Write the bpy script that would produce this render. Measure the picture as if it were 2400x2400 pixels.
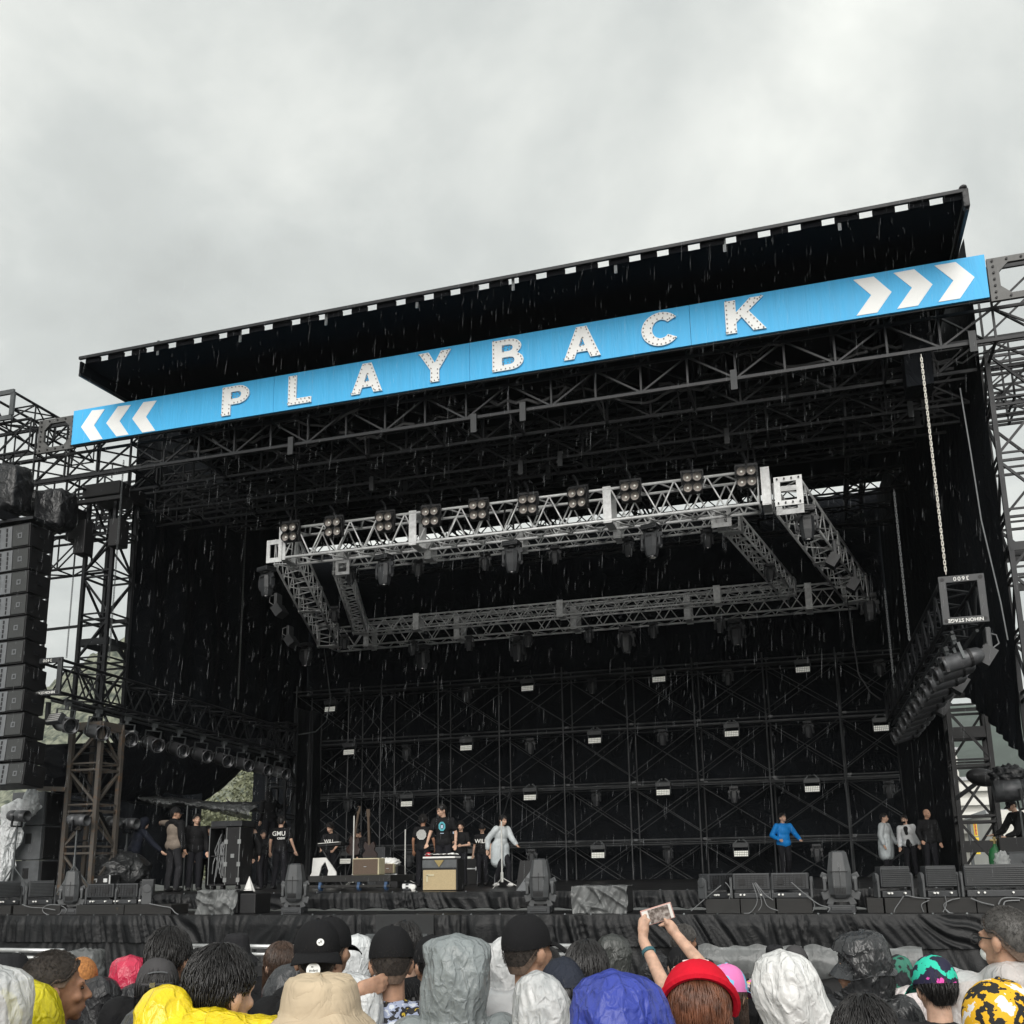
import bpy, bmesh, math, random
from mathutils import Vector, Matrix, Euler, noise
V = Vector
PI = math.pi
rad = math.radians
C = bpy.context.scene.collection
for o in list(bpy.data.objects):
    bpy.data.objects.remove(o)
sc = bpy.context.scene
# ---------------------------------------------------------------- camera
F_PX, CX, CY, EYE = 2367.5, 1200.0, 1500.0, 2.05
_p, _r, _y = rad(12.6765), rad(-0.8844), rad(16.957)
_f = V((-math.sin(_y)*math.cos(_p), math.cos(_y)*math.cos(_p), math.sin(_p)))
_rt = V((math.cos(_y), math.sin(_y), 0)); _up = _rt.cross(_f)
RT = _rt*math.cos(_r) + _up*math.sin(_r)
UP = -_rt*math.sin(_r) + _up*math.cos(_r)
FW = _f
CAM = V((0, 0, EYE))
cd = bpy.data.cameras.new('camera'); cam = bpy.data.objects.new('camera', cd); C.objects.link(cam)
m = Matrix.Identity(4)
for i in range(3):
    m[i][0], m[i][1], m[i][2], m[i][3] = RT[i], UP[i], -FW[i], CAM[i]
cam.matrix_world = m
cd.sensor_fit = 'HORIZONTAL'; cd.sensor_width = 36; cd.lens = F_PX/2400*36
cd.shift_y = (CY-1200)/2400
cd.clip_start = .05; cd.clip_end = 6000
sc.camera = cam
# ---------------------------------------------------------------- sky, sun, exposure
w = bpy.data.worlds.new('World'); sc.world = w; w.use_nodes = True
nt = w.node_tree; N = nt.nodes; L = nt.links; N.clear()
SUN_EL, SUN_AZ = rad(30), rad(170)
def nd(t, **k):
    n = N.new(t)
    for a, b in k.items(): setattr(n, a, b)
    return n
sky = nd('ShaderNodeTexSky', sky_type='NISHITA', sun_disc=False, sun_elevation=SUN_EL, sun_rotation=SUN_AZ)
sky.air_density = 1.5; sky.dust_density = 4
bg1 = nd('ShaderNodeBackground'); bg1.inputs[1].default_value = .05
L.new(sky.outputs[0], bg1.inputs[0])
tc = nd('ShaderNodeTexCoord'); sp = nd('ShaderNodeSeparateXYZ'); L.new(tc.outputs['Generated'], sp.inputs[0])
mx = nd('ShaderNodeMath', operation='MAXIMUM'); L.new(sp.outputs[2], mx.inputs[0]); mx.inputs[1].default_value = 0
ad = nd('ShaderNodeMath', operation='ADD'); L.new(mx.outputs[0], ad.inputs[0]); ad.inputs[1].default_value = .22
dv = []
for i in range(2):
    d = nd('ShaderNodeMath', operation='DIVIDE'); L.new(sp.outputs[i], d.inputs[0]); L.new(ad.outputs[0], d.inputs[1]); dv.append(d)
cb = nd('ShaderNodeCombineXYZ'); L.new(dv[0].outputs[0], cb.inputs[0]); L.new(dv[1].outputs[0], cb.inputs[1])
n1 = nd('ShaderNodeTexNoise'); n1.inputs['Scale'].default_value = 1.5; n1.inputs['Detail'].default_value = 9
n1.inputs['Roughness'].default_value = .56; n1.inputs['Distortion'].default_value = .35
L.new(cb.outputs[0], n1.inputs['Vector'])
cr = nd('ShaderNodeValToRGB'); L.new(n1.outputs[0], cr.inputs[0])
e = cr.color_ramp.elements
e[0].position = .3; e[0].color = (.285, .297, .288, 1)
e[1].position = .7; e[1].color = (.62, .63, .59, 1)
x = e.new(.455); x.color = (.355, .37, .358, 1)
x = e.new(.55); x.color = (.44, .452, .432, 1)
bg2 = nd('ShaderNodeBackground'); L.new(cr.outputs[0], bg2.inputs[0]); bg2.inputs[1].default_value = 1.0
ms = nd('ShaderNodeMixShader'); ms.inputs[0].default_value = .94
L.new(bg1.outputs[0], ms.inputs[1]); L.new(bg2.outputs[0], ms.inputs[2])
out = nd('ShaderNodeOutputWorld'); L.new(ms.outputs[0], out.inputs[0])
sl = bpy.data.lights.new('sun', 'SUN'); sl.energy = 1.5; sl.angle = rad(50); sl.color = (1, .97, .93)
so = bpy.data.objects.new('sun', sl); C.objects.link(so)
so.rotation_euler = (rad(60), 0, rad(10))
sc.view_settings.view_transform = 'Standard'; sc.view_settings.look = 'None'
sc.view_settings.exposure = 1.0; sc.view_settings.gamma = 1
# ---------------------------------------------------------------- pixel of the photograph -> point of the place
def ray(px, py):
    return RT*((px-CX)/F_PX) + UP*((CY-py)/F_PX) + FW
def at(px, py, Y):
    d = ray(px, py); return CAM + d*(Y/d.y)
def atD(px, py, D):
    return CAM + ray(px, py)*D
def atZ(px, py, z):
    d = ray(px, py); return CAM + d*((z-EYE)/d.z)
def atX(px, py, X):
    d = ray(px, py); return CAM + d*(X/d.x)
# ---------------------------------------------------------------- materials
MATS = {}
def mat(name, col, rough=.6, metal=0, var=.2, vs=6, bump=0, bs=30, stretch=None, spec=.5, trans=0, alpha=1, coat=0, wrinkle=0, ws=4, emit=0, sheen=0, col2=None, thr=None, crumple=0, cs=14):
    if name in MATS: return MATS[name]
    mt = bpy.data.materials.new(name); mt.use_nodes = True
    t = mt.node_tree; n = t.nodes; l = t.links
    b = n['Principled BSDF']
    c = tuple(col)+(1,)
    b.inputs['Roughness'].default_value = rough; b.inputs['Metallic'].default_value = metal
    b.inputs['Specular IOR Level'].default_value = spec
    b.inputs['Coat Weight'].default_value = coat
    b.inputs['Sheen Weight'].default_value = sheen
    tc = n.new('ShaderNodeTexCoord'); mp = n.new('ShaderNodeMapping'); l.new(tc.outputs['Object'], mp.inputs[0])
    if stretch: mp.inputs['Scale'].default_value = stretch
    ns = n.new('ShaderNodeTexNoise'); ns.inputs['Scale'].default_value = vs; ns.inputs['Detail'].default_value = 5
    l.new(mp.outputs[0], ns.inputs['Vector'])
    rp = n.new('ShaderNodeValToRGB'); l.new(ns.outputs[0], rp.inputs[0])
    k2 = col2 if col2 else tuple(min(1, v*(1+var)) for v in col)
    k1 = col if col2 else tuple(v*(1-var) for v in col)
    rp.color_ramp.elements[0].color = tuple(k1)+(1,); rp.color_ramp.elements[1].color = tuple(k2)+(1,)
    a, z = thr if thr else (.3, .7)
    rp.color_ramp.elements[0].position = a; rp.color_ramp.elements[1].position = z
    l.new(rp.outputs[0], b.inputs['Base Color'])
    rm = n.new('ShaderNodeMapRange'); l.new(ns.outputs[0], rm.inputs[0])
    rm.inputs['To Min'].default_value = max(.02, rough-.12); rm.inputs['To Max'].default_value = min(1, rough+.12)
    l.new(rm.outputs[0], b.inputs['Roughness'])
    nrm = None
    if wrinkle:
        w1 = n.new('ShaderNodeTexNoise'); w1.inputs['Scale'].default_value = ws; w1.inputs['Detail'].default_value = 3; w1.inputs['Distortion'].default_value = 1.6
        l.new(mp.outputs[0], w1.inputs['Vector'])
        mm = n.new('ShaderNodeMath'); mm.operation = 'SUBTRACT'; l.new(w1.outputs[0], mm.inputs[0]); mm.inputs[1].default_value = .5
        ab = n.new('ShaderNodeMath'); ab.operation = 'ABSOLUTE'; l.new(mm.outputs[0], ab.inputs[0])
        pw = n.new('ShaderNodeMath'); pw.operation = 'POWER'; l.new(ab.outputs[0], pw.inputs[0]); pw.inputs[1].default_value = .5
        bu = n.new('ShaderNodeBump'); bu.inputs['Strength'].default_value = min(1, wrinkle); bu.inputs['Distance'].default_value = .03*max(1, wrinkle)/ws*4
        l.new(pw.outputs[0], bu.inputs['Height']); nrm = bu
    if crumple:
        dn = n.new('ShaderNodeTexNoise'); dn.inputs['Scale'].default_value = cs*.5; dn.inputs['Detail'].default_value = 2; l.new(mp.outputs[0], dn.inputs['Vector'])
        va = n.new('ShaderNodeVectorMath'); va.operation = 'MULTIPLY_ADD'; l.new(dn.outputs['Color'], va.inputs[0]); va.inputs[1].default_value = (1.6/cs,)*3; l.new(mp.outputs[0], va.inputs[2])
        for k_, sc_, ft in ((.55, cs*.8, 'F1'), (1, cs*.7, 'DISTANCE_TO_EDGE'), (.6, cs*1.9, 'DISTANCE_TO_EDGE')):
            vo = n.new('ShaderNodeTexVoronoi'); vo.feature = ft; vo.inputs['Scale'].default_value = sc_; l.new(va.outputs[0], vo.inputs['Vector'])
            hh = vo.outputs['Distance']
            if ft != 'F1':
                mr = n.new('ShaderNodeMapRange'); mr.interpolation_type = 'SMOOTHSTEP'; mr.inputs['From Max'].default_value = .16; mr.inputs['To Min'].default_value = 1; mr.inputs['To Max'].default_value = 0; l.new(hh, mr.inputs[0]); hh = mr.outputs[0]
            bu = n.new('ShaderNodeBump'); bu.inputs['Strength'].default_value = min(1, crumple*k_); bu.inputs['Distance'].default_value = (.35 if ft == 'F1' else .12)/sc_; l.new(hh, bu.inputs['Height'])
            if nrm: l.new(nrm.outputs[0], bu.inputs['Normal'])
            nrm = bu
    if bump:
        b2 = n.new('ShaderNodeTexNoise'); b2.inputs['Scale'].default_value = bs; b2.inputs['Detail'].default_value = 3
        l.new(mp.outputs[0], b2.inputs['Vector'])
        bu = n.new('ShaderNodeBump'); bu.inputs['Strength'].default_value = bump; bu.inputs['Distance'].default_value = .3/bs
        l.new(b2.outputs[0], bu.inputs['Height'])
        if nrm: l.new(nrm.outputs[0], bu.inputs['Normal'])
        nrm = bu
    if nrm: l.new(nrm.outputs[0], b.inputs['Normal'])
    if trans:       # thin milky plastic sheet
        o = n['Material Output']
        tr = n.new('ShaderNodeBsdfTransparent'); tl = n.new('ShaderNodeBsdfTranslucent'); tl.inputs[0].default_value = c
        m1 = n.new('ShaderNodeMixShader'); m1.inputs[0].default_value = .22
        l.new(b.outputs[0], m1.inputs[1]); l.new(tl.outputs[0], m1.inputs[2])
        m2 = n.new('ShaderNodeMixShader'); m2.inputs[0].default_value = trans
        l.new(m1.outputs[0], m2.inputs[1]); l.new(tr.outputs[0], m2.inputs[2]); l.new(m2.outputs[0], o.inputs[0])
    if emit:
        b.inputs['Emission Color'].default_value = c; b.inputs['Emission Strength'].default_value = emit
    MATS[name] = mt; return mt
BLK = mat('black_cloth', (.0078, .0092, .0115), .9, var=.35, vs=1.2, wrinkle=.5, ws=1.6, spec=.12)
SKIRT = mat('skirt_cloth', (.0055, .006, .007), .5, var=.3, vs=2.5, wrinkle=.3, ws=6, bump=.12, bs=90, spec=.3)
DECK = mat('deck_floor', (.01, .01, .011), .4, var=.4, vs=3, spec=.5)
STEEL = mat('black_steel', (.012, .013, .015), .5, .3, var=.35, vs=7)
GSTEEL = mat('grey_steel', (.09, .097, .10), .5, .5, var=.25, vs=6)
RUST = mat('rusty_steel', (.085, .075, .065), .7, .2, var=.5, vs=9, col2=(.16, .085, .04), thr=(.55, .8), bump=.15)
ALU = mat('aluminium', (.76, .77, .77), .4, .15, var=.15, vs=9)
ALUP = mat('aluminium_plate', (.66, .67, .67), .45, .1, var=.2, vs=12, bump=.05)
GALV = mat('scaffold_tube', (.06, .063, .066), .45, .3, var=.6, vs=2.5)
PLASTIC = mat('charcoal_plastic', (.03, .032, .035), .5, var=.2, vs=9, bump=.08, bs=200)
PLAST2 = mat('grey_plastic', (.06, .063, .066), .5, var=.15, vs=9, bump=.05, bs=150)
DARK = mat('matt_black', (.007, .007, .008), .6, var=.3, vs=8)
RUB = mat('rubber_cable', (.02, .02, .021), .45, var=.2)
CABLE = mat('grey_cable', (.17, .175, .18), .5, var=.25)
WHITE = mat('white_paint', (.78, .78, .75), .5, var=.05, vs=5)
CHROME = mat('chrome', (.7, .7, .7), .22, 1, var=.1)
LENS = mat('lens_glass', (.02, .022, .026), .08, spec=.8, coat=.5)
LEDW = mat('pale_led_cell', (.85, .85, .78), .3, var=.03, coat=.3, emit=.12)  # faint glow added so the cells look as bright as reflected sky
LAMP = mat('par_reflector', (.36, .325, .3), .4, 0, var=.15, vs=30)
WOOD = mat('black_plywood', (.013, .0125, .012), .7, var=.4, vs=5, bump=.1, stretch=(1, 1, 6))
# ---------------------------------------------------------------- mesh helpers
W0 = {}
def rotm(x=0, y=0, z=0): return Euler((x, y, z)).to_matrix()
class MB:
    def __init__(s): s.v = []; s.f = []; s.mi = []; s.cur = 0
    def add(s, vs, fs):
        b = len(s.v); s.v += [V(p) for p in vs]
        for f in fs: s.f.append([b+i for i in f]); s.mi.append(s.cur)
        return s
    def box(s, c, d, R=None, taper=1, tz=0):
        c = V(c); vs = []
        for z in (-1, 1):
            k = taper if z > 0 else 1
            for x, y in ((-1, -1), (1, -1), (1, 1), (-1, 1)):
                p = V((x*d[0]/2*k, y*d[1]/2*k, z*d[2]/2))
                vs.append(c + (R @ p if R else p))
        return s.add(vs, [(3, 2, 1, 0), (4, 5, 6, 7), (0, 1, 5, 4), (1, 2, 6, 5), (2, 3, 7, 6), (3, 0, 4, 7)])
    def frame(s, p, q):
        a = (V(q)-V(p)).normalized(); u = a.cross(V((0, 0, 1)))
        if u.length < 1e-3: u = V((1, 0, 0))
        u.normalize(); return a, u, a.cross(u)
    def bar(s, p, q, w, h=None):
        h = h or w; p, q = V(p), V(q); a, u, v = s.frame(p, q); vs = []
        for e in (p, q):
            for x, y in ((-1, -1), (1, -1), (1, 1), (-1, 1)): vs.append(e+u*x*w/2+v*y*h/2)
        return s.add(vs, [(0, 1, 2, 3), (7, 6, 5, 4), (4, 5, 1, 0), (5, 6, 2, 1), (6, 7, 3, 2), (7, 4, 0, 3)])
    def cyl(s, p, q, r, r2=None, n=8):
        r2 = r if r2 is None else r2; p, q = V(p), V(q); a, u, v = s.frame(p, q); vs = []
        for e, k in ((p, r), (q, r2)):
            for i in range(n):
                t = 2*PI*i/n; vs.append(e+(u*math.cos(t)+v*math.sin(t))*k)
        fs = [(i, (i+1) % n, n+(i+1) % n, n+i) for i in range(n)]
        return s.add(vs, fs+[tuple(range(n-1, -1, -1)), tuple(range(n, 2*n))])
    def tube(s, pts, r, n=5, tip=None):
        pts = [V(p) for p in pts]; b = len(s.v); k = len(pts); pu = None
        for i, p in enumerate(pts):
            a = (pts[min(i+1, k-1)]-pts[max(i-1, 0)])
            a = a.normalized() if a.length > 1e-6 else V((0, 0, 1))
            u = (pu - a*pu.dot(a)) if pu else a.cross(V((0.3, .2, 1)))
            if u.length < 1e-4: u = a.cross(V((1, 0, 0)))
            u.normalize(); pu = u; v = a.cross(u)
            rr = r if tip is None else r+(tip-r)*i/(k-1)
            for j in range(n):
                t = 2*PI*j/n; s.v.append(p+(u*math.cos(t)+v*math.sin(t))*rr)
        for i in range(k-1):
            for j in range(n):
                s.f.append([b+i*n+j, b+i*n+(j+1) % n, b+(i+1)*n+(j+1) % n, b+(i+1)*n+j]); s.mi.append(s.cur)
        return s
    def lathe(s, prof, n=16, M=None, caps=True):
        b = len(s.v)
        for r, z in prof:
            for i in range(n):
                t = 2*PI*i/n; p = V((r*math.cos(t), r*math.sin(t), z)); s.v.append(M @ p if M else p)
        for k in range(len(prof)-1):
            for i in range(n):
                s.f.append([b+k*n+i, b+k*n+(i+1) % n, b+(k+1)*n+(i+1) % n, b+(k+1)*n+i]); s.mi.append(s.cur)
        for k, rv in ((0, 1), (len(prof)-1, 0)) if caps else ():
            if prof[k][0] > 1e-5:
                idx = [b+k*n+i for i in range(n)]; s.f.append(idx[::-1] if rv else idx); s.mi.append(s.cur)
        return s
    def grid(s, fn, nu, nv, wrap=False):
        b = len(s.v)
        for j in range(nv+1):
            for i in range(nu if wrap else nu+1): s.v.append(V(fn(i/nu, j/nv)))
        w_ = nu if wrap else nu+1
        for j in range(nv):
            for i in range(nu):
                s.f.append([b+j*w_+i, b+j*w_+(i+1) % w_, b+(j+1)*w_+(i+1) % w_, b+(j+1)*w_+i]); s.mi.append(s.cur)
        return s
    def ell(s, c, r, nu=12, nv=8, R=None):
        c = V(c)
        def fn(u, v):
            t = 2*PI*u; ph = PI*v
            p = V((r[0]*math.sin(ph)*math.cos(t), r[1]*math.sin(ph)*math.sin(t), r[2]*math.cos(ph)))
            return c + (R @ p if R else p)
        return s.grid(fn, nu, nv, True)
    def prism(s, pts, y0, y1):       # outline in XZ pushed along Y
        n = len(pts); vs = [(x, y0, z) for x, z in pts]+[(x, y1, z) for x, z in pts]
        fs = [tuple(range(n)), tuple(range(2*n-1, n-1, -1))]+[(i, n+i, n+(i+1) % n, (i+1) % n) for i in range(n)]
        return s.add(vs, fs)
    def build(s, name, mts, parent=None, smooth=False, bevel=0, solid=0, origin=None):
        me = bpy.data.meshes.new(name)
        if parent: off = W0.get(parent.name, V((0, 0, 0)))
        elif origin is not None: off = V(origin)
        elif s.v:
            lo = [min(p[i] for p in s.v) for i in range(3)]; hi = [max(p[i] for p in s.v) for i in range(3)]
            off = V(((lo[0]+hi[0])/2, (lo[1]+hi[1])/2, lo[2]))
        else: off = V((0, 0, 0))
        me.from_pydata([p-off for p in s.v], [], s.f); me.validate()
        mts = mts if isinstance(mts, (list, tuple)) else [mts]
        for q in mts: me.materials.append(q)
        if len(mts) > 1 and len(me.polygons) == len(s.mi): me.polygons.foreach_set('material_index', s.mi)
        bm = bmesh.new(); bm.from_mesh(me); bmesh.ops.recalc_face_normals(bm, faces=bm.faces); bm.to_mesh(me); bm.free()
        if smooth: me.polygons.foreach_set('use_smooth', [True]*len(me.polygons))
        o = bpy.data.objects.new(name, me); C.objects.link(o)
        if parent: o.parent = parent
        else: o.location = off
        W0[o.name] = off
        if bevel:
            b = o.modifiers.new('bevel', 'BEVEL'); b.width = bevel; b.segments = 2; b.limit_method = 'ANGLE'; b.angle_limit = rad(50)
        if solid:
            b = o.modifiers.new('solid', 'SOLIDIFY'); b.thickness = solid; b.offset = 0
        return o
def tag(o, label, cat, group=None, kind=None):
    if label: o['label'] = label
    if cat: o['category'] = cat
    if group: o['group'] = group
    if kind: o['kind'] = kind
    return o
def thing(name, label, cat, loc=(0, 0, 0), group=None):
    o = bpy.data.objects.new(name, None); C.objects.link(o); o.location = loc
    o.empty_display_size = .1
    W0[o.name] = V(loc); return tag(o, label, cat, group)
def dup(o, parent=None):
    c = o.copy(); C.objects.link(c)
    if parent: c.parent = parent; c.matrix_parent_inverse = Matrix.Identity(4)
    W0[c.name] = W0.get(o.name, V((0, 0, 0)))
    for ch in o.children: dup(ch, c)
    return c
class Proto:                          # first placement moves the built thing itself, later ones copy it
    def __init__(s, root): s.root = root; s.used = False
    def put(s, loc, rot=(0, 0, 0), label=None, group=None, scale=1):
        o = dup(s.root) if s.used else s.root
        s.used = True; o.location = loc; o.rotation_euler = rot; o.scale = (scale,)*3
        if label: o['label'] = label
        if group: o['group'] = group
        return o
def text_mb(txt, size, th=.004, bold=0.0, space=1.0):
    cu = bpy.data.curves.new('txt', 'FONT'); cu.body = txt; cu.size = size; cu.extrude = th/2; cu.offset = bold; cu.space_character = space
    cu.align_x = 'CENTER'; cu.align_y = 'CENTER'; cu.resolution_u = 3
    o = bpy.data.objects.new('txt', cu); C.objects.link(o)
    me = bpy.data.meshes.new_from_object(o.evaluated_get(bpy.context.evaluated_depsgraph_get()))
    r = ([v.co.copy() for v in me.vertices], [list(p.vertices) for p in me.polygons])
    bpy.data.objects.remove(o); bpy.data.curves.remove(cu); bpy.data.meshes.remove(me)
    return r
def add_text(mb, txt, size, M, th=.004, bold=0.0, space=1.0):
    v, f = text_mb(txt, size, th, bold, space); mb.add([M @ p for p in v], f)
def plane_M(o, xdir, up):             # text plane: x along xdir, y along up
    x = V(xdir).normalized(); y = V(up); y = (y-x*y.dot(x)).normalized(); z = x.cross(y)
    M = Matrix.Identity(4)
    for i in range(3): M[i][0], M[i][1], M[i][2], M[i][3] = x[i], y[i], z[i], o[i]
    return M
def rnd(a, b): return random.uniform(a, b)
def lerp(a, b, t): return V(a)*(1-t)+V(b)*t
random.seed(11)
# ================================================================ the setting
ZL, ZU, YL, YU = 1.36, 1.66, 14.8, 16.3
YS, YB = 28.2, 29.6
GRASS = mat('wet_ground', (.035, .036, .034), .6, var=.5, vs=3, bump=.3, bs=20)
b = MB(); b.grid(lambda u, v: ((u-.5)*6000, (v-.5)*6000, 0), 8, 8); o = b.build('ground', GRASS); o['kind'] = 'structure'
def nz(x, y=0, z=0): return noise.noise(V((x, y, z)))
def fbm(x, y=0, z=0, o=4): return noise.fractal(V((x, y, z)), 1.0, 2.0, o)
def fold(x, z, k=1.0):               # pleats that wander, gather and pull sideways
    xs = x+z*(1.5*nz(x*.33, 3.1)+.2)+.25*nz(x*1.1, 8)
    r1 = (1-abs(nz(xs*4.6*k, z*.35, 2))*2.2); r2 = (1-abs(nz(xs*11*k, z*.8, 5))*2.2)
    return .62*r1*(.5+.9*abs(nz(x*.5, 9)))+.45*r2+.25*nz(x*.9, z*.9, 4)
def hill(name, fn, m_, nu=90, nv=24):
    b = MB(); b.grid(fn, nu, nv); o = b.build(name, m_, smooth=True); o['kind'] = 'structure'; return o
HILLM = mat('hazy_forest', (.03, .042, .025), .9, var=.6, vs=.3, col2=(.24, .25, .18), thr=(.36, .64), bump=1, bs=.35)  # paler tone is distance haze put into the forest colour
def hill_near(u, v):
    x = -420+u*360; d = 240+v*150
    h = 118*math.sin(PI*min(1, max(0, .06+u*.95)))**.6*(.35+.65*v)
    return (x, d, -4+h*v**.7+6*fbm(x*.03, d*.03)+4.5*abs(fbm(x*.16, d*.16, 3))*v+2*abs(nz(x*.5, d*.5))*v)
hill('wooded_hill', hill_near, HILLM, 220, 60)
def hill_far(u, v):
    x = -700+u*1450; d = 700+v*270
    h = 80+92*u+32*fbm(x*.004, 5)
    return (x, d, -10+h*v**.8+7*fbm(x*.02, d*.02, 2)*v)
hill('mountain', hill_far, mat('far_forest', (.035, .055, .04), .9, var=.4, vs=.02, bump=.4, bs=.05), 120, 24)
# ---------------------------------------------------------------- stage platforms
def platform(name, label, x0, x1, y0, y1, z0, z1, layers, amp, seed, hem=0):
    t = thing(name, label, 'stage', ((x0+x1)/2, y0, z0))
    b = MB(); b.box(((x0+x1)/2, (y0+y1)/2+.08, z1-.05), (x1-x0, y1-y0-.16, .1)); b.build('deck', DECK, t)
    for k, (za, zb, dy) in enumerate(layers):
        n = int((x1-x0)*34)
        def fn(u, v, za=za, zb=zb, dy=dy, k=k):
            x = x0+(x1-x0)*u; z = za+(zb-za)*v; vv = min(1, v*3.2)
            d = fold(x+seed*13+k*5, z, 1.0)*amp*(.25+.75*vv)
            zz = z + (0 if v > 0 else .012*nz(x*6, seed))
            if hem and v > .9: zz += hem*abs(math.sin(x*7+2*nz(x, 2)))
            return (x, y0+dy-d, zz)
        b = MB(); b.grid(fn, n, 14 if k else 18); b.build('skirt', SKIRT, t, smooth=True)
    b = MB()
    for i in range(int((x1-x0)*2.2)):
        x = x0+i/2.2+rnd(-.05, .05)
        b.cyl((x, y0-.004+rnd(0, .03), z1+.002), (x, y0-.004, z1+.012), .014, n=8)
    b.build('eyelets', GSTEEL, t)
    return t
lower = platform('lower_stage_apron', 'low black draped apron step along the front of the stage, behind the crowd', -22, 7, YL, YU+.05, 0, ZL, [(ZL, .93, 0), (.96, .02, .03)], .12, 1)
upper = platform('upper_stage_platform', 'higher black stage platform with a gathered cloth front where the crew stand', -24, 8, YU, 31, ZL, ZU, [(ZU, ZL+.015, 0)], .13, 4, hem=.03)
b = MB(); P0, P1 = at(882, 2143, YL-.12), at(1018, 2198, YL-.12)
b.box(((P0.x+P1.x)/2, YL-.13, (P0.z+P1.z)/2), (P1.x-P0.x, .05, P0.z-P1.z)); o = b.build('access_panel', mat('panel_felt', (.022, .023, .024), .8), bevel=.008)
tag(o, 'flat matt black panel fixed on the lower stage skirt behind the black cap', 'panel')
b = MB(); a_, b_ = at(858, 2192, YL-.35), at(1002, 2192, YL-.35); b.bar(a_, b_, .04); b.box((a_+b_)/2+V((0, 0, -.05)), (b_.x-a_.x-.1, .03, .06))
tag(b.build('rail', GSTEEL), 'thin steel rail with a pale strip below the flat black panel', 'rail')
# ---------------------------------------------------------------- cloth walls
def cloth(name, label, fn, nu, nv, m_=BLK, cat='curtain', solid=0):
    b = MB(); b.grid(fn, nu, nv); return tag(b.build(name, m_, smooth=True, solid=solid), label, cat)
ztop = at(1200, 1247, YB).z
def backf(u, v):
    x = -18+u*20.6; z = ztop*(1-v)+ZU*v
    d = .10*abs(nz(x*1.3, z*.25))+.05*math.sin(x*3.4+nz(z*.4, x*.3)*2)
    cell = (x+40) % 1.9/1.9
    if z < 8: d += .12*math.sin(PI*cell)*abs(nz(x*2+z*1.5, z*1.8+math.floor((x+40)/1.9)*3.7))*2
    return (x, YB-d, z + .05*nz(x*2.3, 1)*(v == 0))
cloth('back_cloth', 'huge black cloth closing the back of the stage behind the scaffold', backf, 150, 60)
LX0 = at(312, 1250, 17.9).x
def leftf(u, v):
    y = 17.9+u*11.6; x = LX0+(-16.15-LX0)*u; zb = at(400, 1752, 20).z
    z = 12.7*(1-v)+zb*v
    return (x+.09*abs(nz(y*1.5, z*.3))+.06*math.sin(y*4+z*.2), y, z)
cloth('side_cloth', 'tall black cloth wall on the left side above the hanging lamp truss', leftf, 70, 40)
hemp = [(16.9, at(2350, 1800, 17.3).z), (19, at(2316, 1690, 19).z), (20.5, at(2292, 1630, 20.5).z), (22, at(2262, 1600, 22).z), (24, 5.2), (29.5, 4.8)]
def interp(tab, x):
    for (a, va), (b_, vb) in zip(tab, tab[1:]):
        if x <= b_: return va+(vb-va)*max(0, (x-a)/(b_-a))
    return tab[-1][1]
def rightf(u, v):
    y = 16.95+u*12.55; x = 3.02-.92*u; zb = interp(hemp, y); z = 12.4*(1-v)+zb*v
    g = max(0, 1-abs(z-zb)/3)
    return (x-.05*abs(nz(y*1.5, z*.3))-.10*g*abs(math.sin(y*6+z*.8+2*nz(y, z))), y, z)
cloth('side_cloth', 'tall black cloth wall on the right side, its hem gathered up beside the right tower', rightf, 110, 50)
def curt(xa, ya, xb, yb, zt, seed):
    def fn(u, v):
        x = xa+(xb-xa)*u; y = ya+(yb-ya)*u; s = math.hypot(xb-xa, yb-ya)*u
        d = .13*math.sin(s*9+seed+1.5*nz(s*1.2, v*.8, seed))+.05*nz(s*7, v*3, seed)
        return (x+d*.4, y-d, zt*(1-v)+(ZU+.02)*v)
    return fn
CUR = mat('curtain_sheen', (.008, .009, .011), .55, var=.3, vs=2, wrinkle=.3, ws=2, spec=.35)
pa = at(2100, 1800, 28.0); pb = at(2232, 1800, 26.0)
cloth('leg_curtain', 'tall pleated black curtain hanging at the right edge of the scaffold', curt(pa.x, 28.0, pb.x, 26.0, 6.4, 2), 60, 26, CUR)
pa = at(684, 1800, 26.6); pb = at(752, 1800, 28.0)
cloth('leg_curtain', 'tall pleated black curtain hanging at the left edge of the scaffold', curt(pa.x, 26.6, pb.x, 28.0, 6.8, 5), 44, 26, CUR)
swb = [(0, 1838), (.1, 1858), (.3, 1872), (.5, 1880), (.66, 1886), (.76, 1876), (.84, 1845), (.92, 1800), (1, 1768)]
def swag(u, v):
    px = 95+525*u; Y = 16.6+8.2*u**1.5; zt = at(px, 1745-15*u, Y).z; zb = at(px, interp(swb, u), Y).z
    P = at(px, 1800, Y); sag = math.sin(PI*v)
    return (P.x+.35*sag*(.3+u)+.05*nz(u*30+v*9, v*4)-.1*v, Y-.1*sag+.06*nz(u*12, v*8, 3), zt+(zb-zt)*v)
cloth('swag_cloth', 'black cloth sagging in a belly below the left hanging truss', swag, 70, 26, mat('swag_black', (.007, .008, .011), .6, var=.3, vs=1, wrinkle=.4, ws=2.5, spec=.3))
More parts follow.
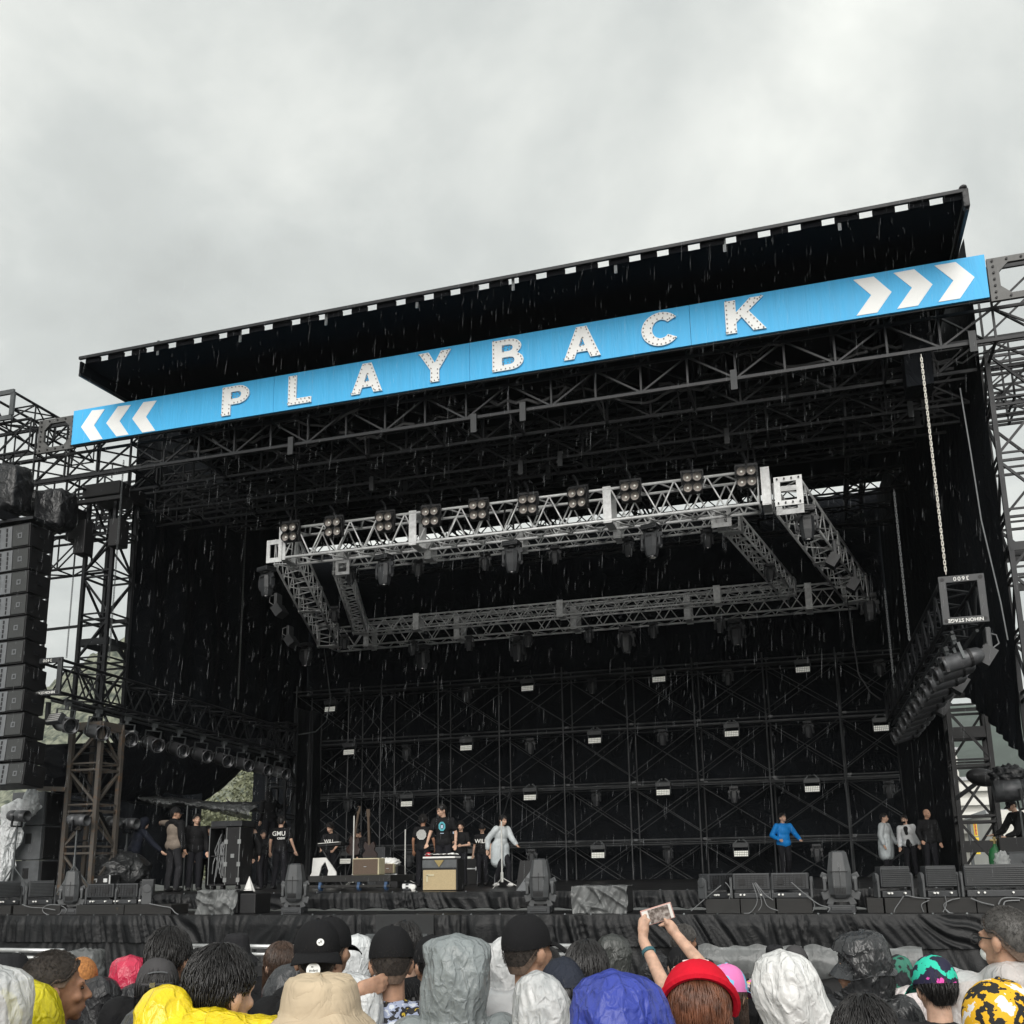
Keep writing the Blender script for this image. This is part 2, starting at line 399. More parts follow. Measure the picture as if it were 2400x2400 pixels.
# ---------------------------------------------------------------- roof and canopy
t = thing('stage_canopy', 'flat black canopy roof jutting forward above the blue banner', 'roof', (-5.3, 14.7, 11.7))
zc = 11.80; XA, XB = -13.17, 2.68
zr = at(1200, 1229, 28.9).z
b = MB(); b.bar((XA, 14.7, zc+.01), (XB, 14.7, zc+.01), .05, .055); b.build('front_beam', STEEL, t)
b = MB()
ROOFM = mat('roof_cloth', (.004, .0045, .0058), .9, var=.3, vs=1.5, spec=.1)
def under(u, v):
    xa = XA-3.5*max(0, v-.17)/.83; x = xa+(XB-xa)*u; y = 14.78+(28.9-14.78)*v
    return (x, y, (zc-.08)*(1-v)+zr*v+.02*nz(x*1.5, y*.8)*(0 < v < 1))
b.grid(under, 40, 40); b.build('roof_panel', ROOFM, t, smooth=True)
i = 0; x = XA+.12
while x < XB-.02:                       # cloth tabs laced to the beam, sky between them
    wd = .325+.04*math.sin(i*1.7)+.02*math.sin(i*5); wd = min(wd, XB-x); b = MB(); b.box((x+wd/2, 14.76, zc-.05), (wd, .05, .10)); b.build('lacing_tab', ROOFM, t); x += wd+.19; i += 1
for px, py in ((370, 806), (563, 775), (764, 735), (977, 694), (1202, 652), (1442, 611), (1697, 560), (1966, 509)):
    P = at(px, py+2, 14.75); b = MB(); b.box((P.x, 14.76, P.z-.06), (.05, .012, .3))
    for k in range(4): b.box((P.x+.008*(-1)**k, 14.75, P.z-.17+k*.07), (.02, .01, .03))
    b.build('bracket', GSTEEL, t)
b = MB(); b.box((XB+.02, 14.74, zc-.11), (.09, .12, .30)); b.ell((XB, 14.72, zc+.07), (.06, .07, .04)); b.build('end_post', mat('taped_post', (.022, .022, .024), .5, crumple=.4, cs=12), t, bevel=.01)
zq = lambda y: zc-.095+(zr-zc+.095)*(y-14.78)/(28.9-14.78)
for sx, xx, dz in ((-1, XA, .22), (1, XB+.03, .17)):
    b = MB(); v0 = [(xx-.02, 14.74, zq(14.78)-dz), (xx-.02, 21, zq(21)-dz), (xx-.02, 21, zq(21)+.06), (xx-.02, 14.74, zq(14.78)+.06)]; b.add(v0+[(x+.04, y, z) for x, y, z in v0], [(0, 1, 2, 3), (7, 6, 5, 4), (0, 4, 5, 1), (1, 5, 6, 2), (2, 6, 7, 3), (3, 7, 4, 0)]); b.build('side_panel', ROOFM, t)
    b = MB(); b.bar((xx, 14.74, zq(14.78)-dz), (xx, 21, zq(21)-dz), .05); b.build('side_beam', STEEL, t)
# ---------------------------------------------------------------- banner
BLUE = mat('banner_blue', (.07, .46, .84), .5, var=.05, vs=3, spec=.3, stretch=(3, 1, .35), wrinkle=.12, ws=1.2)
BW = mat('banner_white', (.86, .87, .86), .5, var=.03)
xl, xr, zb0, zb1, YBn = -14.16, 3.055, 10.60, 11.345, 15.8
bn = thing('banner_sign', 'long bright blue banner with white bulb letters and arrow chevrons across the stage', 'sign', (-5.5, YBn, zb0))
cuts = [xl]+[at(p, 880, YBn).x for p in (645, 1102, 1625)]+[xr]
for a, c in zip(cuts, cuts[1:]):
    b = MB(); b.box(((a+c)/2, YBn, (zb0+zb1)/2), (c-a-.006, .05, zb1-zb0)); b.build('panel', BLUE, bn)
b = MB(); b.bar((xl, YBn+.045, zb0-.012), (xr, YBn+.045, zb0-.012), .05, .03); b.build('bottom_rail', STEEL, bn)
def onb(px, py): return at(px, py, YBn-.03)
def chev(pts):
    b = MB(); q = [onb(*p) for p in pts]; b.prism([(p.x, p.z) for p in q], YBn-.034, YBn-.026); b.build('chevron', BW, bn)
R1 = lambda x, y: (x/3.865, 900+y/3.865)
for q in ([(735, 390), (835, 240), (950, 228), (852, 375), (930, 498), (822, 515)], [(963, 355), (1070, 203), (1186, 190), (1084, 337), (1166, 458), (1055, 475)], [(1198, 315), (1300, 165), (1420, 150), (1323, 298), (1407, 422), (1290, 440)]):
    chev([R1(*p) for p in q])
R6 = lambda x, y: (1900+x/3.864, 400+y/3.864)
for q in ([(385, 990), (570, 960), (733, 1098), (604, 1285), (415, 1315), (548, 1127)], [(750, 927), (937, 893), (1104, 1030), (972, 1222), (783, 1253), (917, 1060)], [(1120, 860), (1312, 828), (1484, 965), (1352, 1158), (1157, 1190), (1292, 995)]):
    chev([R6(*p) for p in q])
def arc(cx, cy, rx, ry, a0, a1, n=14): return [(cx+rx*math.cos(rad(a0+(a1-a0)*i/n)), cy+ry*math.sin(rad(a0+(a1-a0)*i/n))) for i in range(n+1)]
s_ = .24                                # stroke; glyph height 1
GLY = {
 'P': [[(0, 0), (s_, 0), (s_, .36), (.42, .36)]+arc(.42, .68, .32, .32, -90, 90)+[(0, 1)], [(s_, .56), (s_, .8), (.42, .8)]+arc(.42, .68, .10, .12, 90, -90, 8)],
 'L': [[(0, 0), (.68, 0), (.68, .2), (s_, .2), (s_, 1), (0, 1)]],
 'A': [[(0, 0), (.25, 0), (.315, .2), (.585, .2), (.65, 0), (.9, 0), (.58, 1), (.32, 1)], [(.375, .39), (.45, .66), (.525, .39)]],
 'Y': [[(.32, 0), (.56, 0), (.56, .4), (.88, 1), (.61, 1), (.44, .63), (.27, 1), (0, 1), (.32, .4)]],
 'B': [[(0, 0), (.46, 0)]+arc(.46, .28, .31, .28, -90, 60, 10)+arc(.43, .745, .29, .255, -40, 90, 10)+[(0, 1)], [(s_, .18), (s_, .42), (.44, .42)]+arc(.44, .30, .11, .12, 90, -90, 8), [(s_, .61), (s_, .82), (.42, .82)]+arc(.42, .715, .09, .105, 90, -90, 8)],
 'C': [arc(.44, .5, .44, .52, 38, 322, 26)+arc(.44, .5, .2, .29, 318, 42, 20)],
 'K': [[(0, 0), (s_, 0), (s_, .32), (.36, .46), (.6, 0), (.88, 0), (.52, .62), (.86, 1), (.56, 1), (s_, .62), (s_, 1), (0, 1)]]}
def poly_mesh(loops, th):
    cu = bpy.data.curves.new('g', 'CURVE'); cu.dimensions = '2D'; cu.fill_mode = 'BOTH'; cu.extrude = th/2
    for lp in loops:
        s = cu.splines.new('POLY'); s.points.add(len(lp)-1); s.use_cyclic_u = True
        for p, q in zip(s.points, lp): p.co = (q[0], q[1], 0, 1)
    o = bpy.data.objects.new('g', cu); C.objects.link(o); me = bpy.data.meshes.new_from_object(o.evaluated_get(bpy.context.evaluated_depsgraph_get()))
    r = ([v.co.copy() for v in me.vertices], [list(p.vertices) for p in me.polygons]); bpy.data.objects.remove(o); bpy.data.curves.remove(cu); return r
BULB = mat('bulb_glass', (.36, .33, .31), .3, var=.2, coat=.4)
def area2(lp): return sum(a[0]*b_[1]-b_[0]*a[1] for a, b_ in zip(lp, lp[1:]+lp[:1]))
for ch, x0p, x1p, yt, yb in (('P', 522, 585, 905, 985), ('L', 677, 731, 884, 962), ('A', 825, 897, 856, 940), ('Y', 983, 1058, 825, 912), ('B', 1155, 1228, 800, 887), ('A', 1322, 1408, 767, 860), ('C', 1504, 1587, 733, 825), ('K', 1700, 1795, 696, 795)):
    A_ = onb(x0p, (yt+yb)/2); B_ = onb(x1p, (yt+yb)/2); hz = .60; z0 = zb0+.072
    wd = max(p[0] for p in GLY[ch][0]); sx = (B_.x-A_.x)/wd
    loops = [[(p[0]*sx, p[1]*hz) for p in lp] for lp in GLY[ch]]
    v, f = poly_mesh(loops, .03); b = MB(); b.add([(A_.x+p.x, YBn-.045+p.z, z0+p.y) for p in v], f); lt = b.build('letter', BW, bn)
    b = MB()
    for li, lp in enumerate(loops):
        ins = (-1 if area2(lp) > 0 else 1)*(1 if li == 0 else -1); acc = 0.0
        for p, q in zip(lp, lp[1:]+lp[:1]):
            d = math.hypot(q[0]-p[0], q[1]-p[1])
            if d < 1e-6: continue
            nx, ny = (q[1]-p[1])/d*ins, -(q[0]-p[0])/d*ins
            if li: nx, ny = -nx, -ny
            while acc < d:
                k = acc/d; X_, Z_ = p[0]+(q[0]-p[0])*k+nx*.028, p[1]+(q[1]-p[1])*k+ny*.028
                b.ell((A_.x+X_, YBn-.068, z0+Z_), (.0125, .016, .0125), 6, 4); acc += .082
                if ch in 'CK' or x0p > 1300: b.build('bulb', BULB, lt); b = MB()
            acc -= d
    if b.v: b.build('bulbs', BULB, lt)['kind'] = 'stuff'
# ---------------------------------------------------------------- trusses
def truss_mb(p, q, w, h, n, rc=.03, rb=.018, up=V((0, 0, 1)), zig=True, vert=False, square=False, sides=4):
    """box truss from p to q (centre line), w across, h high: chords and bracing as one mesh each"""
    p, q = V(p), V(q); a = (q-p).normalized(); s = a.cross(up).normalized(); u = s.cross(a)
    cs = [p+s*(x*w/2)+u*(z*h/2) for x, z in ((-1, -1), (1, -1), (1, 1), (-1, 1))]; Lg = (q-p).length
    ch, br = MB(), MB()
    for c in cs:
        (ch.bar(c, c+a*Lg, rc*1.8) if square else ch.cyl(c, c+a*Lg, rc, n=8))
    for k in range(4):
        A0, B0 = cs[k], cs[(k+1) % 4]
        for i in range(n):
            t0, t1, tm = Lg*i/n, Lg*(i+1)/n, Lg*(i+.5)/n
            if zig:
                br.cyl(A0+a*t0, B0+a*tm, rb, n=6); br.cyl(B0+a*tm, A0+a*t1, rb, n=6)
            else:
                if i % 2: br.cyl(A0+a*t1, B0+a*t0, rb, n=6)
                else: br.cyl(A0+a*t0, B0+a*t1, rb, n=6)
            if vert or i == 0: br.cyl(A0+a*t0, B0+a*t0, rb, n=6)
        br.cyl(A0+a*Lg, B0+a*Lg, rb, n=6)
    return ch, br
def truss_thing(name, label, p, q, w, h, n, m_=STEEL, cat='truss', group=None, **k):
    t = thing(name, label, cat, tuple(lerp(p, q, .5)-V((0, 0, h/2))), group); ch, br = truss_mb(p, q, w, h, n, **k)
    ch.build('chords', m_, t, smooth=False); br.build('bracing', m_, t); return t
# main girder behind and below the banner
g = thing('roof_girder', 'deep black steel girder across the stage opening behind the blue banner', 'girder', (-5.5, 16.6, 10.05))
gx0, gx1 = -19.5, 8
b = MB()
for y in (16.2, 17.2):
    for z, s in ((10.08, .055), (10.62, .05), (11.32, .06)): b.bar((gx0, y, z), (gx1, y, z), s*.8, s)
b.build('chords', STEEL, g)
b = MB(); n = 34
for i in range(n+1):
    x = gx0+(gx1-gx0)*i/n
    for y in (16.2, 17.2):
        b.bar((x, y, 10.08), (x, y, 11.32), .035)
    if i < n:
        x2 = x+(gx1-gx0)/n
        for y in (16.2, 17.2):
            if i % 2: b.bar((x, y, 10.08), (x2, y, 10.62), .032)
            else: b.bar((x, y, 10.62), (x2, y, 10.08), .032)
            if i % 3: b.bar((x, y, 10.62), (x2, y, 11.32), .03)
        b.bar((x, 16.2, 10.62), (x2, 17.2, 10.62), .03)
        if i % 2 == 0: b.bar((x, 16.2, 10.08), (x, 17.2, 10.08), .04)
b.build('bracing', STEEL, g); mat('plate_dark', (.032, .034, .036), .55, .3)
for px, py in ((681, 1045), (1110, 992), (1225, 965), (1720, 890), (2280, 800)):
    P = at(px, py, 16.13); b = MB(); b.box((P.x, 16.13, P.z), (.11, .03, .36)); b.build('joint_plate', MATS['plate_dark'], g)
for dy, dz, lb in ((1.7, -.22, 'second black girder close behind the one under the banner'), (2.9, .1, 'third black girder further behind the banner')):
    c = dup(g); c.location = (g.location.x+dy*.2, g.location.y+dy, g.location.z+dz); c.scale = (.86, .8, .85); c['label'] = lb
b = MB()
for k in range(16):                    # cable looms slung along the girder
    x = -13.5+k*1.02; zz = 10.3+.5*((k*7) % 5)/5; yy = 16.25+.2*(k % 4)
    b.tube([(x+1.5*s/8, yy+.1*math.sin(s+k), zz-.16*math.sin(PI*s/8)+.04*math.sin(3*s+k)) for s in range(9)], .018+.008*(k % 3))
    b.tube([(x+.3*k % 1, yy, zz), (x+.05+.3*k % 1, yy-.05, zz-.35-.1*(k % 3))], .014)
b.build('cable_loom', RUB, g)
# framed plates just past both ends of the banner
for xa, xb, pl in ((-15.15, -14.2, 'left'), (3.1, 4.1, 'right')):
    t = thing('splice_frame', 'grey bolted octagon splice frame at the %s end of the blue banner' % pl, 'frame', ((xa+xb)/2, 15.95, 10.6))
    b = MB(); zc_ = 10.97; ww = (xb-xa)/2; hh = .37; xc = (xa+xb)/2
    lo = [(xc-ww, zc_-hh), (xc+ww, zc_-hh), (xc+ww, zc_+hh), (xc-ww, zc_+hh)]
    i1 = ww*.68; i2 = hh*.72; c1 = .14
    li = [(xc-i1+c1, zc_-i2), (xc+i1-c1, zc_-i2), (xc+i1, zc_-i2+c1), (xc+i1, zc_+i2-c1), (xc+i1-c1, zc_+i2), (xc-i1+c1, zc_+i2), (xc-i1, zc_+i2-c1), (xc-i1, zc_-i2+c1)]
    v, f = poly_mesh([lo, li], .06); b.add([(p.x, 15.95+p.z, p.y) for p in v], f); b.build('plate', mat('plate_steel', (.1, .1, .098), .55, .4, var=.3, vs=6), t)
    b = MB()
    for k in range(5):
        for zz in (zc_-hh*.86, zc_+hh*.86): b.cyl((xc-ww*.85+k*ww*.42, 15.93, zz), (xc-ww*.85+k*ww*.42, 15.9, zz), .02, n=6)
        for xx in (xc-ww*.84, xc+ww*.84): b.cyl((xx, 15.93, zc_-hh*.6+k*hh*.3), (xx, 15.9, zc_-hh*.6+k*hh*.3), .02, n=6)
    b.build('bolts', DARK, t)
truss_thing('banner_truss', 'black box truss carrying on past the left end of the banner', (-19.5, 16.0, 10.97), (-15.2, 16.0, 10.97), .5, .72, 5, zig=False, vert=True)
truss_thing('banner_truss', 'black box truss carrying on past the right end of the banner', (4.15, 16.0, 10.97), (8, 16.0, 10.97), .5, .72, 5, zig=False, vert=True)
P = at(16, 952, 15.7)
t = truss_thing('outrigger_truss', 'black truss jutting toward the crowd at the top left, with a framed end', (P.x-.15, 15.7, P.z), (P.x-.15, 18.2, P.z), .62, .58, 4, zig=False, vert=True)
b = MB()
for zz in (-.29, .29): b.box((P.x-.15, 15.66, P.z+zz), (.7, .05, .1))
for xx in (-.33, .33): b.box((P.x-.15+xx, 15.66, P.z), (.1, .05, .5))
b.build('end_frame', GSTEEL, t)
# rafters and purlins under the roof
for i in range(6):
    x = -12.4+i*2.75
    truss_thing('rafter_truss', 'dark rafter truss running back under the black roof, %s from the left' % ('first', 'second', 'third', 'fourth', 'fifth', 'sixth')[i], (x, 17.5, 11.2), (x, 28.6, 11.75), .4, .6, 11, rc=.03, rb=.018, group='rafters under the roof')
for i, y in enumerate((18.8, 21.5, 24.4, 27.2)):
    truss_thing('cross_truss', 'dark cross truss under the roof, %s row behind the banner' % ('first', 'second', 'third', 'fourth')[i], (-14, y, 10.75+.1*i), (2.4, y, 10.75+.1*i), .35, .5, 17, rc=.028, rb=.016, group='cross trusses under the roof')
# ---------------------------------------------------------------- towers
def tower(name, label, x0, y0, w, d, z0, z1, m_, nb, leg=.075, br=.04, plates=(), fr=None):
    t = thing(name, label, 'tower', (x0+w/2, y0+d/2, z0)); c = [(x0, y0), (x0+w, y0), (x0+w, y0+d), (x0, y0+d)]
    for x, y in c:
        b = MB(); b.bar((x, y, z0), (x, y, z1), leg); b.build('leg', m_, t)
    b = MB(); h = (z1-z0)/nb
    for i in range(nb):
        za, zb_ = z0+h*i, z0+h*(i+1)
        for k in range(4):
            (xa, ya), (xb, yb) = c[k], c[(k+1) % 4]
            b.bar((xa, ya, zb_-.03), (xb, yb, zb_-.03), br); b.bar((xa, ya, za+.1), (xb, yb, za+.1), br*.8)
            if (i+k) % 2: b.bar((xa, ya, za+.1), (xb, yb, zb_-.05), br)
            else: b.bar((xa, ya, zb_-.05), (xb, yb, za+.1), br)
    b.build('bracing', m_, t)
    for z, hh in plates:
        b = MB()
        for k in range(4):
            (xa, ya), (xb, yb) = c[k], c[(k+1) % 4]
            b.box(((xa+xb)/2, (ya+yb)/2, z), (abs(xb-xa)+.09 if xa != xb else .03, abs(yb-ya)+.09 if ya != yb else .03, hh))
        b.build('joint_plate', fr or m_, t)
    return t
t = tower('stage_tower', 'tall black lattice tower at the left edge of the stage opening', -14.63, 17, .68, .68, ZU, 10.05, STEEL, 9, plates=((6.75, .14),))
b = MB(); b.box((-14.25, 17.3, 10.05), (.95, .9, .3)); b.bar((-14.9, 16.75, 9.75), (-13.6, 16.75, 9.75), .1); b.build('head_block', DARK, t, bevel=.02)
for dx, dz, s in ((-.35, 9.3, .7), (-.12, 9.0, .75), (.75, 9.0, .6)): b = MB(); b.box((-14.5+dx, 16.9, dz), (.28, .3, s)); b.build('motor_box', DARK, t, bevel=.02)
t = tower('stage_tower', 'tall black lattice tower at the right edge of the stage opening', 3.12, 17, .72, .7, ZU, 10.3, STEEL, 9, plates=((6.9, .14),))
b = MB(); b.bar((3.2, 17.3, 6.9), (7.5, 17.6, 6.9), .06, .16); b.bar((3.2, 17.3, 6.3), (7.5, 17.6, 6.3), .06, .12)
for k in range(7): b.bar((3.3+k*.6, 17.35, 6.3 if k % 2 else 6.9), (3.9+k*.6, 17.4, 6.9 if k % 2 else 6.3), .05)
b.build('side_arm', STEEL, t)
# dark draped main column behind the banner at the right
b = MB(); b.box((at(2145, 830, 16.9).x, 16.9, 10.9), (.42, .5, 2.4)); tag(b.build('tower_sleeve', BLK), 'dark cloth sleeve around the column behind the chevrons at the right', 'sleeve')
0 and tower('outer_tower', 'grey and black lattice tower at the far right edge beyond the stage', at(2383, 1500, 14.6).x, 14.6, .7, .7, 0, 9.2, GSTEEL, 7, leg=.09, plates=((4.6, .5),))
tower('rear_tower', 'black lattice tower standing in the gap at the right rear of the stage', at(2242, 1850, 25).x, 25, .8, .75, ZU, 6.7, DARK, 4, leg=.1, br=.055, plates=((4.9, .25), (5.95, .3), (2.35, .25)))
tower('rear_tower', 'black lattice tower at the left rear of the stage, a man climbing on it', at(625, 1850, 26).x, 26, .6, .6, ZU, 6.3, STEEL, 5, leg=.07)
P = at(160, 1850, 16.7); P2 = at(228, 1850, 16.7); Pt = at(160, 1708, 16.7)
t = tower('support_tower', 'rusty brown lattice tower standing beside the speaker stack on the left', P.x, 16.7, P2.x-P.x, .62, ZU, Pt.z, RUST, 4, leg=.085, br=.04, plates=((Pt.z+.04, .14),), fr=RUST)
b = MB(); b.bar((P.x-.02, 16.65, ZU+.06), (P2.x, 16.65, ZU+.06), .12); b.build('foot', RUST, t)
# left frame behind the line array
truss_thing('outrigger_truss', 'black truss running sideways behind the loudspeaker column on the left', (-19, 17.4, at(150, 1305, 17.4).z), (-14.6, 17.4, at(150, 1305, 17.4).z), .5, .75, 5, zig=False, vert=True)
for px, y0_, y1_, lb in ((125, 1240, 2060, 'thin black standing pole just right of the loudspeaker column'),):
    b = MB(); A = at(px, y0_, 16.9); b.cyl((A.x, 16.9, ZU), (A.x, 16.9, A.z), .035); tag(b.build('pole', STEEL), lb, 'pole')
b = MB(); A = at(100, 1477, 17.2); B = at(300, 1455, 17.2); b.bar(A, B, .05); tag(b.build('bar', STEEL), 'thin black horizontal bar crossing the left lattice tower', 'bar')
# ---------------------------------------------------------------- scaffold wall
sca = thing('scaffold_wall', 'tall wall of dark scaffold tubes across the back of the stage', 'scaffold', (-6, YS, ZU))
XP = [-15.75, -13.93, -12.83, -10.96, -9.04, -7.1, -5.22, -3.32, -1.39, .53, 2.3]; ZP = [ZU, 2.73, 4.31, 5.95, 7.56]
for j, y in ((0, YS), (1, YS+.9)):
    for i, x in enumerate(XP):
        b = MB(); b.cyl((x+.06*j, y, ZU), (x+.06*j, y, 7.75), .021, n=8)
        for z in ZP[1:]: b.cyl((x+.06*j, y, z-.05), (x+.06*j, y, z+.05), .031, n=8)
        b.build('post', GALV, sca)
    for z in ZP[1:]:
        b = MB(); b.cyl((XP[0]-.3, y, z), (XP[-1]+.2, y, z), .022, n=8); b.cyl((XP[0], y, z-.13), (XP[-1], y, z-.13), .018, n=8)
        if j: b.box(((XP[0]+XP[-1])/2, y-.45, z-.07), (XP[-1]-XP[0], .5, .02))
        for x in XP: b.box((x+.12, y-.03, z), (.1, .05, .06))
        b.build('ledger', GALV, sca)
for j, y in ((0, YS+.03), (1, YS+.93)):
    for i in range(len(XP)-1):
        for k in range(len(ZP)-1):
            za, zb_ = (ZP[k] if k else ZU-.6), ZP[k+1]-.12
            za = za+.2 if k else ZU-.25
            b = MB(); b.cyl((XP[i], y, zb_), (XP[i+1], y, za), .012, n=6); b.cyl((XP[i], y+.035, za), (XP[i+1], y+.035, zb_), .012, n=6)
            if (k == 0 and i < 2) : pass
            b.build('cross_brace', GALV, sca)
# ---------------------------------------------------------------- things beyond the stage
HOUSE = mat('pale_render', (.62, .61, .57), .7, var=.08, vs=.3)
WIN = mat('window_glass', (.12, .15, .17), .2, var=.3)
def house(label, pl, pr, ptop, Y, dep, rows, cols, roofc=None, z0=-2):
    A = at(pl, 1900, Y); B = at(pr, 1900, Y); zt = at((pl+pr)/2, ptop, Y).z
    t = thing('apartment_building', label, 'building', ((A.x+B.x)/2, Y, z0)); b = MB(); b.box(((A.x+B.x)/2, Y+dep/2, (z0+zt)/2), (B.x-A.x, dep, zt-z0)); b.build('walls', HOUSE, t)
    b = MB(); b.box(((A.x+B.x)/2, Y+dep/2, zt+.15), (B.x-A.x+.6, dep+.6, .35)); b.build('roof', mat('roof_slab', (.4, .41, .42), .7), t)
    W_ = B.x-A.x; Hh = zt-3
    for r in range(rows):
        for c in range(cols):
            x = A.x+W_*(c+.5)/cols; z = 3+Hh*(r+.5)/rows; b = MB(); ww, wh = W_/cols*.55, Hh/rows*.45
            b.box((x, Y-.02, z), (ww, .12, wh)); wn = b.build('window', WIN, t)
            b = MB(); b.box((x, Y-.1, z-wh/2-.08), (ww*1.2, .3, .12)); b.box((x, Y-.1, z), (.08, .06, wh)); b.build('frame', WHITE, wn)
    for r in range(rows):
        z = 3+Hh*r/rows; b = MB(); b.box(((A.x+B.x)/2, Y-.35, z+.3), (W_, .7, .12)); b.box(((A.x+B.x)/2, Y-.68, z+.65), (W_, .05, .6)); b.build('balcony', HOUSE, t)
house('tall narrow cream tower block in front of the mountain at the right', 2236, 2256, 1757, 150, 10, 7, 2)
house('wide white apartment block seen through the right rear tower', 2240, 2335, 1828, 110, 14, 5, 5)
house('pale apartment block at the far right edge behind the man in a cap', 2318, 2440, 1905, 95, 14, 4, 5)
t = thing('street_sign', 'tall yellow signs with red and blue characters by the white building at right', 'sign', tuple(at(2288, 2000, 70)))
YEL = mat('sign_yellow', (.75, .55, .03), .5, var=.1); SRED = mat('sign_red', (.5, .08, .03), .5); SBLU = mat('sign_blue', (.05, .2, .4), .5)
for (pa_, pb_, yt, yb, cc) in ((2280, 2292, 1926, 1960, SRED), (2284, 2298, 1963, 2002, SBLU)):
    A = at(pa_, yt, 70); B = at(pb_, yb, 70); b = MB(); b.box(((A.x+B.x)/2, 70, (A.z+B.z)/2), (B.x-A.x, .2, A.z-B.z)); pn = b.build('panel', YEL, t); b = MB()
    ww = B.x-A.x
    for k, zz in enumerate((.75, .5, .25)):
        z = B.z+(A.z-B.z)*zz; x = (A.x+B.x)/2
        b.cur = 0 if k == 0 else 1
        b.box((x, 69.87, z), (ww*.5, .04, .05)); b.box((x, 69.87, z+.1), (ww*.4, .04, .05)); b.box((x-ww*.1, 69.865, z), (.05, .04, .26)); b.bar((x, 69.86, z), (x+ww*.2, 69.86, z-.12), .04)
    b.build('characters', [SRED, cc], pn)
b = MB(); A = at(2290, 2100, 70); b.cyl((A.x, 70.2, 0), (A.x, 70.2, at(2286, 1926, 70).z), .1); b.build('post', GSTEEL, t)
# leafy trees behind the left wing
LEAF = mat('hazy_leaf', (.12, .135, .08), .7, var=.5, vs=2, col2=(.24, .25, .15))  # leaf colours lightened to imitate haze in front of the trees
BARK = mat('bark', (.05, .04, .03), .9)
def tree(label, P, H, R, seed, n=5200):
    random.seed(seed); t = thing('broadleaf_tree', label, 'tree', (P[0], P[1], 0), 'trees behind the left of the stage')
    b = MB(); b.cyl((P[0], P[1], 0), (P[0]+.2, P[1], H*.55), .25, .12); 
    for k in range(6):
        a = k*1.05; b.cyl((P[0]+.1, P[1], H*(.35+.03*k)), (P[0]+R*.6*math.cos(a), P[1]+R*.6*math.sin(a), H*.7+.1*k), .09, .03, n=6)
    b.build('trunk', BARK, t); b = MB(); cl = []
    for k in range(26):
        a, q, z = rnd(0, 6.28), math.sqrt(rnd(0, 1)), rnd(.3, 1); r_ = R*q*math.sin(PI*min(.95, max(.12, z*.8)))
        cl.append((P[0]+r_*math.cos(a), P[1]+r_*math.sin(a), H*z, R*rnd(.22, .42)))
    for k in range(n):
        x, y, z, r_ = random.choice(cl); d = V((random.gauss(0, 1), random.gauss(0, 1), random.gauss(0, .8))).normalized()*r_*rnd(.6, 1.05)
        p = V((x, y, z))+d; u = V((rnd(-1, 1), rnd(-1, 1), rnd(-1, 1))).normalized(); v = u.cross(V((rnd(-1, 1), rnd(-1, 1), rnd(-1, 1)))).normalized(); s = rnd(.06, .15)
        b.add([p-u*s, p+v*s*.6, p+u*s, p-v*s*.6], [(0, 1, 2, 3)])
    b.build('crown', LEAF, t)
for i, (px, Y, H, R, lb) in enumerate(((430, 48, 5.6, 3.2, 'low leafy green tree behind the men at the left wing'), (520, 52, 6.4, 3.4, 'leafy green tree behind the open rack at left'), (600, 55, 8.5, 3.6, 'taller green tree behind the left rear tower'), (668, 58, 9, 3.2, 'green tree right of the left rear tower'), (280, 46, 4.8, 2.6, 'small green tree glimpsed between the speaker stack and the hooded man'))):
    tree(lb, at(px, 2000, Y), H, R, i+40)
random.seed(5)
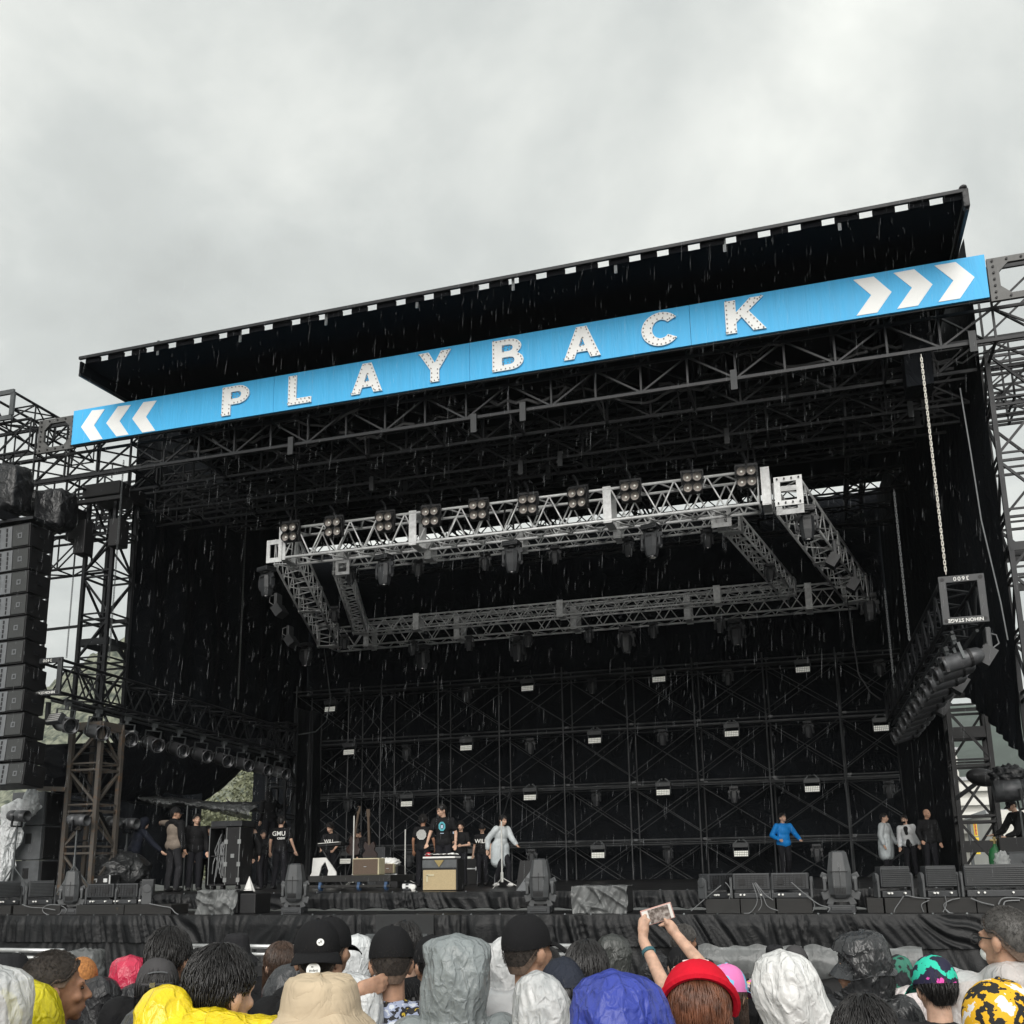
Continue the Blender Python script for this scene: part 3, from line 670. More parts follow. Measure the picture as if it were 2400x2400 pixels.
# ================================================================ lamps and rigging
def M4(loc, rot=(0, 0, 0)): return Matrix.Translation(V(loc)) @ Euler(rot).to_matrix().to_4x4()
def tf(vs, M): return [M @ V(p) for p in vs]
def mk_moving_head(name, label, cat, S=1.0, floor=False):
    """origin at the base plate; hanging: body goes down (-z). built hanging, flipped for the floor"""
    t = thing(name, label, cat, (0, 0, 0)); k = -1 if not floor else 1
    def P(x, y, z): return (x*S, y*S, z*S*k)
    b = MB(); b.box(P(0, 0, .06), (.40*S, .34*S, .12*S)); b.box(P(0, -.175, .06), (.3*S, .02*S, .06*S)); b.build('base', PLASTIC, t, bevel=.02*S)
    b = MB(); b.box(P(-.2, 0, .05), (.03*S, .14*S, .03*S)); b.box(P(.2, 0, .05), (.03*S, .14*S, .03*S)); b.cyl(P(0, 0, .12), P(0, 0, .16), .12*S, n=14); b.build('handles', DARK, t)
    b = MB(); th = .055*S
    for s in (-1, 1):
        pts = [(s*.10, .155), (s*.19, .2), (s*.225, .32), (s*.225, .50), (s*.19, .58)]
        for (x0, z0), (x1, z1) in zip(pts, pts[1:]): b.bar(P(x0, 0, z0), P(x1, 0, z1), .05*S, .15*S)
        b.cyl(P(s*.18, 0, .5), P(s*.255, 0, .5), .075*S, n=12)
    b.bar(P(-.11, 0, .155), P(.11, 0, .155), .05*S, .15*S); b.build('yoke', PLAST2 if floor else PLASTIC, t, bevel=.012*S)
    b = MB()
    sec = [(.115, .21), (.15, .24), (.165, .34), (.16, .56), (.125, .74), (.115, .78)] if not floor else [(.11, .22), (.155, .27), (.17, .4), (.17, .62), (.13, .87), (.125, .9)]
    def oct_(r, z): return [P(r*x, r*.95*y, z) for x, y in ((-1, -.55), (-.55, -1), (.55, -1), (1, -.55), (1, .55), (.55, 1), (-.55, 1), (-1, .55))]
    vs = []; fs = []
    for r, z in sec: vs += oct_(r, z)
    for i in range(len(sec)-1):
        for j in range(8): fs.append((i*8+j, i*8+(j+1) % 8, (i+1)*8+(j+1) % 8, (i+1)*8+j))
    fs += [tuple(range(7, -1, -1)), tuple(range(len(vs)-8, len(vs)))]; b.add(vs, fs); hd = b.build('head', PLAST2 if floor else PLASTIC, t, bevel=.008*S)
    r, z = sec[-1]; b = MB(); b.cyl(P(0, 0, z-.005), P(0, 0, z+.02), r*.86*S, n=16); b.build('lens', LENS, hd)
    b = MB()
    if floor:
        for q in range(8): b.box(P(-.077+q*.022, -.163, .33), (.009*S, .02*S, .09*S))
        b.box(P(0, -.165, .61), (.26*S, .012*S, .01*S)); b.box(P(.01, -.165, .5), (.004*S, .012*S, .36*S))
    else:
        for q in range(6): b.box(P(-.06+q*.024, -.157, .3), (.01*S, .02*S, .05*S))
    b.build('vent', DARK, hd); return Proto(t)
def mk_panel():
    t = thing('strobe_panel', 'strobe', 'stage light', (0, 0, 0))
    b = MB(); b.box((0, 0, -.12), (.46, .16, .13)); b.build('ballast_box', PLAST2, t, bevel=.012)
    b = MB()
    for s in (-1, 1): b.bar((s*.18, .02, -.06), (s*.1, .02, .03), .03); b.box((s*.215, 0, -.27), (.02, .06, .24))
    b.cyl((-.05, .02, .02), (-.05, .02, .06), .03); b.cyl((.07, .02, .02), (.07, .02, .06), .03); b.build('bracket', GSTEEL, t)
    R = rotm(rad(-6)); b = MB(); b.box((0, -.02, -.36), (.42, .07, .19), R); pn = b.build('led_panel', DARK, t, bevel=.006)
    b = MB()
    for i in range(8):
        for j in range(3):
            c = V((0, -.02, -.36))+R @ V((-.175+i*.05, -.037, -.054+j*.054)); b.box(c, (.042, .012, .045), R)
    b.build('led_cells', LEDW, pn); return Proto(t)
def mk_blinder():
    t = thing('blinder_light', 'blinder', 'stage light', (0, 0, 0))
    b = MB(); b.box((0, .05, 0), (.37, .12, .4)); b.build('housing', DARK, t, bevel=.015)
    for i in (-1, 1):
        for j in (-1, 1):
            b = MB(); M = M4((i*.09, -.05, j*.1), (PI/2, 0, 0)); b.lathe([(.0, -.03), (.05, -.022), (.078, .012), (.085, .02), (.085, -.02)], 16, M, False); lp = b.build('lamp', LAMP, t, smooth=True)
            b = MB(); b.lathe([(.083, -.02), (.095, -.02), (.095, .06), (.083, .06)], 16, M, False); b.build('rim', DARK, lp)
            b = MB(); b.ell((i*.09, -.045, j*.1), (.022, .022, .022), 8, 6); b.build('bulb', LEDW, lp)
    b = MB(); b.bar((-.2, .05, 0), (-.2, .05, .24), .02, .04); b.bar((.2, .05, 0), (.2, .05, .24), .02, .04); b.bar((-.2, .05, .24), (.2, .05, .24), .02, .04)
    b.cyl((0, .05, .24), (0, .05, .33), .025); b.cyl((0, .05, .33), (-.06, -.02, .46), .03); b.build('hanger', STEEL, t); return Proto(t)
CANM = mat('can_grey', (.085, .087, .092), .38, .3, var=.3, vs=12)
def mk_can(name='par_can', floor=False):
    """barrel along +x, hung from (0,0,0)"""
    t = thing(name, 'can', 'stage light', (0, 0, 0)); zc = -.26 if not floor else .26
    b = MB(); M = M4((0, 0, zc), (0, PI/2, 0)); b.lathe([(.0, -.25), (.06, -.245), (.095, -.2), (.105, -.12), (.105, .2), (.112, .21), (.112, .24), (.1, .24), (.095, .1), (0, .08)], 18, M); b.build('barrel', CANM, t, smooth=True)
    b = MB(); b.lathe([(.118, .2), (.135, .2), (.135, .235), (.118, .235), (.118, .2)], 4, M @ Euler((0, 0, PI/4)).to_matrix().to_4x4(), False); b.lathe([(.108, -.1), (.115, -.1), (.115, -.07), (.108, -.07)], 18, M); b.build('gel_frame', DARK, t)
    b = MB(); b.cyl((.14, 0, zc), (.15, 0, zc), .094, n=18); b.build('lens', LENS, t)
    b = MB()
    for s in (-1, 1): b.bar((0, s*.125, zc), (0, s*.125, zc*.25), .035, .012)
    b.bar((0, -.13, zc*.25), (0, .13, zc*.25), .035, .012)
    if not floor: b.cyl((0, 0, -.06), (0, 0, .0), .03); b.box((0, 0, .02), (.05, .09, .06))
    b.build('yoke', GSTEEL, t); return Proto(t)
def mk_batten():
    t = thing('batten_light', 'batten', 'stage light', (0, 0, 0)); R = rotm(0, rad(35), 0)
    b = MB(); b.box((0, 0, -.14), (.08, .26, .34)); b.cyl((-.05, 0, -.24), (.05, 0, -.24), .06, n=14); b.build('bracket', PLAST2, t, bevel=.02)
    b = MB(); b.box((-.05, 0, -.38), (.2, .32, .26), R)
    for i in range(4): b.box(V((-.05, 0, -.38))+R @ V((-.105, 0, -.09+i*.06)), (.02, .3, .03), R)
    b.build('fin_block', PLASTIC, t); b = MB(); b.tube([(0, .1, .0), (.14, .12, -.05), (.16, .1, -.18), (.05, .05, -.26)], .01); b.build('lead', CABLE, t); return Proto(t)
big = mk_moving_head('moving_head_light', 'x', 'stage light', .82); small = mk_moving_head('small_moving_head', 'x', 'stage light', .5); floor_head = mk_moving_head('floor_moving_head', 'x', 'stage light', .95, True)
panel = mk_panel(); blinder = mk_blinder(); can = mk_can(); batten = mk_batten()
ORD = 'first second third fourth fifth sixth seventh eighth ninth tenth eleventh twelfth'.split()
# ---- the silver flown rig
rig = thing('lighting_rig', 'silver truss frame hanging under the roof, wider at the back than the front', 'truss rig', (-5.8, 21.7, 8.5))
ZF, ZB_ = 8.86, 8.35
OFL, OFR, OBL, OBR = V((-10.6, 18.5, ZF)), V((-.75, 18.5, ZF)), V((-12.85, 25, ZB_)), V((1.1, 25, ZB_))
IFL, IFR, IBL, IBR = V((-10.2, 19.9, 8.88)), V((-1.42, 19.9, 8.88)), V((-11.55, 24, 8.36)), V((-.45, 24, 8.36))
def rig_truss(a, b_, w, h, n, plates=(), rc=.026, rb=.014):
    ch, br = truss_mb(a, b_, w, h, n, rc, rb); x = ch.build('truss_section', ALU, rig, smooth=True); br.build('bracing', ALU, x, smooth=True)
    d = (b_-a).normalized(); s = d.cross(V((0, 0, 1))).normalized()
    for k in plates:
        c = lerp(a, b_, k); q = MB(); R = Matrix((s, d, V((0, 0, 1)))).transposed()
        for sx in (-1, 1): q.box(c+s*sx*(w/2+.012), (.02, .16, h+.1), R)
        for sz in (-1, 1): q.box(c+V((0, 0, sz*(h/2+.02))), (w+.06, .16, .02), R)
        q.build('joint_plate', ALUP, rig)
L_ = (OFR-OFL).length
pk = [(at(px, 1250, 18.25).x-OFL.x)/L_ for px in (664, 968, 1426, 1803)]
rig_truss(OFL, OFR, .52, .64, 16, pk, .03, .0165); rig_truss(OBL, OBR, .52, .56, 18, (.08, .27, .5, .71, .92))
rig_truss(OFL+V((-.25, .3, 0)), OBL+V((0, -.3, 0)), .52, .56, 9, (.5, .97)); rig_truss(OFR+V((.5, .35, 0)), OBR+V((0, -.3, 0)), .52, .56, 9, (.5, .97))
rig_truss(IFL, IFR, .34, .34, 20, (.02, .26, .5, .74, .98), .024, .013); rig_truss(IBL, IBR, .34, .34, 22, (.15, .5, .85), .024, .013)
rig_truss(IFL+V((0, .2, 0)), IBL, .34, .34, 11, (.03, .97), .024, .013); rig_truss(IFR+V((0, .2, 0)), IBR, .34, .34, 11, (.03, .97), .024, .013)
def ring(c, w, h, hw, hh, y, th=.03, mm=ALUP, name='corner_block', par=None, bolts=True):
    v, f = poly_mesh([[(-w/2, -h/2), (w/2, -h/2), (w/2, h/2), (-w/2, h/2)], [(-hw/2, -hh/2), (-hw/2, hh/2), (hw/2, hh/2), (hw/2, -hh/2)]], th)
    b = MB(); b.add([(c[0]+p.x, y+p.z, c[2]+p.y) for p in v], f)
    if bolts: pass
    return b, b.build(name, mm, par)
P = at(1848, 1150, 18.1)
for y in (18.1, 18.6): _, blk = ring(P, .50, .56, .28, .36, y, par=rig)
b = MB()
for i in range(4):
    for s in (-1, 1): b.cyl((P.x-.19+i*.127, 18.08, P.z+s*.23), (P.x-.19+i*.127, 18.04, P.z+s*.23), .016, n=6)
b.build('bolts', STEEL, blk)
P = at(643, 1292, 18.2); _, blk = ring(P, .36, .5, .2, .3, 18.2, par=rig)
P = at(1690, 1212, 19.6); ring(P, .4, .42, .22, .24, 19.6, par=rig); P = at(803, 1330, 19.6); ring(P, .34, .34, .2, .2, 19.6, par=rig)
for px in (690, 1197, 1770):
    P = at(px, 1200, 18.5); b = MB(); q = 0
    for dx in (-.22, .22): b.tube([(P.x+dx*.2, 18.5, 9.75), (P.x+dx*.4, 18.42, 9.2), (P.x+dx*.5, 18.3, 8.55)], .022)
    b.build('sling', DARK, rig)
P = V((at(690, 1200, 18.5).x, 18.5, 9.75))
def chain(name, label, p, q, s=.05, m_=None, n=None):
    p, q = V(p), V(q); Lg = (q-p).length; n = n or int(Lg/(s*1.15)); b = MB(); a = (q-p).normalized(); u = a.cross(V((0, 1, .2))).normalized(); v = a.cross(u)
    for i in range(n):
        c = p+a*(Lg*(i+.5)/n); d = u if i % 2 else v; h = Lg/n*.72; w_ = s*.32; t_ = s*.16
        for sg in (-1, 1): b.bar(c-a*h+d*w_*sg, c+a*h+d*w_*sg, t_)
        b.bar(c-a*h-d*w_, c-a*h+d*w_, t_); b.bar(c+a*h-d*w_, c+a*h+d*w_, t_)
    return tag(b.build(name, m_ or CHROME, origin=q), label, 'chain')
for i, px in enumerate((690, 1197, 1770)):
    x = at(px, 1200, 18.5).x; chain('hoist_chain', ('dark chain holding the left end of the silver rig', 'dark chain holding the middle of the silver front truss', 'dark chain holding the right end of the silver rig')[i], (x, 18.5, 11.6), (x, 18.5, 9.78), .05, GSTEEL)
A = at(2164, 832, 15.35); B = at(2217, 1345, 15.35)
chain('hoist_chain', 'bright silver chain running down to the framed end of the right lamp truss', (B.x, 15.35, A.z), B, .042, mat('chain_zinc', (.42, .41, .37), .4, .4))
A = at(290, 1080, 16.3); B = at(272, 1545, 16.3); chain('hoist_chain', 'thin chain in front of the left lattice tower', A, (A.x, 16.3, B.z), .045, GSTEEL)
A = at(181, 1240, 16.9); B = at(167, 1540, 16.9); chain('hoist_chain', 'thin chain left of the left lattice tower', A, (A.x, 16.9, B.z), .04, GSTEEL)
A = at(568, 1150, 21.5); B = at(558, 1637, 21.5); chain('hoist_chain', 'long thin chain in front of the left black cloth, ending in a sling', (B.x, 21.5, A.z), B, .05, GSTEEL)
A = at(2080, 1150, 19); B = at(2132, 1505, 19); chain('hoist_chain', 'dark chain in front of the right black cloth, nearer the bright one', (B.x, 19, A.z), B, .045, GSTEEL)
A = at(2075, 1380, 21.8); B = at(2096, 1610, 21.8); chain('hoist_chain', 'dark chain at the far end of the right lamp truss', (B.x, 21.8, A.z), B, .045, GSTEEL)
for i, (pts, lb) in enumerate(((((1985, 1400), (2000, 1500), (2012, 1580), (2040, 1622), (2065, 1640)), 'thin black cable curving down over the right of the scaffold'), (((2250, 910), (2275, 1060), (2300, 1220), (2345, 1410), (2362, 1500)), 'thin black wire stretched across the right black cloth'), (((760, 1520), (775, 1640), (765, 1690), (740, 1715), (700, 1722)), 'thin looping cable left of the scaffold under the silver rig'))):
    b = MB(); b.tube([at(x, y, (24, 17, 25)[i]) for x, y in pts], .015); tag(b.build('hanging_cable', GSTEEL if i else STEEL, origin=at(*pts[-1], (24, 17, 25)[i])), lb, 'cable')
# lamps on the rig
for i, (x, y) in enumerate(((681, 1248), (783, 1236), (903, 1224), (1010, 1211), (1122, 1196), (1238, 1183), (1355, 1168), (1478, 1153), (1623, 1132), (1750, 1118))):
    blinder.put(at(x, y, 18.12), (rad(10), 0, rad(rnd(-6, 6))), 'black four lamp blinder on the silver front truss, %s from the left' % ORD[i], 'blinders on the silver front truss')
for i, (x, y, Y) in enumerate(((625, 1330, 18.6), (902, 1302, 18.6), (1200, 1270, 18.6), (1526, 1232, 18.6), (1888, 1190, 18.9), (717, 1508, 24.9), (990, 1512, 24.6), (1213, 1493, 24.6), (1467, 1472, 24.6), (1725, 1452, 24.6), (2035, 1392, 24.6))):
    lb = ['hanging below the left front corner of the silver rig', 'under the silver front truss, left of its middle', 'under the middle of the silver front truss', 'under the silver front truss, right of its middle', 'below the square corner frame at right', 'below the rear left corner of the rig', 'under the silver rear truss, first from its left', 'under the silver rear truss, second from its left', 'under the silver rear truss, third from its left', 'under the silver rear truss, fourth from its left', 'below the rear right corner of the rig'][i]
    big.put(at(x, y, Y), (rad(rnd(-3, 3)), 0, rad(rnd(-14, 14)-8)), 'large dark moving head '+lb, 'large moving heads on the rig')
for i, (x, y, Y) in enumerate(((822, 1330, 19.9), (980, 1312, 19.9), (1137, 1297, 19.9), (1300, 1281, 19.9), (1472, 1262, 19.9), (1656, 1242, 19.9), (785, 1422, 22), (808, 1488, 24), (1803, 1322, 22), (968, 1502, 24), (1100, 1491, 24), (1237, 1481, 24), (1380, 1470, 24), (1530, 1459, 24), (1686, 1446, 24))):
    w_ = ('small black moving head under the inner front truss, %s from the left' % ORD[i]) if i < 6 else ('small black moving head halfway along the inner left truss', 'small black moving head at the rear end of the inner left truss', 'small black moving head on the inner right truss')[i-6] if i < 9 else 'small black moving head under the inner rear truss, %s from the left' % ORD[i-9]
    small.put(at(x, y, Y), (0, 0, rad(rnd(-25, 25))), w_, 'small moving heads on the rig', scale=1.0)
for i, (x, y, Y, lb) in enumerate(((652, 1395, 20, 'upper grey batten light on the outer left truss of the rig'), (680, 1470, 22.5, 'lower grey batten light on the outer left truss of the rig'), (1955, 1272, 20.5, 'upper grey batten light on the outer right truss of the rig'), (2002, 1332, 22.5, 'lower grey batten light on the outer right truss of the rig'), (2312, 1478, 15.6, 'nearest grey finned batten light beside the right row of cans'), (2250, 1550, 17.5, 'middle grey finned batten light beside the right row of cans'), (2210, 1610, 19.5, 'farthest grey finned batten light beside the right row of cans'))):
    batten.put(at(x, y, Y), (0, 0, PI if i < 2 else 0), lb, 'batten lights hung on trusses')
# lamps on the scaffold wall
pans = [(776, 1638, 0), (1237, 1588, 0), (1544, 1566, 0), (1880, 1542, 0), (820, 1738, 1), (1094, 1727, 1), (1394, 1709, 1), (1714, 1692, 1), (2063, 1678, 1), (955, 1858, 2), (1243, 1842, 2), (1554, 1829, 2), (1902, 1820, 2), (1098, 1986, 3), (1402, 1976, 3), (1736, 1971, 3), (812, 1992, 3)]
row = ('top', 'second', 'third', 'lowest'); cnt = {}
for x, y, r in pans:
    cnt[r] = cnt.get(r, 0)+1
for r in range(4):
    for i, (x, y, _) in enumerate(sorted(p for p in pans if p[2] == r)):
        panel.put(at(x, y, YS-.3), (0, 0, rad(-6)), 'pale celled strobe panel on the %s row of the scaffold, %s from the left' % (row[r], ORD[i]), 'strobe panels on the scaffold', scale=.92)
heads = [(1095, 1612, 0), (1387, 1590, 0), (1705, 1569, 0), (2060, 1547, 0), (953, 1747, 1), (1243, 1731, 1), (1552, 1710, 1), (1893, 1690, 1), (815, 1868, 2), (1098, 1867, 2), (1397, 1851, 2), (1719, 1843, 2), (2082, 1830, 2), (1247, 1990, 3), (1565, 1982, 3), (1913, 1978, 3), (960, 1995, 3)]
for r in range(4):
    for i, (x, y, _) in enumerate(sorted(p for p in heads if p[2] == r)):
        small.put(at(x, y, YS-.3), (0, 0, rad(rnd(-15, 15)-8)), 'small dark moving head on the %s row of the scaffold, %s from the left' % (row[r], ORD[i]), 'small moving heads on the scaffold', scale=1.12)
# ---- black lamp trusses at both sides
def lamp_truss(label, p, q, w, h, num, n):
    t = truss_thing('lamp_truss', label, p, q, w, h, n, zig=True, rc=.03, rb=.018); p = V(p); b = MB(); y = p.y-.03
    for s in (-1, 1): b.box((p.x+s*(w/2), y, p.z), (.1, .05, h-.03)); b.box((p.x, y+.001*s, p.z+s*h/2), (w+.1, .05, .1))
    b.build('end_frame', PLASTIC, t, bevel=.006); b = MB(); M = plane_M(V((p.x, y-.03, p.z+h/2)), (-1, 0, 0), (0, 0, -1)); add_text(b, num, .085, M, space=1.3)
    M = plane_M(V((p.x, y-.03, p.z-h/2)), (-1, 0, 0), (0, 0, -1)); add_text(b, 'NIHON STAGE', .07, M, bold=.001); b.build('stencil_lettering', WHITE, t)
    b = MB()
    for sx in (-1, 1):
        for sz in (-1, 1): b.cyl((p.x+sx*w/2, y-.022, p.z+sz*h/2), (p.x+sx*w/2, y-.03, p.z+sz*h/2), .028, n=10)
    b.build('bolt_holes', DARK, t)
    b = MB()
    for s in (-.15, .18):
        b.cyl(p+V((s, .3, -h/2-.09)), V(q)+V((s, 0, -h/2-.09)), .024, n=8)
    b.build('lamp_bar', GSTEEL, t); return t
lamp_truss('black truss hanging at the left with its numbered square end toward the crowd', (-13.97, 15.5, 5.72), (-13.85, 24.2, 5.42), .56, .62, '3400', 12)
lamp_truss('black truss hanging at the right with its numbered square end toward the crowd', (2.06, 15.0, 5.62), (1.7, 24, 5.42), .5, .6, '3600', 12)
for i in range(10):
    can.put((-13.78+.01*i, 15.85+.88*i, 5.22-.03*i), (0, rad(14), rad(rnd(-6, 4)-22)), 'grey lamp can under the left black truss, %s from the near end' % ORD[i], 'lamp cans on the left truss', scale=1.4)
for i in range(11):
    can.put((1.92-.03*i, 15.35+.72*i, 5.13-.02*i), (0, rad(16), PI+rad(rnd(-3, 3)+8)), 'dark lamp can under the right black truss, %s from the near end' % ORD[i], 'lamp cans on the right truss', scale=1.2)
for i, (x, y, Y, lb) in enumerate(((128, 1685, 15.7, 'long cell panel light under the near end of the left truss'), (300, 1725, 17.7, 'long cell panel light under the left truss beside the fourth can'))):
    t = thing('cell_bar_light', lb, 'stage light', tuple(at(x, y, Y))); P = at(x, y, Y); R = rotm(rad(-25), 0, rad(-12)); b = MB(); b.box(P, (.42, .1, .2), R); b.box(P+V((-.17, 0, .16)), (.06, .08, .34)); pn = b.build('housing', PLASTIC, t); b = MB()
    for u in range(10):
        for v in range(4): b.box(P+R @ V((-.18+u*.04, -.055, -.07+v*.045)), (.026, .012, .028), R)
    b.build('led_cells', mat('dim_led', (.35, .35, .34), .3), pn)
# ================================================================ loudspeakers, stage gear
GRY = mat('cabinet_grey', (.085, .09, .095), .6, var=.2, vs=8, bump=.1, bs=120)
GRL = mat('grille', (.035, .037, .037), .6, var=.2, vs=40, bump=.3, bs=200)
HORN = mat('horn_grey', (.13, .137, .145), .5, var=.15)
def mk_array():
    t = thing('line_array_cabinet', 'x', 'loudspeaker', (0, 0, 0)); h = .45     # origin: right front top edge
    b = MB(); vs = []
    for z, k in ((0, 0), (-h, 0)):
        for x, y in ((0, 0), (-1.24, 0), (-1.14, .62), (-.1, .62)): vs.append((x, y, z*.985 if y == 0 else -.02+z*.9))
    b.add(vs, [(0, 1, 2, 3), (7, 6, 5, 4), (0, 4, 5, 1), (1, 5, 6, 2), (2, 6, 7, 3), (3, 7, 4, 0)]); b.build('cabinet', DARK, t, bevel=.012)
    for x in (-.21, -1.03):
        b = MB(); b.box((x, -.012, -h/2), (.38, .02, h*.86)); g_ = b.build('grille', GRL, t, bevel=.01)
        b = MB(); v, f = poly_mesh([[(-.05, -.05), (.05, -.05), (.05, .05), (-.05, .05)], [(-.028, -.028), (-.028, .028), (.028, .028), (.028, -.028)]], .008); b.add([(x+p.x, -.026+p.z, -h/2+p.y) for p in v], f); b.build('badge', HORN, g_)
    b = MB(); b.box((-.62, -.01, -h/2), (.4, .02, h*.9)); hn = b.build('horn_panel', HORN, t, bevel=.01)
    b = MB()
    for i in range(2):
        for j in range(4): b.box((-.53-.18*i, -.024, -h*.2-h*.2*j), (.03, .012, h*.15))
    b.build('slots', DARK, hn)
    b = MB(); b.box((-.022, .3, -.2), (.02, .1, .06)); b.box((-.01, .1, -.03), (.03, .1, .03)); b.box((-.01, .1, -h+.05), (.03, .1, .03)); b.build('handle', STEEL, t); return Proto(t)
arr = mk_array(); ys_ = (1223, 1280, 1334, 1389, 1441, 1497, 1555, 1613, 1668, 1726, 1784, 1840); xs_ = (70, 68, 66, 63, 60, 57, 57, 56, 55, 57, 59, 62)
for i in range(11):
    P = at(xs_[i]+2, ys_[i]+1, 15); Q = at(xs_[i+1], ys_[i+1], 15)
    arr.put(P, (rad((i-4)*-.8), 0, rad(-4)), 'grey fronted cabinet in the hanging loudspeaker column, %s from the top' % ORD[i], 'cabinets of the hanging loudspeaker column', scale=(P.z-Q.z)/.455)
P = at(72, 1215, 15); b = MB(); b.box((P.x-.6, 15.25, P.z+.02), (1.3, .5, .06)); b.box((P.x-.62, 15.25, P.z+.12), (.1, 1.1, .16)); tag(b.build('flying_frame', STEEL), 'flat black flying frame on top of the loudspeaker column', 'frame')
def lump(name, label, cat, c, r, m_, seed, amp=.12, fr=3, nu=40, nv=26, zmin=None, sq=0, k=1.0):
    """something wrapped in sheet: a squarish lump with creases"""
    c = V(c); b = MB()
    def fn(u, v):
        t_ = 2*PI*u; ph = PI*v; d = V((math.sin(ph)*math.cos(t_), math.sin(ph)*math.sin(t_), math.cos(ph)))
        if sq: mxx = max(abs(d.x), abs(d.y), abs(d.z)); d = d.lerp(d/mxx, sq)
        n_ = amp*(abs(nz(d.x*fr+seed, d.y*fr, d.z*fr*.8))*1.6-.3)+amp*.4*abs(nz(d.x*fr*3, d.y*fr*3+seed, d.z*fr*1.5))
        p = V((d.x*r[0], d.y*r[1], d.z*r[2]))*(1+n_); p = c+p
        if zmin is not None and p.z < zmin: p.z = zmin+.002*math.sin(u*50)
        return p
    b.grid(fn, nu, nv, True); return tag(b.build(name, m_, smooth=True), label, cat)
BAG = mat('black_bin_bag', (.009, .0095, .011), .38, var=.3, crumple=.25, cs=5, wrinkle=.5, ws=4)
for px, py, r_, Y, lb in ((28, 1150, (.32, .3, .5), 15.6, 'chain motor wrapped in black plastic above the loudspeaker column'), (132, 1198, (.34, .3, .44), 16.2, 'chain motor wrapped in black plastic left of the lattice tower'), (80, 1182, (.24, .25, .28), 16.5, 'smaller black plastic bundle between the two wrapped motors')):
    lump('wrapped_motor', lb, 'motor', at(px, py, Y), r_, BAG, px*.1, .16, 2, sq=.6)
# sub stack
A = at(30, 1857, 16.6); B = at(85, 2090, 16.6); hz = (A.z-ZU)/3
for i in range(3):
    z = ZU+hz*i; t = thing('subwoofer', 'black grilled subwoofer in the left stack, '+('at the bottom', 'in the middle', 'on top')[i], 'loudspeaker', ((A.x+B.x)/2, 16.9, z), 'stacked subwoofers')
    b = MB(); b.box(((A.x+B.x)/2, 16.95, z+hz/2), (B.x-A.x, .7, hz-.012)); b.build('cabinet', GRY, t, bevel=.012)
    b = MB(); b.box((B.x+.014, 16.96, z+hz/2), (.025, .6, hz*.92)); b.build('grille', DARK, t, bevel=.008)
    b = MB(); b.box((A.x+(B.x-A.x)*.62, 16.595, z+hz*.62), (.13, .014, .2)); b.build('handle', DARK, t)
b = MB(); C_ = at(140, 1862, 17.3); b.bar((B.x-.3, 16.62, A.z+.06), (at(157, 1870, 16.7).x, 16.66, A.z+.02), .09); tag(b.build('beam', RUST), 'short brown beam between the subwoofer stack and the rusty tower', 'beam')
def side_lamp(label, px, py, Y, pole=True, s=1.0, yaw=0, tripod=True):
    P = at(px, py, Y); t = thing('side_lamp', label, 'stage light', (P.x, P.y, ZU)); M = Matrix.Translation(P) @ Euler((0, rad(4), yaw)).to_matrix().to_4x4() @ Matrix.Scale(s, 4)
    b = MB(); b.lathe([(0, -.22), (.08, -.21), (.105, -.16), (.105, -.02)], 18, M @ Euler((0, PI/2, 0)).to_matrix().to_4x4()); b.lathe([(.1, -.03), (.112, -.02), (.112, .22), (.1, .22), (.098, .05), (0, .03)], 18, M @ Euler((0, PI/2, 0)).to_matrix().to_4x4()); b.build('barrel', CANM, t, smooth=True)
    b = MB()
    for q in (-1, 1): b.bar(M @ V((0, q*.125, 0)), M @ V((0, q*.125, -.2)), .03)
    b.bar(M @ V((0, -.13, -.2)), M @ V((0, .13, -.2)), .03); b.build('yoke', STEEL, t)
    b = MB(); b.cyl((P.x, P.y, ZU+.1), (P.x, P.y, P.z-.2*s), .018); b.cyl((P.x, P.y, ZU+.1), (P.x, P.y, ZU+.7), .026)
    for k in range(3):
        a = k*2.1+.5; b.cyl((P.x, P.y, ZU+.55), (P.x+.42*math.cos(a), P.y+.42*math.sin(a), ZU), .014)
    b.build('stand', GSTEEL, t); return t
side_lamp('black barrel lamp on a stand, half wrapped in white plastic at far left', 42, 1912, 16.0)
side_lamp('black barrel lamp on a stand beside the rusty tower', 182, 1922, 16.4)
side_lamp('black barrel lamp behind the rusty tower, left of a second barrel', 255, 1926, 17.6); side_lamp('black barrel lamp nearest the hooded man at the left wing', 300, 1930, 18.0)
PLW = mat('milky_plastic', (.8, .82, .83), .3, var=.1, crumple=.8, cs=9, trans=.12)
b = MB(); P = at(30, 1960, 16.3)
def drape(u, v):
    a = 2*PI*u; z = 3.52-1.7*v; r_ = (.15+.10*math.exp(-((v-.12)/.13)**2)+.02*math.sin(v*19)+.05*v)*.92+.09*nz(math.cos(a)*2, math.sin(a)*2, v*5)+.03*abs(math.sin(a*7+3*nz(v*5, 1)))+.07*abs(nz(math.cos(a)*5, math.sin(a)*5, v*4))+.05*abs(nz(math.cos(a)*11, math.sin(a)*11, v*14)); cx_ = P.x-.12+.2*math.exp(-((v-.14)/.2)**2)-.22*v
    if v < .08: r_ *= v/.08*.9+.1
    return (cx_+r_*1.25*math.cos(a)+.05*nz(v*7), 16.35+r_*.6*math.sin(a), z)
b.grid(drape, 110, 80, True); tag(b.build('plastic_wrap', PLW, smooth=True), 'crumpled white plastic sheet draped round the barrel lamp at far left', 'plastic sheet')
P = at(72, 1880, 16.25); lump('plastic_wrap', 'white plastic bag tied at the top right of the far left barrel lamp', 'plastic sheet', P, (.13, .14, .26), PLW, 3, .35, 4)
TARP = mat('dark_tarp', (.018, .019, .02), .42, var=.35, crumple=.5, cs=5, vs=3)
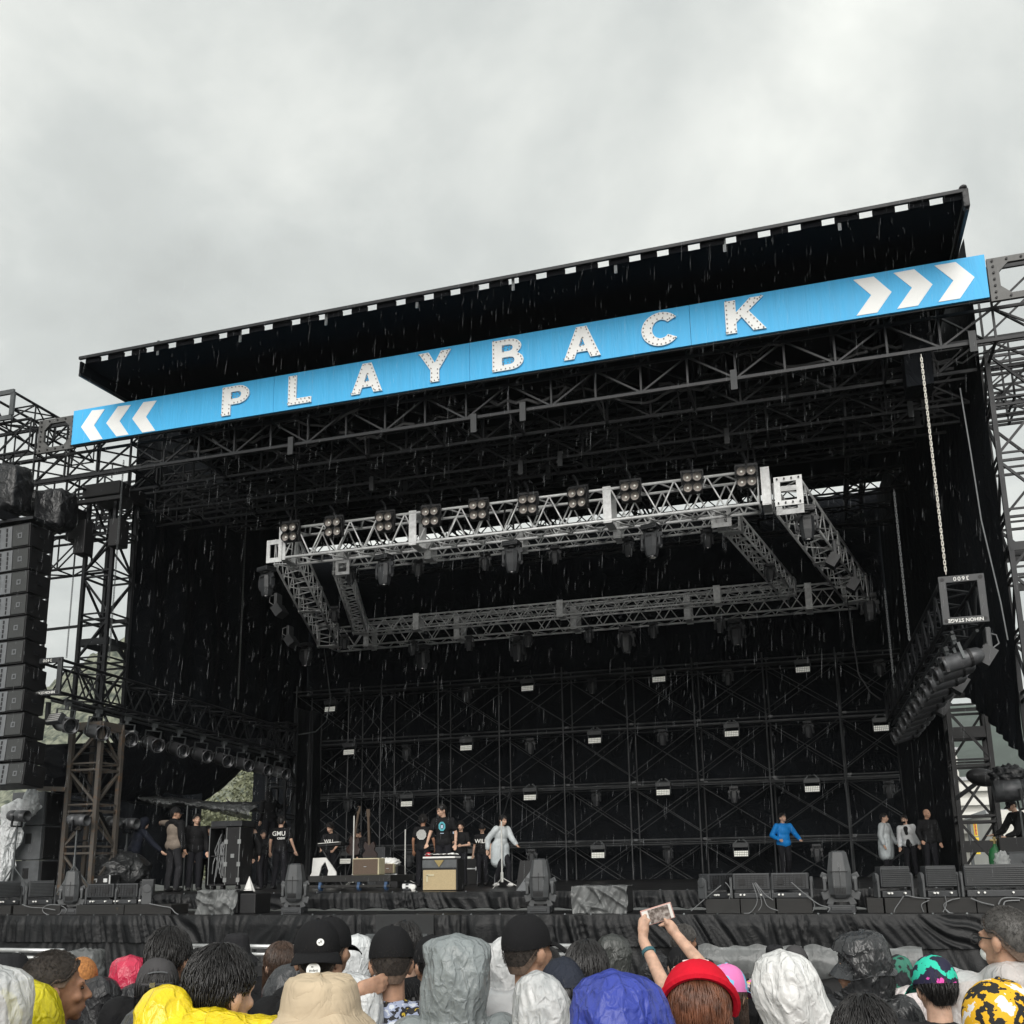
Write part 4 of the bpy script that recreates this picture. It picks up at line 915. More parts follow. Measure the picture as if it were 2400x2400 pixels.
lump('tarp', 'dark grey tarp over gear beside the hooded man at left', 'tarp', at(278, 2045, 17.6), (.62, .5, .42), TARP, 7, .22, 2.2, zmin=ZU+.01)
t = thing('road_case', 'small black case with silver catches in front of the dark tarp', 'case', tuple(at(247, 2078, 17.0))); P = at(247, 2075, 17.0); b = MB(); b.box((P.x, 17, ZU+.18), (.42, .3, .36)); b.build('body', DARK, t, bevel=.01); b = MB()
for s in (-.12, .12): b.box((P.x+s, 16.84, ZU+.26), (.08, .02, .07))
for s in (-.21, .21): b.box((P.x+s, 16.85, ZU+.18), (.02, .02, .36))
b.build('catches', ALUP, t)
# tarps in the left wing and what hides the wing's back
cloth('wing_backdrop', 'black cloth hung low behind the men at the left wing', lambda u, v: (at(115, 1900, 20).x+(at(468, 1900, 20).x-at(115, 1900, 20).x)*u, 20+.08*math.sin(u*40)+.05*nz(u*20, v*3), 3.85-.12*math.sin(u*9)-(3.75-ZU-.1)*v+.3*(1-v)*(1-u)), 50, 14)
TPL = mat('grey_polythene', (.09, .095, .095), .3, var=.35, crumple=.7, cs=5, trans=.15)
def tarp(label, pts, Y, m_=TPL, name='tarp', dy=.7):
    top = [p for p in pts]; b = MB()
    def fn(u, v):
        px = top[0][0]+(top[-1][0]-top[0][0])*u; yt = interp([(p[0], p[1]) for p in top], px); yb = interp([(p[0], p[2]) for p in top], px)
        P = at(px, yt+(yb-yt)*v, Y); return P+V((0, -dy*v*(1-v)*2+.08*nz(u*12, v*5), .04*nz(u*18, v*3, 5)))
    b.grid(fn, 40, 10); return tag(b.build(name, m_, smooth=True), label, 'tarp')
tarp('sagging black tarp strung under the belly of the left cloth', [(285, 1862, 1880), (400, 1868, 1890), (520, 1880, 1900), (620, 1878, 1905)], 19.6, TARP)
tarp('torn grey polythene sheet hanging above the man in a brown jacket', [(345, 1868, 1876), (380, 1872, 1890), (405, 1874, 1896), (426, 1880, 1890)], 19.0)
tarp('grey polythene sheet hanging over the open rack at left', [(455, 1881, 1892), (500, 1884, 1900), (550, 1884, 1915), (590, 1888, 1920), (605, 1890, 1926)], 19.0)
for px, yt, lb in ((440, 1880, 'thin pale pole between the capped man and the dark haired man at left'), (460, 1888, 'thin dark pole beside the dark haired man at left')):
    A = at(px, yt, 19.3); b = MB(); b.cyl((A.x, 19.3, ZU), (A.x, 19.3, A.z), .018); tag(b.build('tent_pole', GSTEEL), lb, 'pole')
# open rack
t = thing('flight_rack', 'open black flight rack with silver corners and cables inside', 'rack', tuple(at(525, 2085, 18.9))); A = at(486, 2082, 18.9); B = at(566, 1938, 18.9); zb_, zt = ZU+.12, B.z; mid = A.x+(B.x-A.x)*.52
b = MB(); 
for x in (A.x, mid): b.box((x, 19.2, (zb_+zt)/2), (.03, .6, zt-zb_))
b.box(((A.x+mid)/2, 19.49, (zb_+zt)/2), (mid-A.x, .02, zt-zb_)); b.box(((A.x+mid)/2, 19.2, zb_), (mid-A.x, .6, .03)); b.box(((A.x+mid)/2, 19.2, (zb_+zt)/2), (mid-A.x, .5, .03)); b.box(((A.x+mid)/2, 19.2, zt), (mid-A.x, .6, .03)); b.build('shell', DARK, t)
b = MB(); b.box(((mid+B.x)/2, 19.15, (zb_+zt)/2), (B.x-mid-.02, .5, zt-zb_)); b.build('door_case', DARK, t, bevel=.012)
b = MB()
for x in (mid+.02, B.x-.03):
    for z in (zb_+.1, zb_+.42, zt-.3): b.box((x, 18.89, z), (.075, .02, .09))
    b.bar((x, 18.9, zb_), (x, 18.9, zt), .012)
b.bar((A.x, 18.9, zb_), (A.x, 18.9, zt), .012); b.box(((mid+B.x)/2, 18.89, (zb_+zt)/2), (.08, .02, .08)); b.build('corners', mat('case_edge', (.3, .31, .31), .4, .4), t)
b = MB(); b.box((A.x+.35, 19.2, zt+.08), (.75, .5, .12)); b.build('device', PLASTIC, t, bevel=.01)
b = MB()
for k in range(14):
    x0 = rnd(A.x+.05, mid-.05); b.tube([(x0, 19.1, zt-rnd(.1, .5)), (x0+rnd(-.1, .1), 18.95, (zb_+zt)/2+rnd(-.2, .2)), (x0+rnd(-.15, .15), 19.0, zb_+rnd(.05, .3))], .011)
b.build('cables', CABLE, t)
b = MB()
for x in (A.x+.08, mid-.08, B.x-.08): b.cyl((x-.03, 19, ZU+.06), (x+.03, 19, ZU+.06), .06, n=12)
b.build('casters', RUB, t)
CLW = mat('white_cloth', (.72, .72, .7), .8, var=.08, wrinkle=.4, ws=8)
b = MB(); P = at(583, 2092, 18.2); b.grid(lambda u, v: V((P.x, 18.2, ZU))+V(((.11*v*(1+.25*math.sin(u*30)))*math.cos(2*PI*u), (.1*v)*math.sin(2*PI*u), .30*(1-v)+.0)), 24, 8, True); tag(b.build('cloth_heap', CLW, smooth=True), 'small white cloth heap on the deck right of the open rack', 'cloth')
# moving heads on the floor
for px, s, rz, lb in ((165, .86, .35, 'first from the left, before the speaker stack'), (690, .92, .1, 'second from the left, before the rolling riser'), (1268, .93, 0, 'third from the left, before the grey monitor'), (1975, .97, -.05, 'fourth from the left, rightmost')):
    P = at(px, 2143, 15.35); floor_head.put((P.x, 15.35, ZL), (0, 0, rz), 'big grey moving head standing on the apron, '+lb, 'big moving heads on the apron', scale=s)
# strobes on crates
def mk_strobe(w_, h_, rear):
    t = thing('floor_strobe', 'x', 'stage light', (0, 0, 0)); b = MB(); b.box((0, 0, h_*.62), (w_, .2, h_*.62)); b.build('housing', PLASTIC, t, bevel=.015); b = MB()
    if rear:
        for i in range(9): b.box((-w_*.42+w_*.105*i, -.102, h_*.62), (.006, .012, h_*.5))
        for i in range(7): b.box((0, -.103, h_*.4+h_*.075*i), (w_*.86, .012, .005))
        for sx in (-.25, .25): b.box((sx*w_, -.105, h_*.62), (w_*.18, .02, h_*.22))
    else:
        for i in range(10): b.box((0, -.11, h_*.36+h_*.057*i), (w_*.94, .03, h_*.022))
        b.box((0, 0, h_*.945), (w_*.96, .2, .012))
    b.build('fins', DARK if rear else PLAST2, t); b = MB()
    for s in (-1, 1): b.box((s*(w_/2+.03), 0, h_*.35), (.035, .16, h_*.7)); b.cyl((s*(w_/2+.01), 0, h_*.6), (s*(w_/2+.055), 0, h_*.6), .075, n=14)
    b.build('bracket', PLAST2, t, bevel=.01); b = MB(); b.box((0, 0, h_*.11), (w_*.96, .2, h_*.2)); b.build('base', PLASTIC, t, bevel=.01); b = MB()
    for s in (-.3, -.2, .25): b.cyl((s*w_, -.1, h_*.14), (s*w_, -.14, h_*.14), .014)
    b.build('plugs', WHITE, t); return Proto(t)
s_rear = mk_strobe(.52, .38, True); s_fin = mk_strobe(.42, .44, False); s_wide = mk_strobe(.78, .45, False)
for pr, px, Y, z, rz, lb in ((s_fin, 12, 15.3, ZL+.16, 1.1, 'finned strobe at the far left end of the apron'), (s_fin, 92, 15.4, ZL+.16, .9, 'finned strobe left of the first big moving head'), (s_rear, 240, 15.5, ZL+.16, .1, 'strobe seen from the back, left of a pair on the left crates'), (s_rear, 296, 15.6, ZL+.16, .1, 'strobe seen from the back, right of a pair on the left crates'), (s_fin, 345, 15.5, ZL+.16, -1.0, 'strobe turned sideways at the end of the left crates'),
     (s_rear, 1682, 15.4, ZL+.2, .9, 'strobe turned sideways at the left end of the right crates'), (s_rear, 1765, 15.4, ZL+.2, 0, 'strobe seen from the back with a bunch of cables'), (s_rear, 1856, 15.4, ZL+.2, -.05, 'strobe seen from the back, just left of the rightmost big head'), (s_fin, 2098, 15.4, ZL+.2, .35, 'finned strobe just right of the rightmost big head'), (s_fin, 2206, 15.4, ZL+.2, .3, 'finned strobe between two others at the right end'), (s_wide, 2338, 15.4, ZL+.2, 0, 'extra wide finned strobe at the right end of the apron')):
    P = at(px, 2120, Y); pr.put((P.x, Y, z), (0, 0, rz), 'dark '+lb, 'strobes on the apron')
SCUF = mat('scuffed_plywood', (.014, .014, .0135), .7, var=.4, vs=4, bump=.1, col2=(.3, .2, .09), thr=(.68, .9))
for i, (xa, xb, h_, lb) in enumerate(((-30, 24, .16, 'at the far left end of the apron'), (30, 140, .16, 'second from the far left end'), (178, 289, .16, 'under the pair of strobes at left, scuffed'), (291, 400, .16, 'right of the scuffed one at left'), (1655, 1735, .2, 'with orange scuffs at the left end of the right row'), (1737, 1818, .2, 'under the strobe with the cable bunch'), (1822, 1905, .2, 'just left of the rightmost big head'), (2034, 2072, .2, 'just right of the rightmost big head'), (2076, 2172, .2, 'second to the right of the rightmost big head'), (2176, 2290, .2, 'under the two finned strobes at right'), (2292, 2420, .2, 'at the right end under the wide strobe'))):
    A = at(xa, 2140, 15.15); B = at(xb, 2140, 15.15); b = MB(); b.box(((A.x+B.x)/2, 15.4, ZL+h_/2), (B.x-A.x, .5, h_)); tag(b.build('crate', SCUF if i in (2, 4, 5) else WOOD, bevel=.006), 'low black plywood crate '+lb, 'crate', 'low crates on the apron')
# cables over the apron
def runs(label, pts, Y, r_=.007, m_=CABLE):
    b = MB()
    for q in pts:
        P_ = [at(x, y, Y+.02*i) for i, (x, y) in enumerate(q)]; dense = []
        for i in range(len(P_)-1):
            p0, p1, p2, p3 = P_[max(0, i-1)], P_[i], P_[i+1], P_[min(len(P_)-1, i+2)]
            for k in range(5):
                s = k/5; dense.append(.5*((2*p1)+(p2-p0)*s+(2*p0-5*p1+4*p2-p3)*s*s+(3*p1-p0-3*p2+p3)*s**3))
        b.tube(dense+[P_[-1]], r_)
    tag(b.build('cable_run', m_), label, 'cable')
runs('grey cable coiled left of the scuffed crate on the apron', [[(105+40*math.cos(a*.9)*(.5+.04*a)+20, 2133+13*math.sin(a*.9)) for a in range(16)], [(52, 2120), (70, 2126), (100, 2128), (130, 2133)]], 15.05)
runs('bunch of grey cables hanging from the strobe left of the rightmost big head', [[(1768, 2070), (1780, 2095), (1785, 2120), (1775, 2138)], [(1770, 2068), (1788, 2100), (1800, 2125), (1830, 2136)], [(1764, 2070), (1775, 2110), (1760, 2138), (1740, 2140)], [(1772, 2070), (1792, 2095), (1812, 2110)]], 15.1, .007)
runs('thin grey cables trailing from the sideways strobe at right', [[(1700, 2068), (1712, 2085), (1708, 2110), (1690, 2136)], [(1690, 2075), (1660, 2100), (1620, 2135)]], 15.12, .007)
runs('grey cable lying in loops just left of the rightmost big head', [[(1855, 2068), (1880, 2090), (1905, 2110), (1905, 2135), (1860, 2140), (1835, 2142)], [(1890, 2100), (1920, 2120), (1944, 2128), (1940, 2138)]], 15.1, .007)
runs('grey cables looping over the crates below the two finned strobes', [[(2118, 2100), (2108, 2115), (2098, 2130), (2095, 2141)], [(2122, 2098), (2150, 2104), (2180, 2106)], [(2215, 2100), (2218, 2120), (2210, 2138)], [(2250, 2105), (2222, 2112), (2215, 2128), (2230, 2142)], [(2178, 2110), (2160, 2120), (2165, 2138)], [(2235, 2107), (2212, 2120), (2222, 2138), (2236, 2140)]], 15.1, .007)
runs('thick grey cables curling over the crate under the wide strobe', [[(2275, 2105), (2300, 2115), (2330, 2122)], [(2340, 2120), (2350, 2106), (2380, 2104), (2410, 2108)], [(2352, 2122), (2358, 2112), (2390, 2110)]], 15.08, .009)
runs('pale thin cable running along the left crates', [[(350, 2118), (380, 2124), (400, 2128), (412, 2140), (430, 2147), (460, 2146)]], 15.1, .008)
# wedges under plastic
def covered(label, xa, xb, yt, side=0):
    A = at(xa, 2143, 15.2); B = at(xb, 2143, 15.2); zt = at((xa+xb)/2, yt, 15.2).z; cx_ = (A.x+B.x)/2; hw = (B.x-A.x)/2; b = MB()
    t = thing('stage_monitor', label, 'loudspeaker', (cx_, 15.45, ZL)); b.box((cx_, 15.5, (ZL+zt)/2-.01), (hw*2-.06, .5, zt-ZL-.03)); b.build('cabinet', DARK, t, bevel=.02); b = MB()
    def fn(u, v):
        x = A.x+(B.x-A.x)*u
        if v < .35: z, y = zt+.012*nz(x*9, v*5), 15.75-.55*(v/.35)
        else: z, y = zt-(zt-ZL-.005)*((v-.35)/.65), 15.2-.03*((v-.35)/.65)
        c_ = .07*max(0, 1-abs(nz(x*3+z*4, z*1.2-x, xa))*4)+.05*max(0, 1-abs(nz(x*6-z*3, z*2+x*2, 3))*4)+.03*nz(x*2, z*3, 8); return (x+.05*nz(z*4, u*3)*(u in (0, 1)), y-c_, z+.012*nz(x*7, y*8))
    b.grid(fn, 60, 36); b.build('plastic_cover', mat('clear_polythene', (.2, .207, .207), .28, var=.3, crumple=.22, cs=9, trans=.22, stretch=(1, 1, .6)), t, smooth=True)
    if side: b = MB(); b.box((B.x+side/2, 15.5, (ZL+zt)/2-.03), (side, .5, zt-ZL-.06)); b.build('side_cabinet', DARK, t, bevel=.02)
covered('stage monitor under grey clear plastic, a bare black side showing at its right', 464, 556, 2086, .3); covered('stage monitor fully wrapped in crumpled clear plastic at the middle of the apron', 1342, 1474, 2076)
# amps, riser, keyboard corner, stands
t = thing('rolling_riser', 'low black rolling riser with blue casters carrying the brown amp', 'riser', tuple(at(815, 2088, 18.0))); A = at(722, 2070, 18.0); B = at(915, 2070, 18.0)
zt_ = at(815, 2052, 18.0).z; b = MB(); b.box(((A.x+B.x)/2, 18.6, zt_-.06), (B.x-A.x, 1.2, .12)); b.bar((A.x, 18.02, zt_-.2), (B.x, 18.02, zt_-.2), .05); b.build('deck', WOOD, t, bevel=.006)
for x in (A.x+.25, (A.x+B.x)/2+.2, B.x-.1): b = MB(); b.cyl((x-.025, 18.05, ZU+.07), (x+.025, 18.05, ZU+.07), .07, n=14); b.box((x, 18.05, ZU+.17), (.06, .08, .1)); b.build('caster', mat('caster_blue', (.04, .08, .16), .4), t)
TAN = mat('tan_grille', (.42, .33, .19), .8, var=.1, vs=50, bump=.2, bs=300); BRN = mat('brown_grille', (.10, .07, .05), .8, var=.15, vs=50, bump=.2, bs=300); CREAM = mat('cream_tolex', (.5, .45, .3), .6, var=.1)
def amp(label, xa, xb, yt, Y, zb_, m_c, m_g, head=0, dep=.3, par=None):
    A = at(xa, yt, Y); B = at(xb, yt, Y); zt = A.z; t = thing('guitar_amp', label, 'amplifier', ((A.x+B.x)/2, Y, zb_)); cx_ = (A.x+B.x)/2; w_ = B.x-A.x; h_ = zt-zb_
    b = MB(); b.box((cx_, Y+dep/2, zb_+h_/2), (w_, dep, h_)); b.build('cabinet', m_c, t, bevel=.02); b = MB(); b.box((cx_, Y-.008, zb_+(h_-head)/2), (w_*.92, .012, (h_-head)*.9)); b.build('grille', m_g, t)
    if head:
        b = MB(); b.box((cx_, Y-.006, zt-head*.5), (w_*.96, .012, head*.8)); b.build('panel', GRY, t); b = MB(); b.prism([(cx_-.09, zt-.02), (cx_+.09, zt-.02), (cx_, zt-.14)], Y-.03, Y-.012); b.build('emblem', mat('brass', (.35, .27, .12), .4, .6), t)
        b = MB(); x0, z0 = A.x+w_*.16, zb_+h_*.5; b.box((x0+.06, Y-.02, z0), (.14, .006, .03)); b.box((x0, Y-.02, z0-.06), (.03, .006, .12)); b.build('tape', CREAM, t)
    else:
        b = MB(); b.box((cx_, Y-.018, zb_+h_*.5), (.06, .008, .012)); b.build('badge', CHROME, t)
    b = MB(); b.box((cx_, Y+dep/2, zt+.015), (.2, .03, .025)); b.build('handle', DARK, t)
amp('cream edged guitar amp with brown grille on the rolling riser', 826, 888, 2012, 18.1, zt_, CREAM, BRN, dep=.3)
amp('small cream guitar amp behind the brown grilled one', 897, 922, 2024, 20.2, ZU+.3, CREAM, BRN, dep=.28)
amp('tall bass amp with tan grille and a black control strip', 989, 1072, 2014, 17.2, ZU, DARK, TAN, head=.17, dep=.38)
A = at(993, 2010, 17.25); B = at(1062, 2010, 17.25); b = MB(); b.box(((A.x+B.x)/2, 17.42, A.z+.0), (B.x-A.x+.05, .3, .03)); b.grid(lambda u, v: (A.x+(B.x-A.x)*u, 17.26+.3*v, A.z+.025+.05*abs(nz(u*6, v*4))+.02), 24, 8); tag(b.build('folded_sheet', CLW, smooth=False), 'pale folded sheet on top of the tan grilled amp', 'cloth')
b = MB(); P = at(1004, 2004, 17.4); b.ell(P, (.06, .06, .05), 10, 8); tag(b.build('cloth_bundle', mat('red_cloth', (.45, .02, .03), .8, wrinkle=.4, ws=15), smooth=True), 'red cloth bundle on the left end of the pale folded sheet', 'cloth')
R5 = lambda x, y, Y: at(600+x/3.22, 1800+y/3.22, Y)
t = thing('keyboard', 'black keyboard on a stand before the man in a wavy cap', 'keyboard', tuple(R5(560, 680, 21.5))); A = R5(490, 585, 21.5); B = R5(665, 572, 21.5); b = MB(); b.box((A+B)/2, ((B-A).length, .35, .07), rotm(0, rad(-3), 0)); b.build('body', DARK, t, bevel=.01); b = MB(); b.box((A+B)/2+V((0, -.15, .04)), ((B-A).length*.9, .12, .012), rotm(0, rad(-3), 0)); b.build('keys', WHITE, t)
b = MB(); M_ = (A+B)/2
for s in (-1, 1): b.cyl(M_+V((.3*s, 0, -.04)), (M_.x-.3*s, 21.5, ZU), .02)
b.build('stand', STEEL, t)
b = MB(); q = [R5(x, y, 21.2) for x, y in ((430, 680), (525, 676), (570, 735), (603, 785), (606, 828), (536, 828), (546, 775), (522, 706), (492, 745), (470, 828), (400, 828), (420, 790))]; b.prism([(p.x, p.z) for p in q], 21.2, 21.24); tag(b.build('stand_panel', CLW), 'white curved cloth panel hung below the keyboard', 'panel')
def mic(label, px, yt, Y, boom=None, m_=GSTEEL, tri=True):
    P = at(px, yt, Y); t = thing('mic_stand', label, 'mic stand', (P.x, Y, ZU)); b = MB(); b.cyl((P.x, Y, ZU+.12), P, .016); b.cyl((P.x, Y, ZU+.12), (P.x, Y, ZU+.3), .03); b.build('pole', m_, t); b = MB()
    for k in range(3): a = k*2.094+.3; b.cyl((P.x, Y, ZU+.2), (P.x+.34*math.cos(a), Y+.34*math.sin(a), ZU+.01), .008)
    b.build('tripod', m_, t)
    if boom: Q = at(boom[0], boom[1], Y-.1); b = MB(); b.cyl(P, Q, .01); b.cyl(Q, Q+(Q-P).normalized()*.12, .025, .018); b.build('microphone', STEEL, t)
mic('pale mic stand before the person with a guitar', 830, 1912, 20.5, (836, 1900), mat('stand_grey', (.5, .5, .48), .4, .3)); mic('pale straight stand left of the curly haired man', 950, 1944, 21, None, MATS['stand_grey']); mic('tall white mic stand in front of the person in a grey raincoat', 1175, 1925, 18.6, (1192, 1868), MATS['stand_grey'])
def guitar(label, px, py, Y, rz=0.1, col=None):
    P = at(px, py, Y); t = thing('guitar', label, 'guitar', tuple(P)); R = rotm(0, rz, 0); b = MB()
    b.prism([(.05, 0), (.16, .06), (.17, .16), (.1, .24), (.13, .34), (.1, .42), (.03, .38), (-.03, .38), (-.1, .44), (-.14, .34), (-.1, .24), (-.17, .16), (-.16, .06), (-.05, 0)], -.025, .025); b.v = [P+R @ p for p in b.v]; b.build('body', col or mat('guitar_sunburst', (.02, .008, .006), .2, coat=.5), t); b = MB(); b.box((0, -.03, .66), (.05, .03, .62)); b.box((0, -.03, 1.04), (.08, .02, .16)); b.v = [P+R @ p for p in b.v]; b.build('neck', mat('rosewood', (.06, .04, .025), .4), t); b = MB()
    for k in range(3): a = 1.2+k*2.1; b.cyl(P+V((0, .1, .1)), V((P.x+.25*math.cos(a), P.y+.25*math.sin(a)+.1, ZU)), .012)
    b.build('stand', STEEL, t)
guitar('dark guitar standing upright right of the person at the keyboards', 868, 2020, 20.3, -.05); guitar('dark guitar hanging before the crouching person at the pale mic stand', 826, 2005, 21.5, .15)
t = thing('stage_monitor', 'black stage monitor with a pale grey triangular side on the deck', 'loudspeaker', tuple(at(1230, 2082, 16.9))); A = at(1207, 2080, 16.9); B = at(1262, 2080, 16.9); zt = at(1230, 2017, 16.9).z
b = MB(); b.prism([(A.x+.02, ZU), (B.x, ZU), (B.x, zt)], 16.9, 16.93); b.build('side_panel', HORN, t); b = MB(); b.prism([(A.x, ZU), (B.x, ZU), (B.x, zt), (B.x-.33, zt)], 16.94, 17.5); b.build('cabinet', DARK, t)
for i, (px, py, Y, w_, d_, h_, mm, lb) in enumerate(((915, 2050, 20.5, .5, .4, .45, DARK, 'dark green tub of folded cloths behind the small cream amp'), (1110, 2060, 23, .5, .4, .6, DARK, 'black case on the deck behind the man in a WILL shirt'), (890, 2010, 22.5, .45, .4, .9, PLASTIC, 'black equipment case behind the brown grilled amp'), (2390, 2040, 19, .6, .5, .75, DARK, 'black case carrying a grey box at the far right'), (960, 2085, 17.4, .2, .2, .14, PLASTIC, 'small dark box on the deck left of the tan grilled amp'))):
    P = at(px, py, Y); t = thing('equipment_case', lb, 'case', (P.x, Y, ZU)); b = MB(); b.box((P.x, Y, ZU+h_/2), (w_, d_, h_)); b.build('body', mm, t, bevel=.015); b = MB(); b.box((P.x, Y-d_/2-.008, ZU+h_*.62), (w_*.98, .012, .025))
    for s in (-1, 1): b.box((P.x+s*w_*.3, Y-d_/2-.012, ZU+h_*.62), (.06, .016, .08))
    b.build('catches', ALUP, t)
P = at(910, 2022, 20.4); lump('cloth_heap', 'pale cloth heap on the dark tub behind the small cream amp', 'cloth', P, (.24, .2, .1), CLW, 2, .3, 4)
P = at(972, 2085, 17.3); b = MB(); b.cyl((P.x, 17.2, ZU+.07), (P.x, 17.26, ZU+.07), .05, n=16); b.cyl((P.x, 17.19, ZU+.07), (P.x, 17.2, ZU+.07), .035, n=16); b.box((P.x, 17.25, ZU+.015), (.06, .06, .03)); tag(b.build('clamp_lamp', WHITE), 'small round white lamp on the deck left of the tan grilled amp', 'lamp')
# right wing
P = at(2341, 2060, 19); t = thing('gas_cylinder', 'green gas cylinder with brass valve at the right wing', 'cylinder', (P.x, 19, ZU)); zt = at(2341, 1958, 19).z; r_ = .12; b = MB(); b.lathe([(r_, ZU+.02), (r_, zt-.35), (r_*.8, zt-.24), (.03, zt-.17), (.03, zt-.14)], 18, Matrix.Translation((P.x, 19, 0))); b.build('body', mat('bottle_green', (.02, .14, .045), .35, var=.1), t, smooth=True)
b = MB(); b.cyl((P.x, 19, zt-.14), (P.x, 19, zt-.02), .025); b.cyl((P.x-.07, 19, zt-.08), (P.x+.05, 19, zt-.08), .02); b.build('valve', MATS['brass'], t); b = MB(); b.cyl((P.x, 19, zt-.72), (P.x, 19, zt-.52), r_+.002, n=18); b.build('label_band', CREAM, t)
P = at(2362, 2032, 18.8); b = MB(); b.cyl((P.x, 18.8, P.z), (P.x, 18.8, P.z+.16), .065, n=16); tag(b.build('bucket', WHITE), 'small white tub on the case at the right wing', 'tub')
P = at(2350, 2020, 18.6); lump('plastic_bag', 'clear plastic bag standing beside the green gas cylinder', 'bag', P, (.12, .1, .16), mat('clear_bag', (.7, .72, .72), .2, wrinkle=.7, ws=14, trans=.5), 5, .3, 4)
P = at(2395, 2018, 18.7); b = MB(); b.box(P, (.42, .3, .26)); b.cyl(P+V((.02, -.15, 0)), P+V((.02, -.17, 0)), .04, n=14); b.box(P+V((0, 0, .14)), (.44, .32, .02)); tag(b.build('equipment_box', GRY, bevel=.012), 'grey metal box beside the white tub at the far right', 'box')
side_lamp('large dark barrel lamp above the man in a cap at the right edge', 2385, 1850, 19.2, s=1.7, yaw=PI)
lump('plastic_wrap', 'shiny black plastic bundled on top of the large barrel lamp at right', 'plastic sheet', at(2365, 1818, 19.3), (.28, .2, .17), BAG, 4, .35, 3)
P = at(2302, 1822, 22); t = thing('follow_spot', 'dark round lamp head tilted on the right rear tower', 'stage light', tuple(P)); b = MB(); b.ell(P, (.3, .22, .18), 18, 10, rotm(0, .2, 0)); b.build('head', DARK, t, smooth=True); b = MB(); b.bar(P+V((-.1, 0, -.1)), at(2240, 1872, 22.2), .07); b.box(P+V((-.06, -.3, .04)), (.26, .02, .04)); b.build('arm', STEEL, t)
# barriers
BARM = mat('barrier_alu', (.55, .56, .56), .35, .6, var=.15)
def barrier(label, xa, xb, y, wrap=False):
    A = at(xa, y, 12); B = at(xb, y, 12); zt = A.z; t = thing('crowd_barrier', label, 'barrier', ((A.x+B.x)/2, 12, 0), 'barriers before the stage'); b = MB(); b.cyl((A.x, 12, zt), (B.x, 12, zt), .03, n=10); b.cyl((A.x, 12.05, zt-.1), (B.x, 12.05, zt-.1), .025, n=10); b.build('rail', BARM, t, smooth=True); b = MB()
    for x in (A.x+.05, (A.x+B.x)/2, B.x-.05): b.bar((x, 12, 0), (x, 12, zt), .05); b.bar((x, 12, zt*.6), (x, 13, .03), .05); b.bar((x, 11.9, .03), (x, 13, .03), .05)
    b.build('frame', BARM, t); b = MB(); b.box(((A.x+B.x)/2, 12.08, zt/2-.1), (B.x-A.x-.1, .03, zt-.3)); b.build('panel', DARK, t)
    if wrap:
        b = MB(); b.grid(lambda u, v: (A.x+(B.x-A.x)*u, 12-.09*math.sin(v*PI)*(1-.3*abs(nz(u*9, v*4)))-.05, zt+.05-.34*v+.05*nz(u*6, v*2)), 40, 10); b.build('plastic_cover', MATS['clear_polythene'], t, smooth=True)
barrier('silver crowd barrier at far left, its end wrapped in plastic', -60, 150, 2226); 
for xa, xb, y, lb in ((452, 720, 2217, 'silver crowd barrier left of the cap with a white badge'), (722, 1010, 2216, 'silver crowd barrier hidden behind the tan and white hoods'), (1012, 1345, 2215, 'silver crowd barrier behind the wet black hair')): barrier(lb, xa, xb, y)
P = at(200, 2262, 11.9); lump('plastic_wrap', 'clear plastic wrapped round the barrier behind the orange knit hat', 'plastic sheet', P, (.24, .15, .2), MATS['clear_polythene'], 8, .2, 2.5, sq=.6)
barrier('crowd barrier under loose plastic sheet left of the white hood', 1638, 1880, 2226, True); barrier('crowd barrier under loose plastic sheet behind the black plastic hood', 1885, 2160, 2228, True)
# ================================================================ people
def skin(n, c): 
    m_ = mat(n, c, .55, var=.22, vs=28, bump=.12, bs=180, spec=.35); m_.node_tree.nodes['Principled BSDF'].inputs['Subsurface Weight'].default_value = .04; return m_
SK = {'light': skin('skin_light', (.52, .33, .24)), 'mid': skin('skin_mid', (.42, .245, .165)), 'tan': skin('skin_tan', (.30, .155, .095))}
HAIRB = mat('hair_black', (.012, .011, .011), .38, var=.4, vs=40, spec=.5); HAIRBR = mat('hair_brown', (.05, .028, .018), .4, var=.4, vs=40); HAIRAU = mat('hair_auburn', (.13, .05, .025), .4, var=.5, vs=30); HAIRG = mat('hair_grey', (.07, .066, .062), .5, var=.4, vs=50)
EYE = mat('eye_dark', (.02, .015, .012), .15); LIP = mat('lip', (.34, .14, .11), .45)
def cap_v(p, q, r1, r2, n=12):
    p, q = V(p), V(q); b = MB(); a, u, v = b.frame(p, q); L_ = (q-p).length; prof = []
    for i in range(5): t = PI/2*i/4; prof.append((r1*math.sin(t)+1e-4*(i == 0), -r1*math.cos(t)))
    for i in range(5): t = PI/2*i/4; prof.append((r2*math.cos(t)+1e-4*(i == 4), L_+r2*math.sin(t)))
    M = Matrix.Identity(4)
    for i in range(3): M[i][0], M[i][1], M[i][2], M[i][3] = u[i], v[i], a[i], p[i]
    b.lathe(prof, n, M); return b
BC = {}
